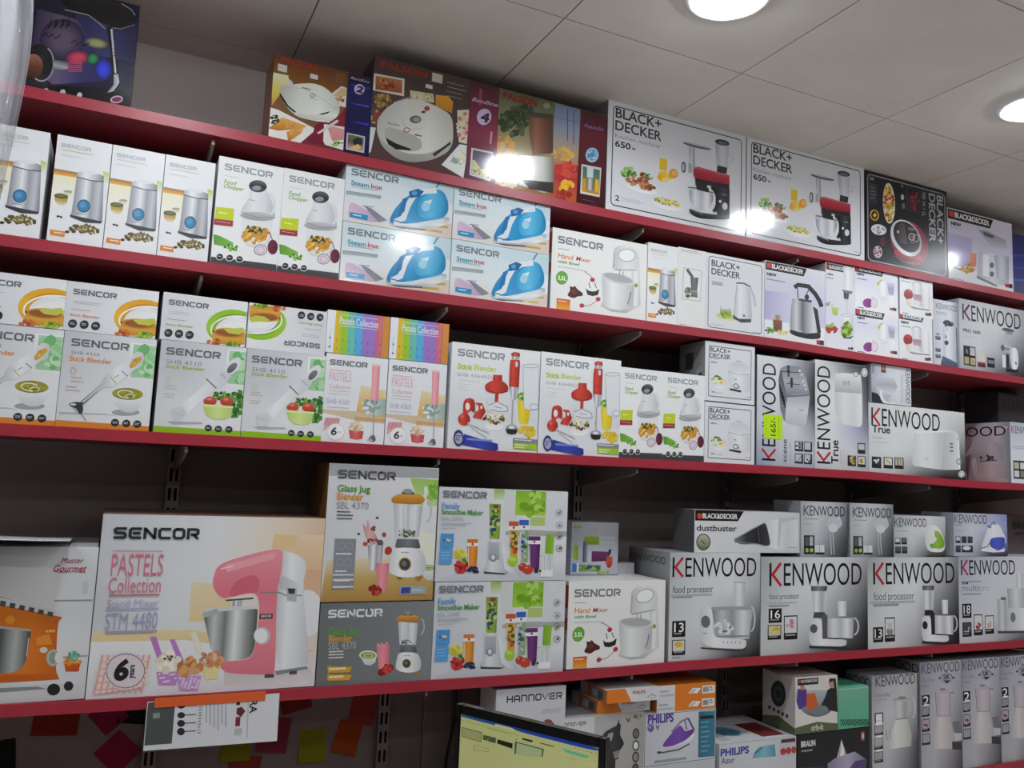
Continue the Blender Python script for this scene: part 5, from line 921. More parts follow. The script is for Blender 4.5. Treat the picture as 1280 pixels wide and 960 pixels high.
def art_kmix():
    a = Art((292,80,540,95,535,390,285,388), 0.197, 0.173, ('v','b8bcc0','c8cccf','b0b4b8','8c9094'), 65)
    a.p('gradient_panel').grid(['a8acb0 c4c8cc c0c4c8 8a8e92','b4b8bc d0d4d6 b4b8bc 6c7074','b8bcc0 c4c8cc 8a8e92 44484c','a4a8ac 94989c 5c6064 26282c'])
    a.p('product_picture'); a.f([440,180,500,170,512,200,500,220,450,225,438,210], ('h','c8ccd0','e0e4e8','d0d4d8')); a.e(470,205,42,34,'c4c8cc'); a.e(465,230,26,24,'d4d8dc'); a.l([450,255,452,375],4,'c8ccd0'); a.l([462,255,466,375],4,'c8ccd0')
    a.ken(308,104,528,150,'34373c','6c4a50'); a.lines(308,174,402,192,1,'9a9ea4'); a.lines(308,205,360,214,1,'9a9ea4')
    a.r(306,268,360,372,'232528'); a.r(312,275,330,325,'5c5e62'); a.r(336,275,354,325,'b8bcc0'); a.e(321,350,9,12,'a8b050'); a.e(345,350,9,12,'b8bc78'); a.r(364,322,386,362,'d8dce0'); a.r(390,322,414,362,'d8dce0'); a.r(364,362,414,374,'26282c')
    return a
def art_kgreen():
    a = Art((540,155,840,158,825,392,535,392), 0.250, 0.137, ('h','b4b8bc','d0d2d4','dfe1e2','c4c6c8'), 66)
    a.p('gradient_panel').grid(['a8acb0 c8cccf dfe1e2 c4c6c8','b8bcc0 d8dadc dcdee0 b4b6b8','bcc0c4 d0d2d4 a8aaac 6c6e70','b0b4b8 b0b2b4 2c2e30 1a1c1e'])
    a.p('product_picture'); a.f([715,235,760,200,800,225,822,280,828,330,810,366,724,362,712,300], ('h','d8dadc','eff0f0','e0e2e4')); a.f([770,240,795,245,820,285,826,325,808,345,740,342,738,315,765,318,770,280], ('h','7cac34','94c444','74a02c')); a.e(758,290,22,18,'e4e6e8')
    a.ken(543,170,726,210,'26282c','5a5c60'); a.lines(545,222,600,232,1,'9a9ea4'); a.lines(545,245,630,254,1,'9a9ea4')
    for x0, y0, c in ((542,284,'d0d2d4'),(578,284,'6c6e72'),(542,334,'55575c'),(578,334,'55575c')): a.r(x0,y0,x0+30,y0+38,'2a2c30'); a.r(x0+3,y0+3,x0+27,y0+26,c)
    return a
def art_kblue():
    a = Art((880,135,1185,138,1185,378,880,378), 0.284, 0.1485, ('h','c4c8d4','d0d4dc','b4b8cc','a8acc8'), 67)
    a.p('gradient_panel').grid(['a8acbc c8ccd8 b4b8d4 8c90cc','b4b8c4 d0d4dc c0c4d8 9ca0d0','b8bcc8 ccd0d8 8c90a8 8084b8','b0b4c0 a8acb8 3a3c48 2a2c38'])
    a.p('product_picture'); a.f([1068,230,1085,200,1130,190,1150,215,1175,270,1178,300,1120,345,1050,340,1030,330], ('h','d8dae4','f0f1f6','dfe0e8')); a.f([1088,275,1130,268,1172,268,1168,318,1130,342,1092,330,1080,310], ('h','4450b8','5460d0','3c48b0')); a.l([1085,205,1110,180,1118,200],7,'5860b0'); a.l([1070,205,1092,215],9,'4c54a0'); a.l([1028,335,1068,322,1080,300],4,'26283c'); a.f([1030,335,1130,345,1170,330,1165,352,1100,356,1035,348],'eceef2')
    a.ken(884,142,1070,188,'34384c','6c7088'); a.lines(890,200,940,212,1,'8a8ea4'); a.lines(890,235,940,242,1,'8a8ea4')
    for x0, y0, c in ((888,266,'c8ccd4'),(922,266,'3c3e48'),(956,266,'4c4e58'),(888,318,'4c4e58')): a.r(x0,y0,x0+28,y0+38,'34363f'); a.r(x0+3,y0+3,x0+25,y0+24,c)
    a.r(922,318,984,356,'34363f'); a.e(950,332,22,12,'e0e2ea')
    return a
def art_kblender1():
    a = Art((412,210,675,190,676,998,412,1010), 0.207, 0.325, ('v','c0c0c4','d0d0d4','ccccd0'), 70)
    a.p('gradient_panel').grid(['98989c b4b4b8 c4c4c8 b8b8bc','b8b8bc ccccd0 d0d0d4 a8a8ac','c0c0c4 c8c8cc a8a8ac 4c4c50','b8b8bc b8b8bc 7c7c80 242428'])
    a.p('product_picture'); a.f([534,395,634,392,622,540,546,550], ('h','b8bab8','d8dad8','a8aaa8','c8cac8')); a.e(584,388,50,18,'c0c2c0'); a.e(584,378,26,10,'8a8c8a'); a.l([534,392,636,388],5,'8c8e8c'); a.arc(640,460,22,84,8,'d0d2d0',-80,80); a.l([546,545,622,538],6,'6c6e6c'); a.f([548,548,616,545,640,660,636,760,500,770,520,640], ('h','c8c8c4','e8e8e4','d8d8d4','b8b8b4')); a.l([490,620,496,700],6,'a0a09c'); a.l([510,620,514,690],6,'b0b0ac')
    a.ken(434,208,664,268,'3a3a3e','5a5a5e'); a.t('blender', 430,336,520,362,'8a8a90'); a.lines(430,385,498,396,1,'9a9aa0'); a.lines(430,405,462,414,1,'9a9aa0')
    a.tile(426,486,474,560,'1'); a.tile(424,582,474,654,None,'b0b0b4'); a.tile(422,676,472,760,None,'b8b8bc'); a.tile(422,780,472,860,None,'a8a8ac')
    return a
def art_kblender2():
    a = Art((690,125,925,112,914,905,682,960), 0.200, 0.357, ('v','a8a8b4','b8b8c0','c0c0c4','b8b8be'), 71)
    a.p('gradient_panel').grid(['8c8c98 a8a8b4 b8b8c0 acacb6','a4a4ae bcbcc4 c4c4ca a0a0aa','acacb4 c0c0c6 b0acb4 6c6874','b0b0b6 b8b8bc 8a868c 3c3a42'])
    a.p('product_picture'); a.f([770,350,860,345,850,520,780,530], ('h','b4a8b0','d0c4cc','c0b4bc')); a.e(816,345,48,18,'b8b8be'); a.e(818,328,18,9,'8c8c94'); a.l([774,350,780,526,852,524,860,350],3,'7c7884'); a.l([860,355,876,350,878,362],5,'6c6c74'); a.f([784,530,848,528,880,700,886,760,750,768,762,690], ('h','c4c0c0','dcd4d4','c8c0c0','b0a8a8'))
    a.f([866,570,905,560,908,640,880,645],'7a7680'); a.f([870,650,915,650,912,700,880,705],'c8c8cc'); a.f([860,710,912,715,912,770,860,765],'3c3a40')
    a.ken(700,132,916,190,'4c4c58','6c6c78'); a.t('blender', 697,244,776,268,'9494a0'); a.lines(697,300,755,312,1,'8a8a96')
    a.e(842,246,36,40,'a4a4ae'); a.f([824,262,862,262,842,286],'2c2c34'); a.t('UK', 826,222,858,250,'3c3c44',.04); a.arc(842,244,32,38,3,'3c3c44',190,350); a.r(796,238,806,252,'3c3c44'); a.r(874,236,886,250,'3c3c44')
    a.tile(696,372,740,440,'2'); a.tile(693,462,737,526,None,'9a9aa2'); a.tile(692,552,736,636,None,'b4a8b0'); a.b(714,585,10,16,['8c4c58'],5,9); a.tile(690,660,736,732,None,'a4a4ac')
    return a
def art_orbit():
    a = Art((365,150,537,135,530,360,365,378), 0.173, 0.165, 'e2ded8', 72)
    a.p('photo_panel'); a.e(450,225,84,84,('v','d4d8dc','a8b0b4','5c6468')); a.f([370,140,535,135,530,200,370,200],'dcd8d2'); a.f([375,195,410,195,410,265,380,280,370,250],'5a3c8c'); a.f([384,178,400,176,404,198,386,200],'b88c70'); a.f([410,215,445,212,455,260,430,290,410,270],'d0642c'); a.f([495,200,520,180,533,190,532,290,470,275,480,240],'26262a'); a.e(515,172,15,20,'c09880'); a.f([500,170,505,150,530,150,533,190,522,186,520,160],'2c2020'); a.l([500,210,470,270,440,280],12,'2a2a2e'); a.e(462,284,34,20,'7a8488',-14); a.f([365,330,450,312,530,318,530,360,365,378],'e2ded8')
    a.p('base_band'); a.f([365,352,450,328,531,335,530,364,365,380],'5c6a4a'); a.t('orb-it', 428,340,474,358,'dce0d0',.02)
    a.p('brand_badge'); a.r(374,154,458,174,'2a2224'); a.r(378,158,388,170,'c83c34'); a.t('BLACK&DECKER', 390,158,454,170,'e8e4e0',.02)
    return a
def art_orbit_side():
    a = Art((232,125,365,150,365,378,218,330), 0.14, 0.165, ('h','c4c0bc','d4d0cc'), 73)
    a.p('caption'); a.e(292,214,32,50,'34383a'); a.e(292,214,20,34,'4c5254'); a.e(292,214,9,16,'2c3032'); a.f([232,108,305,125,303,142,232,125],'3a3436')
    for i in range(5): a.e(252+19*i, 268+8*i, 7, 8, '4c4c4c')
    a.f([220,300,290,300,365,352,365,380,218,332],'5c6a4a'); a.lines(270,322,318,338,1,'a8b098')
    return a
def art_mint():
    a = Art((538,195,660,190,655,352,530,366), 0.132, 0.125, ('v','7cb8a0','68b494','5cb08c'), 74, 'satin')
    a.p('perforated_band'); a.k += 1
    for r in range(3):
        for c in range(12): a.f([543+9.6*c+(r%2)*4.8, 324+8*r+0*c, 549+9.6*c+(r%2)*4.8, 323+8*r, 545+9.6*c+(r%2)*4.8, 332+8*r, 540+9.6*c+(r%2)*4.8, 333+8*r], '1c3c30')
    a.l([545,202,655,197],3,'a8dcc8')
    return a
def art_braun():
    a = Art((375,380,660,350,660,560,375,582), 0.297, 0.172, ('h','141416','1a1a1e','1c1c22'), 75)
    a.p('product_picture'); a.f([512,512,545,395,570,460,580,512], ('h','d8d8d8','a8a8a8','c8c8c8')); a.f([545,395,556,430,560,512,535,512],'f0f0f0'); a.f([490,480,520,462,600,440,650,470,645,512,490,512], ('h','8c84a0','b4acc4','7c7490')); a.f([570,512,600,475,648,468,645,512],'5c4478'); a.r(628,368,642,400,'b06c54'); a.r(630,375,640,392,'d8c8b8')
    a.p('brand_lettering'); a.t('BRAUN', 388,402,442,424,'e0e0e0',.05); a.lines(390,432,440,440,1,'a8a8ac'); a.p('caption'); a.f([380,492,470,490,480,512,376,512],('h','2c4cb0','1c2c6c'))
    return a
def art_philips_iron():
    a = Art((822,212,1178,180,1175,440,818,475), 0.246, 0.142, ('h','c4c6cc','d0d2d6','c8cad0'), 76)
    a.frame(0.003, 0.0014, '3c4048', 0.002)
    a.p('brand_lettering'); a.t('PHILIPS', 838,218,964,248,'44308c',.04)
    a.p('caption'); a.e(852,280,16,20,'6c5c9c'); a.e(848,275,8,8,'a89cc8'); a.t('V', 876,266,896,288,'4a4c54',.04); a.f([1090,200,1172,196,1170,425,1088,430], ('h','2c6c84','3a7c94')); a.f([1098,222,1166,218,1166,234,1098,238],'1a1c20')
    for i in range(7): a.lines(1102,252+24*i,1150,262+24*i,1,'6cb0c4')
    a.lines(870,440,1030,455,1,'9a9ca4')
    a.p('product_picture'); a.f([902,378,1060,300,1068,320,1040,360,990,385,905,400], ('v','f0f0f4','c8c8d0')); a.l([905,402,990,388,1044,360],7,'4c4e58'); a.f([900,375,960,300,1000,262,1020,300,1050,290,1070,285,1062,310,1020,345,960,370], ('h','6c3c9c','7c4cb0','5c2c8c')); a.l([955,300,1000,250,1036,232],9,'8c7cac'); a.l([1036,232,1066,290],9,'5c4c7c'); a.l([1020,245,1030,290],6,'6c4c9c'); a.e(895,400,12,6,'3c3e48')
    return a
def art_philips_white():
    a = Art((60,440,368,425,368,700,60,720), 0.290, 0.170, ('h','d0d2d6','d8dadc','ccced2'), 77)
    a.p('brand_lettering'); a.t('PHILIPS', 64,460,176,486,'38409c',.04); a.t('Azur', 66,500,120,524,'6c5c9c',.02); a.p('product_picture'); a.f([195,490,215,462,280,455,285,512,190,512], ('h','6ca8c0','8cc0d4','5c98b4')); a.l([200,490,230,465],6,'3c6c84'); a.p('caption'); a.r(300,432,366,512,'c8c8cc'); a.r(306,436,364,450,'5c2c34'); a.e(314,492,12,16,'b83c3c'); a.e(336,490,12,16,'b83c3c'); a.e(358,488,10,16,'b83c3c')
    return a
def art_philips_top():
    a = Art((0,0,100,0,100,100,0,100), 0.290, 0.22, 'd4d6d8', 78)
    a.p('product_picture'); a.e(38,55,14,22,('h','5c98b4','8cc0d4')); a.f([22,50,42,40,52,60,40,75,24,70],'4c88a4'); a.p('caption'); a.r(62,30,92,90,'7c2c34'); a.lines(10,70,24,92,3,'9a9ca4')
    return a
def art_flat(left=False):
    a = Art((0,0,100,0,100,18,0,18), 0.205 if not left else 0.172, 0.036, 'd8d8da', 79+left)
    if left:
        a.p('orange_panel'); a.f([0,0,34,0,46,18,0,18],'e07c24'); a.p('caption'); a.t('PHILIPS', 48,4,72,8,'a84c3c',.03); a.l([76,14,84,10,92,13],0.9,'5c5c60'); a.l([80,15,90,15],0.7,'8c8c90')
    else:
        a.p('orange_panel'); a.f([30,0,100,0,100,18,30,18],'e07c24'); a.p('caption'); a.lines(4,7,24,11,1,'8c90a8'); a.r(2,12,28,15,'b8bac4'); a.f([52,13,60,6,74,7,68,14],'e8e8ea'); a.f([54,12,61,8,66,8,60,13],'b8babe'); a.r(76,4,98,15,'e4e4e4')
        for i in range(6): a.r(78+1.6*i,6,79+1.6*i,13,'3c3c40')
        a.lines(89,6,96,13,2,'55555a')
    return a
def art_flat_end():
    a = Art((0,0,100,0,100,34,0,34), 0.10, 0.034, 'd8782a', 81)
    a.p('caption'); a.f([18,5,90,5,90,29,18,29],'8c9498'); a.f([26,8,56,8,50,28,22,28],'c0c8cc'); a.f([60,8,84,8,84,28,56,28],'5c6468')
    return a
def art_hannover():
    a = Art((72,97,425,62,422,600,72,640), 0.202, 0.368, ('v','d0d0d4','c4c4ca'), 82)
    a.p('brand_lettering').st('HAnnOVER', 124,116,406,158,'26282c',.2,.14); a.t('GERMANY', 300,158,400,174,'9a9ca2',0,.3); a.p('caption'); a.e(338,236,33,38,'8c3a44')
    for i in range(16): a.e(338+33*math.cos(i*.3927),236+38*math.sin(i*.3927),7,7,'8c3a44')
    a.t('18', 318,224,356,250,'f0e8e8',.04)
    return a
def art_hann_iron():
    a = Art((418,230,822,210,818,640,418,660), 0.253, 0.282, ('h','c4c4c6','b4b2b0','a8a4a0'), 83)
    a.f([418,232,565,224,566,300,418,300],'d4d4d6'); a.p('brand_lettering').st('HAnnOVER', 380,248,524,272,'3a3c40',.2,.14); a.p('product_picture')
    a.f([600,320,612,290,650,272,680,262,690,250,700,262,694,300,720,335,700,360,640,390,600,380], ('h','26262a','3a3a3e','1a1a1e')); a.f([622,318,640,292,662,290,655,320,625,335],'a8a4a2'); a.l([640,412,692,390],6,'2c2c30'); a.l([680,262,690,240],5,'2a2a2e'); a.f([600,380,700,360,690,385,600,420],'8a8888')
    a.p('caption')
    for y in (298,346,392,438): a.e(778,y,18,22,'3c3c3e'); a.e(778,y,12,15,('6c6c6c','e8e8e8','8c8c8c','5c5c5c')[(y-298)//46])
    a.b(740,238,14,8,['6c5c3c'],4,8); a.b(785,232,22,8,['4c4c3c','6c6c4c'],8,7)
    return a
def art_kside(txt, W, H):
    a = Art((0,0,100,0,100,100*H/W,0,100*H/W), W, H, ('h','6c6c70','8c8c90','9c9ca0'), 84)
    a.p('brand_lettering').t(txt, 0,8,96,8+0.16*100*H/W*0.5,'26262a',0)
    return a
def art_fpside():
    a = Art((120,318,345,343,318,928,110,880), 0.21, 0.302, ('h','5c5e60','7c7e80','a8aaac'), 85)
    a.p('brand_lettering'); a.t('KENWOOD', 128,350,320,414,'1a1a1c',0)
    return a
def art_orangeside():
    a = Art((0,0,100,0,100,90,0,90), 0.27, 0.229, 'c8c8ca', 86)
    a.p('caption'); a.r(0,4,100,28,'c8502c'); a.r(0,28,100,36,'b8b8bc'); a.r(0,38,100,50,'cc6030'); a.r(0,50,100,54,'b8b4a0')
    return a
def art_jugside():
    return Art((0,0,100,0,100,110,0,110), 0.19, 0.3245, ('h','4c3418','6c4c20','7c5828'), 87)
def art_plain(W, H, c): return Art((0,0,100,0,100,100,0,100), W, H, c, 88)
def art_eggside():
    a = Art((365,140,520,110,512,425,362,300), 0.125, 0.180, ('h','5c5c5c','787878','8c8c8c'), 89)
    a.frame(0.008, 0.002, '3c3c3e', 0.003); a.p('product_picture'); a.r(385,165,422,228,'3c3a38'); a.f([440,240,480,230,500,130,505,300,440,275],'9a9a9a'); a.f([400,270,480,262,486,280,400,285],'2a2a2c')
    return a
def art_brown():
    a = Art((0,0,100,0,100,50,0,50), 0.30, 0.145, ('v','3c3434','54484a','5c5054'), 90)
    a.p('brand_lettering').t('BRAUN', 10,8,64,17,'121014',.05); a.p('product_picture'); a.l([15,24,50,22,85,34],3,'2a2426'); a.f([40,24,80,20,90,34,50,40],'7c6c70')
    return a
def art_blue():
    a = Art((0,0,100,0,100,80,0,80), 0.30, 0.25, ('v','1c2468','242c80','1a2260'), 91)
    a.p('caption'); a.l([5,30,40,24,95,28],2,'3c4ca8'); a.l([5,44,50,40,95,44],2,'3444a0'); a.l([4,60,60,54,96,62],3,'4454b0')
    return a
def art_flyer():
    a = Art((170,98,612,78,603,225,160,255), 0.274, 0.096, 'd4d4d8', 92, 'matt')
    a.p('grey_panel'); a.f([172,100,264,94,254,232,163,238],'4c5250'); a.r(190,134,212,150,'8a9490')
    a.p('utensil_picture')
    for i, y in enumerate((112,142,168,194)): a.e(284,y,13,9+i,'2c2c30'); a.l([296,y,334,y-2],3,'4c4c50')
    a.p('caption'); a.lines(345,96,350,205,12,'8a8c90')
    for i in range(6): a.l([368+13*i,94+2*i,368+13*i,165+((i*37)%28)],3.2,'9a9ca0')
    a.f([470,122,486,118,498,132,484,150,468,140],'6c2430'); a.r(468,100,480,112,'2a2024'); a.r(466,150,480,178,'7c2c38'); a.r(462,186,486,206,'b8b8bc'); a.l([508,88,504,216],1.6,'8a8c90')
    a.p('lettering'); a.t('RA', 514,98,536,138,'26282c',.02,0,-90)
    return a
# ------------------------------------------------------------------ the room
M_wall = mat('painted_wall', '8e8381', 0.75, noise=0.05, nscale=3, bump=0.08, bscale=40)
M_tile = mat('ceiling_tile', 'e6e2da', 0.7, noise=0.05, nscale=5, bump=0.12, bscale=25)
M_joint = mat('tile_joint', '625c54', 0.8)
M_floor = mat('floor_tiles', 'd2ccc2', 0.35, noise=0.08, nscale=2)
X0R, X1R, Y0R = -2.6, 5.2, -3.2
def struct(name, me, m, parent=None):
    o = link(name, me, m, parent)
    if parent is None: o['kind'] = 'structure'
    return o
struct('floor', box_mesh('floor', X0R, Y0R, -0.1, X1R, YW, 0), M_floor)
struct('wall_back', box_mesh('wall_back', X0R, YW, 0, X1R, YW+0.1, CEIL+0.1), M_wall)
struct('wall_left', box_mesh('wall_left', X0R-0.1, Y0R, 0, X0R, YW+0.1, CEIL+0.1), M_wall)
struct('wall_right', box_mesh('wall_right', X1R, Y0R, 0, X1R+0.1, YW+0.1, CEIL+0.1), M_wall)
struct('wall_front', box_mesh('wall_front', X0R-0.1, Y0R-0.1, 0, X1R+0.1, Y0R, CEIL+0.1), M_wall)
struct('wall_brightened_strip', box_mesh('trim', X0R, YW-0.010, 2.30, X1R, YW, CEIL, 0.001), mat('upper_wall_brightened', 'e8dedb', 0.7, noise=0.03, nscale=4))  # paler strip that paints brighter light onto the upper wall
struct('trim_1', box_mesh('trim', 0.872, YW-0.012, 0.3, 0.958, YW, 1.0, 0.002), mat('grey_trim', '8c8482', 0.6))
ceiling = struct('ceiling', box_mesh('ceiling', X0R, Y0R, CEIL+0.004, X1R, YW, CEIL+0.1), M_joint)
def tile_mesh(w, d):
    return box_mesh('ceiling_tile', 0.0015, 0.0015, 0, w-0.0015, d-0.0015, 0.0038, 0.001)
tm = tile_mesh(TILE, TILE); tm.materials.append(M_tile); strip = {}
rs = random.Random(2)
ys = [2.235-TILE*k for k in range(11)]
xs = [0.895+TILE*k for k in range(-7, 8)]
for j, y in enumerate([2.235]+[v-TILE for v in ys[:-1]]):
    for x in xs:
        x1 = min(x+TILE, X1R); xx = max(x, X0R); yy = max(y, Y0R)
        d = (YW-2.235) if j == 0 else (y+TILE-yy); wd = x1-xx
        if wd < 0.03 or d < 0.03: continue
        if abs(wd-TILE) < 1e-4 and abs(d-TILE) < 1e-4: me = tm
        else:
            key = (round(wd, 3), round(d, 3))
            if key not in strip: strip[key] = tile_mesh(wd, d); strip[key].materials.append(M_tile)
            me = strip[key]
        o = link('ceiling_tile', me, None, ceiling); o.location = (xx, yy if j else 2.235, CEIL-0.0002*rs.random())

# ceiling downlights
M_lens = mat('lamp_diffuser', 'f2f8ff', 0.4, emit=46.0)
M_ring = mat('lamp_ring', 'e4e4e4', 0.35)
ring_me = lathe('trim_ring', [(0.083, -0.012), (0.088, -0.014), (0.100, -0.010), (0.104, -0.001), (0.104, 0.0), (0.083, 0.0), (0.083, -0.012)], 40)
lens_me = lathe('diffuser', [(0.0, -0.034), (0.03, -0.033), (0.058, -0.026), (0.076, -0.014), (0.083, -0.002), (0.083, 0.0), (0.0, 0.0)], 40)
def downlight(lx, ly, label):
    t = thing('ceiling_downlight', label, 'ceiling light', (lx, ly, CEIL), group='round white ceiling downlights')
    link('trim_ring', ring_me, M_ring, t); link('diffuser', lens_me, M_lens, t); return t
NTH = ('first', 'second', 'third', 'fourth', 'fifth', 'sixth')
for lx, ly in LAMPS:
    if ly > 1 and 0.9 < lx < 1.5: lb = 'round lit ceiling downlight above the large mixer boxes, near the picture top'
    elif ly > 1 and 2 < lx < 2.6: lb = 'round lit ceiling downlight at the right edge, above the end of the top shelf'
    else: lb = 'round ceiling downlight, %s row from the shelves, %s from the left' % (NTH[round((1.4175-ly)/2/TILE)], NTH[round((lx-1.1675)/2/TILE)+2])
    downlight(lx, ly, lb)

# ------------------------------------------------------------------ wall shelving
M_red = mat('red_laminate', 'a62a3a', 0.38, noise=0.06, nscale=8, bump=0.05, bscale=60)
M_red_shaded = mat('red_laminate_shaded', '80202a', 0.5, noise=0.08, nscale=6)  # same red laminate, darkened to paint shade into the boards
M_steel = mat('upright_steel', '8e8684', 0.5, metal=0.2)
M_brk = mat('bracket_steel', '8a8378', 0.5, metal=0.3)
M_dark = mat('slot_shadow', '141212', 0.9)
PROF = {'A': [(-0.7,.795),(.5,.793),(1.2,.787),(2.2,.793),(3.7,.791)], 'B': [(-0.7,.465),(.1,.469),(.75,.474),(1.3,.480),(1.85,.483),(2.2,.477),(2.6,.474),(3.7,.470)],
        'C': [(-0.7,.075),(.6,.079),(1.3,.083),(1.85,.086),(2.25,.086),(2.7,.077),(3.7,.077)], 'D': [(-0.7,-.472),(0,-.483),(.5,-.487),(1.1,-.488),(1.5,-.480),(3.7,-.482)],
        'E': [(-0.7,-.892),(3.7,-.892)]}
def zs(sh, x):
    P = PROF[sh]
    for (a, za), (b, zb) in zip(P, P[1:]):
        if x <= b: return CAM_Z+za+(zb-za)*max(0, (x-a))/(b-a)
    return CAM_Z+P[-1][1]
def swept(name, sh, y0, y1, h0, h1, bev=0):
    bm = bmesh.new(); prev = None; P = PROF[sh]
    for x, z in P:
        z += CAM_Z; q = [bm.verts.new(v) for v in ((x, y0, z+h0), (x, y1, z+h0), (x, y1, z+h1), (x, y0, z+h1))]
        if prev:
            for i in range(4): bm.faces.new((prev[i], prev[(i+1) % 4], q[(i+1) % 4], q[i]))
        else: bm.faces.new(q)
        prev = q
    bm.faces.new(prev[::-1])
    return finish(bm, name)
def prism_x(name, pts, x0, x1):
    bm = bmesh.new(); a = [bm.verts.new((x0, y, z)) for y, z in pts]; b = [bm.verts.new((x1, y, z)) for y, z in pts]; n = len(pts)
    bm.faces.new(a); bm.faces.new(b[::-1])
    for i in range(n): bm.faces.new((a[i], b[i], b[(i+1) % n], a[(i+1) % n]))
    return finish(bm, name)
bracket_me = prism_x('bracket', [(2.008, -0.004), (2.008, -0.016), (2.05, -0.026), (YW-0.05, -0.058), (YW-0.027, -0.062), (YW-0.027, 0.0), (2.02, 0.0)], -0.0035, 0.0035)
UPX = [0.15+0.6*k for k in range(-1, 6)]
SL = {'A': 'topmost red shelf, carrying the sandwich makers and large mixer boxes', 'B': 'second red shelf from the top, with grinders, irons and kettles',
      'C': 'third red shelf from the top, with stick blenders and toasters', 'D': 'fourth red shelf from the top, with the pink mixer and food processor boxes',
      'E': 'lowest red shelf, under the tall blender boxes at bottom right'}
for sh in 'ABCDE':
    t = thing('wall_shelf', SL[sh], 'shelf', group='red laminate wall shelves')
    link('shelf_board', swept('shelf_board', sh, 1.9925, YW-0.028, -0.024, 0.0), M_red_shaded, t)
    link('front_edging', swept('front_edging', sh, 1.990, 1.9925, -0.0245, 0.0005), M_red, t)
    for ux in UPX:
        o = link('bracket', bracket_me, M_brk, t); o.location = (ux, 0, zs(sh, ux)-0.0245)
def upright_mesh():
    bm = bmesh.new(); W = 0.016
    for x0, x1 in ((-W, -0.0105), (-0.0035, 0.0035), (0.0105, W)): bm_box(bm, x0, YW-0.0265, 0.15, x1, YW-0.0245, 2.26)
    for i in range(43):
        z = 0.15+0.05*i
        for x0, x1 in ((-0.0105, -0.0035), (0.0035, 0.0105)): bm_box(bm, x0, YW-0.0265, z, x1, YW-0.0245, z+0.018)
    for s in (-1, 1): bm_box(bm, min(s*W, s*(W-0.002)), YW-0.0245, 0.15, max(s*W, s*(W-0.002)), YW-0.0005, 2.26)
    return finish(bm, 'slotted_channel')
up_me = upright_mesh(); back_me = box_mesh('slot_backing', -0.0135, YW-0.012, 0.152, 0.0135, YW-0.0005, 2.258)  # near-black strip inside the channel paints the shade in the slots
UL = ['left of everything, outside the picture', 'below the coffee grinders and above the pink mixer box', 'left of the monitor, above the counter', 'between the smoothie maker and food processor boxes', 'behind the dustbuster box', 'behind the small green and blue iron boxes', 'at the far right end']
for ux, s in zip(UPX, UL):
    t = thing('slotted_upright', 'slotted steel upright '+s, 'upright', (ux, 0, 0), group='slotted steel shelf uprights')
    link('slotted_channel', up_me, M_steel, t); link('slot_backing', back_me, M_dark, t)

# ------------------------------------------------------------------ cartons
KIND = {}
def kind(key, name, cat, W, H, D, art, side=None, col='d4d4d6', top=None): KIND[key] = dict(name=name, cat=cat, W=W, H=H, D=D, art=art, side=side, col=col, top=top, root=None)
def carton_mesh(W, H, D):
    bm = bmesh.new(); bm_box(bm, 0, 0, 0, W, D, H-0.0014)
    bmesh.ops.bevel(bm, geom=bm.edges[:], offset=0.0011, segments=2, affect='EDGES', profile=0.5)
    return finish(bm, 'carton')
def flap_mesh(W, D, a, b):
    return box_mesh('top_flap', W*a+0.001, 0.0004, -0.0013, W*b-0.001, D-0.002, 0.0, 0.0004)
def build_kind(k):
    K = KIND[k]; W, H, D = K['W'], K['H'], K['D']
    t = thing(K['name'], '', K['cat'])
    m = mat('board_'+K['col'], K['col'], 0.42, noise=0.03, nscale=12, bump=0.06, bscale=14)
    link('carton', carton_mesh(W, H, D), m, t)
    for a, b in ((0, 0.5), (0.5, 1)):
        o = link('top_flap', flap_mesh(W, D, a, b), m, t); o.location.z = H
    fp = None
    for nm, me in K['art']().meshes('front'):
        if nm == 'printed_panel': fp = link('front_panel', me, None, t)
        elif nm == 'price_sticker': link(nm, me, None, t)['label'] = 'neon yellow price sticker'
        else: link(nm, me, None, fp)
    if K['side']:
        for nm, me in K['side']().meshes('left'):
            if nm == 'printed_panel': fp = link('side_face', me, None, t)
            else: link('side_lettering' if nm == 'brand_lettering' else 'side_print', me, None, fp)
    if K['top']:
        for nm, me in K['top']().meshes('top'):
            o = link('top_print', me, None, t); o.location = (0, 0, H)
    K['root'] = t; return t
def put(k, x, z, label, group=None, y=YF, rz=0.0, flip=False, sh=None):
    K = KIND[k]
    if sh: z = zs(sh, x+K['W']/2)
    else: z += CAM_Z
    if K['root'] is None: r = build_kind(k)
    else:
        src = K['root']; r = src.copy(); COL.objects.link(r)
        for ch in src.children:
            c = ch.copy(); COL.objects.link(c); c.parent = r
            for g2 in ch.children:
                d = g2.copy(); COL.objects.link(d); d.parent = c
    for p in ('group',):
        if p in r: del r[p]
    if flip: r.location = (x+K['W'], y, z+K['H']); r.rotation_euler = (0, math.pi, 0)
    else: r.location = (x, y, z); r.rotation_euler = (0, 0, rz)
    r['label'] = label; r['category'] = K['cat']
    if group: r['group'] = group
    return r
B = 'box'
kind('dryer','hair_dryer_box',B,.205,.245,.10,art_dryer,None,'1a1a34')
kind('pal2','sandwich_maker_box',B,.243,.212,.12,art_palson2,lambda: art_plain(.12,.212,'8a4a30'),'6a4430')
kind('pal4','sandwich_maker_box',B,.347,.278,.13,art_palson4,None,'4a2430')
kind('palb','jug_blender_box',B,.343,.280,.20,art_palsonb,None,'4c2028')
kind('bdk','kitchen_machine_box',B,.5115,.334,.30,art_bdkitchen,lambda: art_plain(.30,.334,'8c8c90'),'c8c9ce')
kind('multi','multicooker_box',B,.405,.323,.26,art_multi,None,'1b1c22')
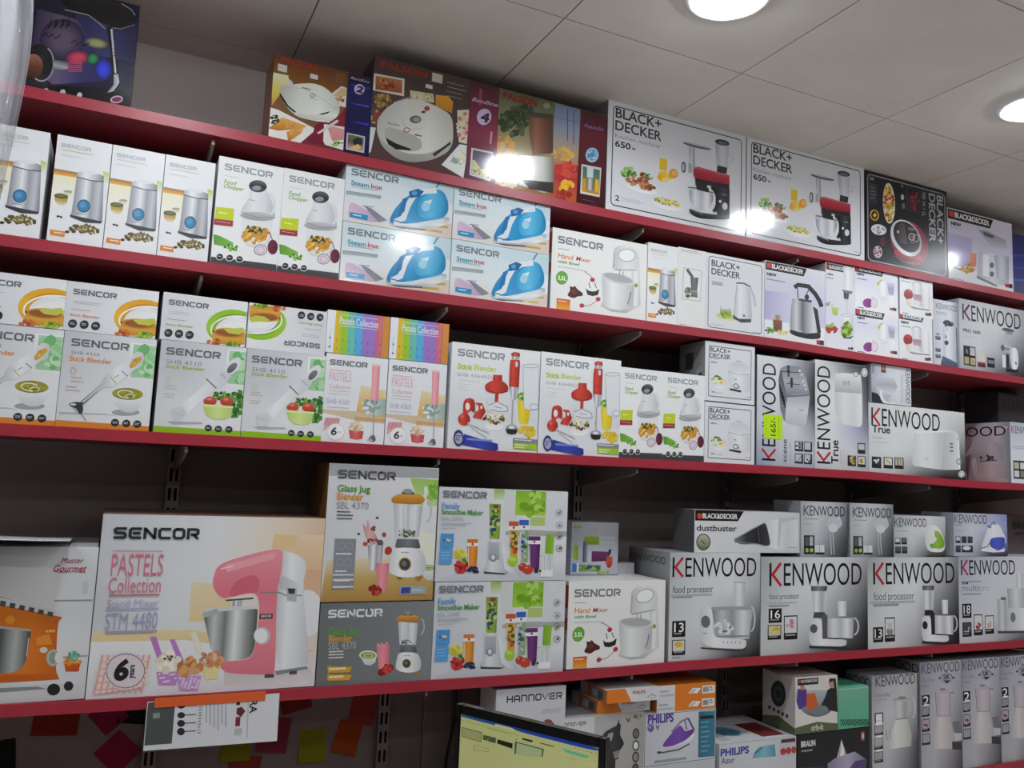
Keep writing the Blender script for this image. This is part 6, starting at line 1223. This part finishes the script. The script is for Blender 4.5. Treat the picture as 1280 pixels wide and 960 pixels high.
kind('bdproc','food_processor_box',B,.358,.268,.22,art_bdproc,None,'dcdce2')
kind('grinder','coffee_grinder_box',B,.1065,.237,.12,art_grinder,None,'e6e7e9')
kind('chop','food_chopper_box',B,.1465,.257,.16,art_chopper,None,'e6e7e8')
kind('iron','steam_iron_box',B,.285,.1505,.13,art_iron,None,'cfe2e8')
kind('hmix','hand_mixer_box',B,.314,.229,.25,art_handmixer,art_orangeside,'d8d8d6')
kind('herb','herb_grinder_box',B,.102,.240,.12,art_herb,None,'e6e7e5')
kind('ketn','kettle_box',B,.2275,.2385,.18,art_kettle_new,None,'dfe0e4')
kind('keto','kettle_box',B,.2555,.249,.18,art_kettle_old,lambda: art_plain(.18,.249,'c4c4ca'),'dddee4')
kind('bdh','hand_blender_box',B,.127,.285,.12,art_bdhand,lambda: art_plain(.12,.285,'c8c8cc'),'e0e1e5')
kind('onion','mini_chopper_box',B,.206,.149,.16,art_onion,None,'e4e5e8')
kind('mini','mini_processor_box',B,.166,.159,.18,art_miniproc,lambda: art_plain(.18,.159,'c4c4ca'),'e2e3e6')
kind('khand','hand_blender_box',B,.134,.236,.12,art_kenhand,None,'b8bcc8')
kind('kpro','meat_grinder_box',B,.404,.258,.24,art_kenpro,lambda: art_plain(.24,.258,'b8b8c8'),'c0c0c8')
kind('sto','stick_blender_box',B,.181,.2045,.14,art_stick_orange,None,'dddee1')
kind('stg','stick_blender_box',B,.1815,.206,.14,art_stick_green,None,'dddee1')
kind('endo','stick_blender_box',B,.180,.1065,.16,lambda: art_end(('v','e8a81c','f0bc2c','e0a020'),('v','d89018','eab030'),'e08a3c',92),None,'dddee1')
kind('endg','stick_blender_box',B,.1825,.1065,.16,lambda: art_end(('v','90c428','a4d03c','88bc20'),('v','7cac1c','98c838'),'9ac03c',93),None,'dddee1')
kind('past','stick_blender_box',B,.1545,.2145,.14,art_pastel_stick,None,'e4e6ea')
kind('rain','stick_blender_box',B,.1565,.104,.16,art_rainbow,None,'e4e6ee')
kind('reds','stick_blender_box',B,.2545,.275,.16,art_red_stick,None,'e6e7e9')
kind('egg','egg_cooker_box',B,.191,.1805,.125,art_egg,art_eggside,'b4b4b8')
kind('kto','toaster_box',B,.2375,.342,.20,art_ken_toaster,lambda: art_plain(.20,.342,'5c5e66'),'b8bac2')
kind('ktv','toaster_box',B,.233,.351,.20,art_ken_true_v,None,'cfd1d4')
kind('kth','toaster_box',B,.472,.235,.20,art_ken_true,None,'d4d6d6')
kind('ksm','small_appliance_box',B,.189,.1315,.12,art_ken_small,None,'c4c6d0')
kind('kpk','food_processor_box',B,.168,.225,.29,art_ken_std,art_ken_pink,'b0aab0')
kind('dark','appliance_box',B,.30,.12,.14,art_dark_box,None,'2e2c30')
kind('gour','stand_mixer_box',B,.257,.309,.27,art_gourmet,None,'c8ccd0')
kind('pink','stand_mixer_box',B,.4715,.383,.28,art_pastels,None,'8a6a58')
kind('jug','jug_blender_box',B,.2775,.3245,.19,art_jug,art_jugside,'74583a')
kind('jugg','jug_blender_box',B,.2805,.189,.27,art_jug_grey,None,'6c6e70')
kind('smoo','smoothie_maker_box',B,.3705,.2345,.24,art_smoothie,None,'d4d7da')
kind('smos','smoothie_maker_box',B,.157,.152,.13,art_smoothie_side,None,'b0b4bc')
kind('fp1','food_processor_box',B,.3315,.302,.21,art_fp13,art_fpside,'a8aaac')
kind('fp2','food_processor_box',B,.4430,.2905,.24,art_fp16,None,'b0b2b4')
kind('fp3','food_processor_box',B,.4325,.291,.24,art_fp13b,None,'b0b2b4')
kind('fp4','food_processor_box',B,.482,.294,.24,art_fp18,None,'b0b2bc')
kind('dust','hand_vacuum_box',B,.404,.1235,.10,art_dust,lambda: art_plain(.10,.1235,'5c5c5e'),'b0b0b2')
kind('kmix','hand_mixer_box',B,.197,.173,.12,art_kmix,None,'9ca0a4')
kind('kgr','steam_iron_box',B,.2475,.1375,.12,art_kgreen,None,'a4a8aa')
kind('kbl','steam_iron_box',B,.2835,.1485,.13,art_kblue,None,'a8acb8')
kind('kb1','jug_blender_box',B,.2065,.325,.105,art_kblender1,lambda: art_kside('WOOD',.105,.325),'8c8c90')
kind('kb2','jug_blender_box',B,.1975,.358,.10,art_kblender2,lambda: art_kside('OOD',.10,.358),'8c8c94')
kind('orb','hand_vacuum_box',B,.1735,.165,.14,art_orbit,art_orbit_side,'d0ccc6')
kind('mint','tissue_box',B,.1315,.125,.12,art_mint,None,'5cb090')
kind('brn','steam_iron_box',B,.2965,.1735,.20,art_braun,None,'17171a')
kind('phi','steam_iron_box',B,.2455,.142,.20,art_philips_iron,None,'c0c2c8')
kind('phb','appliance_box',B,.2455,.133,.20,lambda: art_plain(.2455,.133,'c4c6ca'),None,'c0c2c8')
kind('phw','steam_iron_box',B,.290,.171,.24,art_philips_white,None,'cccdd0',art_philips_top)
kind('flr','flat_accessory_box',B,.205,.036,.14,art_flat,None,'d07828')
kind('fll','flat_accessory_box',B,.172,.034,.14,lambda: art_flat(True),art_flat_end,'c8c8ca')
kind('hanT','appliance_box',B,.200,.368,.10,art_hannover,None,'ccccd2')
kind('hanI','steam_iron_box',B,.2515,.281,.26,art_hann_iron,None,'b4b4b6')
kind('wht','small_carton',B,.06,.032,.05,lambda: art_plain(.06,.032,'c8c8cc'),None,'c8c8cc')
kind('blue','appliance_box',B,.30,.25,.20,art_blue,None,'1c2468')
kind('brown','steam_iron_box',B,.30,.145,.18,art_brown,None,'40383a')

# top shelf
put('dryer',-.236,0,'dark blue holographic hair dryer box at the left end of the top shelf',sh='A')
put('pal2',.271,0,'brown two-slice sandwich maker box with dark blue side strip, on the top shelf',sh='A')
put('pal4',.5165,0,'large dark sandwich maker box with a wine-red strip numbered 4',sh='A')
put('palb',.8655,0,'jug blender box with fruit picture and dark red strip, beside the first mixer box',sh='A')
g='white kitchen machine boxes on the top shelf'
put('bdk',1.2135,0,'large white kitchen machine box with red mixer, nearest the jug blender box',g,sh='A')
put('bdk',1.7285,0,'large white kitchen machine box with red mixer, beside the black multicooker box',g,sh='A')
put('multi',2.247,0,'black multicooker box turned on its side, with red cooker picture',sh='A')
put('bdproc',2.657,0,'white and lilac food processor box at the right end of the top shelf',sh='A')
put('blue',3.035,0,'dark blue box standing past the last white box on the top shelf',sh='A',y=2.03)
# second shelf
g='coffee grinder boxes on the second shelf'
for x, l in ((-.2855,'white coffee grinder box cut off by the left picture edge'),(-.165,'white coffee grinder box just right of the gap in the row'),(-.0565,'white coffee grinder box, second to the right of the gap'),(.0520,'white coffee grinder box touching the first food chopper box'),(1.3635,'narrow white coffee grinder box beside the hand mixer with bowl box')):
    put('grinder',x,0,l,g,sh='B')
g='food chopper boxes on the second shelf'
put('chop',.1655,0,'tall food chopper box beside the steel coffee grinder boxes',g,sh='B')
put('chop',.3140,0,'tall food chopper box touching the stacked steam iron boxes',g,sh='B')
g='pale blue steam iron boxes stacked two by two'
for x, z, l in ((.4640,0,'blue steam iron box, lower left of the block of four'),(.7520,0,'blue steam iron box, lower right of the block of four')):
    put('iron',x,z,l,g,sh='B')
put('iron',.4630,zs('B',.6)-CAM_Z+.1515,'blue steam iron box, upper left of the block of four',g)
put('iron',.7510,zs('B',.9)-CAM_Z+.1515,'blue steam iron box, upper right of the block of four',g)
put('hmix',1.0465,0,'hand mixer with bowl box on the second shelf, beside the steam irons','hand mixer with bowl boxes',sh='B')
put('herb',1.4715,0,'narrow white box with a small grey framed herb grinder picture',sh='B')
put('ketn',1.5750,0,'white box with thin black frame and a pale jug kettle',sh='B')
put('keto',1.8045,0,'lilac and white box with a steel dome kettle with black handle',sh='B')
put('bdh',2.0620,0,'narrow tall hand blender box beside the steel kettle box',sh='B')
g='mini chopper boxes with purple onion'; 
put('onion',2.1910,0,'mini chopper box with purple onion, lower of the two',g,sh='B')
put('onion',2.1900,zs('B',2.29)-CAM_Z+.150,'mini chopper box with purple onion, upper of the two',g)
g='small food processor boxes with red apple'
put('mini',2.4010,0,'small food processor box with red tomato, lower of the two',g,sh='B')
put('mini',2.4065,zs('B',2.49)-CAM_Z+.160,'small food processor box with red tomato, upper of the two',g)
put('khand',2.5715,0,'silver narrow hand blender box beside the meat grinder box',sh='B')
put('kpro',2.7080,0,'silver and black meat grinder box at the right end of the second shelf',sh='B')
# third shelf
g='stick blender boxes with orange base band'
put('sto',-.2940,0,'orange-banded stick blender box cut off by the left picture edge',g,sh='C')
put('sto',-.1120,0,'orange-banded stick blender box beside the green-banded ones',g,sh='C')
g='stick blender boxes with green base band'
put('stg',.0780,0,'green-banded stick blender box beside the orange-banded one',g,sh='C')
put('stg',.2625,0,'green-banded stick blender box beside the pink stick blender boxes',g,sh='C')
put('endo',-.2980,.2825,'stick blender box on its side, orange ring, at the left picture edge','boxes with orange ring lying on top')
put('endo',-.1165,.2825,'stick blender box on its side, orange ring, beside the green-ringed one','boxes with orange ring lying on top')
put('endg',.0735,.2845,'stick blender box on its side with green ring, standing upright way up','boxes with green ring lying on top')
put('endg',.2585,.2845,'stick blender box with green ring, turned upside down','boxes with green ring lying on top',flip=True)
g='pastel pink stick blender boxes'
put('past',.4460,0,'pink stick blender box touching the green-banded one',g,sh='C')
put('past',.6025,0,'pink stick blender box nearest the red stick blender boxes',g,sh='C')
g='rainbow striped boxes lying on the pink stick blender boxes'
put('rain',.4420,zs('C',.5)-CAM_Z+.2155,'rainbow striped box lying above the left pink stick blender box',g)
put('rain',.6005,zs('C',.68)-CAM_Z+.2155,'rainbow striped box lying above the right pink stick blender box',g)
g='stick blender set boxes with red attachments'
put('reds',.7680,0,'red stick blender set box beside the pink stick blender box',g,sh='C')
put('reds',1.0260,0,'red stick blender set box beside the food chopper boxes',g,sh='C')
g='food chopper boxes on the third shelf'
put('chop',1.2815,0,'food chopper box touching the red stick blender set box',g,sh='C')
put('chop',1.4290,0,'food chopper box touching the stacked egg cooker boxes',g,sh='C')
g='egg cooker boxes stacked in two'
put('egg',1.5785,0,'white egg cooker box with black frame, lower of the two',g,sh='C')
put('egg',1.5770,zs('C',1.67)-CAM_Z+.184,'white egg cooker box with black frame, upper of the two',g)
put('kto',1.7770,0,'four-slice toaster box stood on end with a neon yellow price sticker',sh='C')
put('ktv',2.0165,0,'white toaster box stood on end, beside the one with the price sticker',sh='C')
put('kth',2.2510,0,'white toaster box lying flat, wide, with big toaster picture',sh='C')
put('ksm',2.2680,zs('C',2.45)-CAM_Z+.2365,'small silver box turned on its side on top of the wide toaster box')
put('kpk',2.9740,0,'food processor box with pinkish printed side, at the right end of the third shelf',sh='C')
put('dark',3.0300,zs('C',3.1)-CAM_Z+.2265,'dark box lying on the pinkish food processor box at the right edge',y=2.08)
# fourth shelf
put('gour',-.2640,0,'stand mixer box with orange mixer, cut off by the left picture edge',sh='D')
put('pink',-.0040,0,'large stand mixer box with pink mixer and cupcakes',sh='D')
put('jugg',.4730,0,'grey jug blender box under the taller glass jug blender box',sh='D')
put('jug',.4710,-.2955,'tall glass jug blender box standing on the grey box',y=2.0)
g='family smoothie maker boxes stacked in two'
put('smoo',.7555,0,'smoothie maker box with coloured bottles, lower of the two',g,sh='D')
put('smoo',.7530,zs('D',.9)-CAM_Z+.2360,'smoothie maker box with coloured bottles, upper of the two',g)
put('hmix',1.1360,0,'hand mixer with bowl box on the fourth shelf, beside the smoothie makers','hand mixer with bowl boxes',sh='D')
put('smos',1.2080,-.2550,'small smoothie maker box standing back on the lower hand mixer box',y=2.12)
put('wht',1.3900,-.2550,'tiny plain white carton behind the lower hand mixer box',y=2.16)
put('fp1',1.4640,0,'silver food processor box numbered 13 under the hand vacuum box',sh='D')
put('fp2',1.7990,0,'silver food processor box numbered 16',sh='D')
put('fp3',2.2430,0,'silver food processor box numbered 13 with black-topped goblet',sh='D')
put('fp4',2.6780,0,'silver food processor box numbered 18 at the right picture edge',sh='D')
put('dust',1.5480,-.1775,'long white hand vacuum box lying on the first silver food processor box')
g='small silver hand mixer boxes'
put('kmix',1.9560,-.1905,'small silver hand mixer box touching the hand vacuum box',g)
put('kmix',2.1665,-.1905,'small silver hand mixer box touching the green iron box',g)
put('kgr',2.3660,-.1895,'small silver box with a lime green and white iron')
put('kbl',2.6590,-.1865,'small silver box with a blue and white iron')
put('dark',2.6600,-.1865,'dark box standing behind the small blue iron box',y=2.15)
put('brown',3.0900,-.1865,'brownish box set back at the right picture edge of the fourth shelf',y=2.10)
put('dark',1.9000,-.1895,'dark box standing behind the long hand vacuum box',y=2.17)
# lowest shelf
put('kb1',2.2585,0,'silver blender box numbered 1, beside the mint green box',sh='E')
g='tall silver blender boxes numbered 2'
for x, l in ((2.4810,'tall silver blender box numbered 2, next to the one numbered 1'),(2.6820,'tall silver blender box numbered 2, middle of its three'),(2.8830,'tall silver blender box numbered 2, cut off by the right picture edge')):
    put('kb2',x,0,l,g,sh='E')
put('brn',1.9455,0,'black iron box with white sail-like picture under the hand vacuum box',sh='E')
put('orb',1.9360,-.7175,'white and olive cube box with a photo of two women, on the black box')
put('mint',2.1120,-.7175,'mint green glossy box with perforated lower edge')
put('phw',1.6500,0,'white box with pale blue iron at the bottom edge, beside the black box',sh='E')
put('phb',1.3885,0,'plain white box under the purple iron box',sh='E')
put('phi',1.3885,-.7590,'white iron box with a purple iron and teal strip')
g='flat white and orange accessory boxes'
put('flr',1.4285,-.6170,'flat white and orange box, lower of the two on the purple iron box',g)
put('flr',1.4285,-.5808,'flat white and orange box, upper of the two on the purple iron box',g)
put('fll',1.2450,-.6110,'flat box with orange end, lower of the two on the black iron box',g,y=2.015)
put('fll',1.2555,-.5768,'flat box with orange end, upper of the two on the black iron box',g,y=1.985)
put('hanI',1.1360,0,'grey box with a black iron and four round icons, behind the monitor',sh='E')
put('hanT',.9355,0,'tall plain white box with techno lettering behind the monitor',sh='E')

# ------------------------------------------------------------------ loose things
def sheet(name, P, th, m, nx=8, ny=8, f=None, parent=None):
    """thin curved sheet: P(u,v)->point, given thickness along f's normal"""
    bm = bmesh.new(); G = [[bm.verts.new(P(i/nx, j/ny)) for i in range(nx+1)] for j in range(ny+1)]
    for j in range(ny):
        for i in range(nx): bm.faces.new((G[j][i], G[j][i+1], G[j+1][i+1], G[j+1][i]))
    bmesh.ops.recalc_face_normals(bm, faces=bm.faces)
    bmesh.ops.solidify(bm, geom=bm.faces[:], thickness=th)
    return link(name, finish(bm, name, True), m, parent)
# open flap of the orange mixer's carton
t = thing('carton_flap', 'loose grey-white board lying on the orange stand mixer box, jutting forward', 'cardboard', (-.5, 0, 0))
sheet('board', lambda u, v: (u*0.50-0.06+0.04*v*(1-u), 1.925+0.25*v, CAM_Z-.1605+0.012*(1-v)+0.004*math.sin(5*u)), 0.002, mat('flap_board', 'c8c8ca', 0.5), 8, 6, parent=t)

# crinkled clear film at the left edge
mf = mat('clear_film', 'e8eaf0', 0.12, alpha=0.33, coat=0.8, bump=0.3, bscale=20)
rf = random.Random(9); ph = [rf.random()*6 for _ in range(8)]
t = thing('plastic_sheet', 'crinkled clear plastic sheet hanging at the left picture edge before the shelves', 'plastic sheet', (-.35, 1.5, CEIL))
def film(u, v):
    x = -0.20+0.365*u
    return (x+0.012*math.sin(9*v+ph[0])*(u-.2), 0.022*math.sin(30*u+3*v+ph[1])+0.012*math.sin(57*u-5*v+ph[2])+0.008*math.sin(16*v+20*u), -0.84*v-0.004)
sheet('film', film, 0.0008, mf, 60, 40, parent=t)
link('hanging_rail', box_mesh('hanging_rail', -0.21, -0.02, -0.012, 0.172, 0.02, -0.0005, 0.002), mat('white_plastic', 'd8d8d8', 0.4), t)

# flyer taped to the fourth shelf
t = thing('price_flyer', 'white printed flyer hanging from the fourth shelf under the pink mixer box', 'flyer', (.115, 1.984, 1.5-.492))
fa = art_flyer()
mp = mat('paper', 'd2d2d6', 0.6)
sheet('paper_sheet', lambda u, v: (0.274*u, -0.010*v, -0.096*v-0.004*u*v), 0.0006, mp, 10, 10, parent=t)
for nm, me in fa.meshes('front'):
    o = link(nm, me, None, t)
    for v in me.vertices:
        q = 1-v.co.z/0.096; v.co.z = -0.096*q-0.004*v.co.x/0.274*q; v.co.y = v.co.y-0.0012-0.010*q
o = link('adhesive_tape', box_mesh('adhesive_tape', 0.014, -0.0045, -0.0125, 0.243, -0.0032, 0.0075, 0.0005), mat('orange_tape', 'e0622a', 0.35), t)
t2 = t
# sticky notes on the wall below
def note(x, z, w, h, rot, col, label, cat='sticky note'):
    t = link('sticky_note', None) if False else None
    bm = bmesh.new(); N = 5; rr = math.radians(rot); G = []
    for j in range(N+1):
        row = []
        for i in range(N+1):
            a = (i/N-.5)*w; b = (j/N-.5)*h; k = 0.010*(1-j/N)**2
            row.append(bm.verts.new((a*math.cos(rr)-b*math.sin(rr), -0.0012-k, a*math.sin(rr)+b*math.cos(rr))))
        G.append(row)
    for j in range(N):
        for i in range(N): bm.faces.new((G[j][i], G[j][i+1], G[j+1][i+1], G[j+1][i]))
    bmesh.ops.solidify(bm, geom=bm.faces[:], thickness=-0.0004)
    o = link('sticky_note', finish(bm, 'sticky_note'), mat('note_'+col, col, 0.7)); o.location = (x, YW, CAM_Z+z)
    tag(o, label, cat, 'sticky notes and paper slips on the back wall')
note(-.063,-.617,.10,.06,-4,'b8402c','faded red paper slip at far left under the fourth shelf')
note(.051,-.611,.066,.066,42,'c4285c','magenta note turned on its corner, just left of the flyer')
note(.078,-.700,.076,.076,44,'c8285c','larger magenta note on its corner below the flyer, lower left')
note(.110,-.608,.075,.05,-8,'24302a','black-green slip beside the flyer, upper left')
note(.360,-.725,.075,.045,0,'b8b820','yellow-green note showing just under the flyer')
note(.386,-.765,.080,.06,-12,'d05c4c','salmon note at the bottom picture edge below the flyer')
note(.455,-.690,.08,.09,-8,'c04860','rose note right of the flyer')
note(.507,-.608,.08,.05,12,'b83840','dark red slip high under the shelf, right of the flyer')
note(.560,-.727,.072,.085,0,'c2c41c','yellow-green square note left of the orange one')
note(.695,-.640,.070,.085,-10,'d85450','coral note overlapping the orange one')
note(.655,-.715,.070,.085,-16,'e06a1c','orange note under the coral one')
note(-.170,-.690,.06,.08,6,'1c2420','black slip at the bottom left picture corner')
def tube(name, P, r, m, parent=None, n=8):
    cu = bpy.data.curves.new(name, 'CURVE'); cu.dimensions = '3D'; cu.bevel_depth = r; cu.bevel_resolution = 2
    s = cu.splines.new('POLY'); s.points.add(len(P)-1)
    for p, q in zip(s.points, P): p.co = (*q, 1)
    o = bpy.data.objects.new(name, cu); me = bpy.data.meshes.new_from_object(o); bpy.data.objects.remove(o)
    for p in me.polygons: p.use_smooth = True
    return link(name, me, m, parent)
M_blk = mat('black_plastic', '151518', 0.35, bump=0.05, bscale=200)
c = tube('power_cable', [(.955+.012*math.sin(i*.5), YW-.020, CAM_Z-.56-.028*i) for i in range(14)], .004, M_blk)
tag(c, 'black cable hanging down the wall behind the monitor', 'cable')

# monitor on the counter
a0 = Vector((.706, 1.709)); a1 = Vector((.882, 1.395)); wv = (a1-a0); L = wv.length; wv.normalize()
mon = thing('computer_monitor', 'black computer monitor in the foreground showing a yellow drawing window', 'monitor', (a0.x, a0.y, CAM_Z-.47), math.atan2(wv.y, wv.x))
HM = 0.285
bm = bmesh.new()
for b in ((0,0,-HM,.013,.02,0),(L-.015,0,-HM,L,.02,0),(.013,0,-.018,L-.015,.02,0),(.013,0,-HM,L-.015,.02,-.270)): bm_box(bm, *b)
bmesh.ops.bevel(bm, geom=bm.edges[:], offset=.0015, segments=2, affect='EDGES')
link('bezel', finish(bm, 'bezel'), mat('gloss_black', '0e0e10', 0.18), mon)
link('back_shell', prism_x('back_shell', [(.02,-.004),(.02,-HM+.004),(.05,-HM+.05),(.05,-.05)], .004, L-.004), M_blk, mon)
scr = Art((88,43,1082,304,1110,1900,86,1640), L-.028, .252, ('v','c8cc88','ccd090'), 95, 'screen')
scr.p('window_title_bar'); scr.f([90,40,360,108,352,150,90,78], '2c5c8c'); scr.f([90,40,1082,300,1082,352,520,200,490,168,360,132,350,152,90,80],('h','2c6ca0','1c48b0','1c4cb8'))
scr.p('window_toolbar'); scr.f([360,134,488,168,520,205,360,160],'d8dc98'); scr.l([95,120,540,252],5,'a8a870'); scr.lines(300,190,480,250,1,'a0a068')
for i in range(6): scr.r(925+27*i, 328+8*i, 933+27*i, 338+8*i, '5c6040')
scr.p('screen_drawing'); scr.f([100,208,262,252,258,375,100,328],'6c7048'); scr.f([106,218,256,260,252,366,106,322],'b0b478')
for i in range(7): scr.l([120+20*i,226+5.5*i,120+20*i,328+5.5*i],2,'8c9060')
scr.f([272,280,370,304,368,368,270,340],'4c6044'); scr.b(318,324,36,18,['98a868','2c4030','6c7c50'],16,9,14); scr.f([382,318,496,350,494,412,380,368],'20221a'); scr.f([565,272,640,292,636,314,563,292],'2a2c1c'); scr.f([690,308,790,334,788,342,692,318],'2a2c1c'); scr.e(522,297,5,6,'2c2c20')
scr.f([512,322,720,378,716,470,512,470],'4c6850'); scr.f([526,338,708,388,706,480,524,470],'b4c494')
for i in range(7): scr.l([545+22*i,346+6*i,545+22*i,470],2,'98a878')
scr.f([840,348,1024,404,1010,430,870,390],'64c09c'); scr.l([205,415,315,445,314,480,204,480],3,'5c6040',True); scr.l([870,445,940,462],3,'8c9068')
for nm, me in scr.meshes('front'):
    o = link('screen' if nm == 'printed_panel' else nm, me, None, mon); o.location = (.013, .003, -.270)
link('screen_glass', box_mesh('screen_glass', .013, .0035, -.270, L-.015, .012, -.018), M_blk, mon)
link('stand_neck', box_mesh('stand_neck', L/2-.03, .05, -.40, L/2+.03, .075, -.16, .003), M_blk, mon)
link('stand_foot', box_mesh('stand_foot', L/2-.11, -.03, -.405, L/2+.11, .15, -.39, .004), M_blk, mon)
# counter the monitor stands on
ct = thing('shop_counter', 'shop counter carrying the monitor, below the picture', 'counter', (0, 0, 0))
zt = CAM_Z-.47-.405
link('worktop', box_mesh('worktop', .35, 1.0, zt-.03, 1.6, 1.90, zt, .003), mat('counter_top', 'c4beb4', 0.4), ct)
link('body_panel', box_mesh('body_panel', .40, 1.05, 0, 1.55, 1.85, zt-.03), mat('counter_body', '8c2030', 0.5), ct)
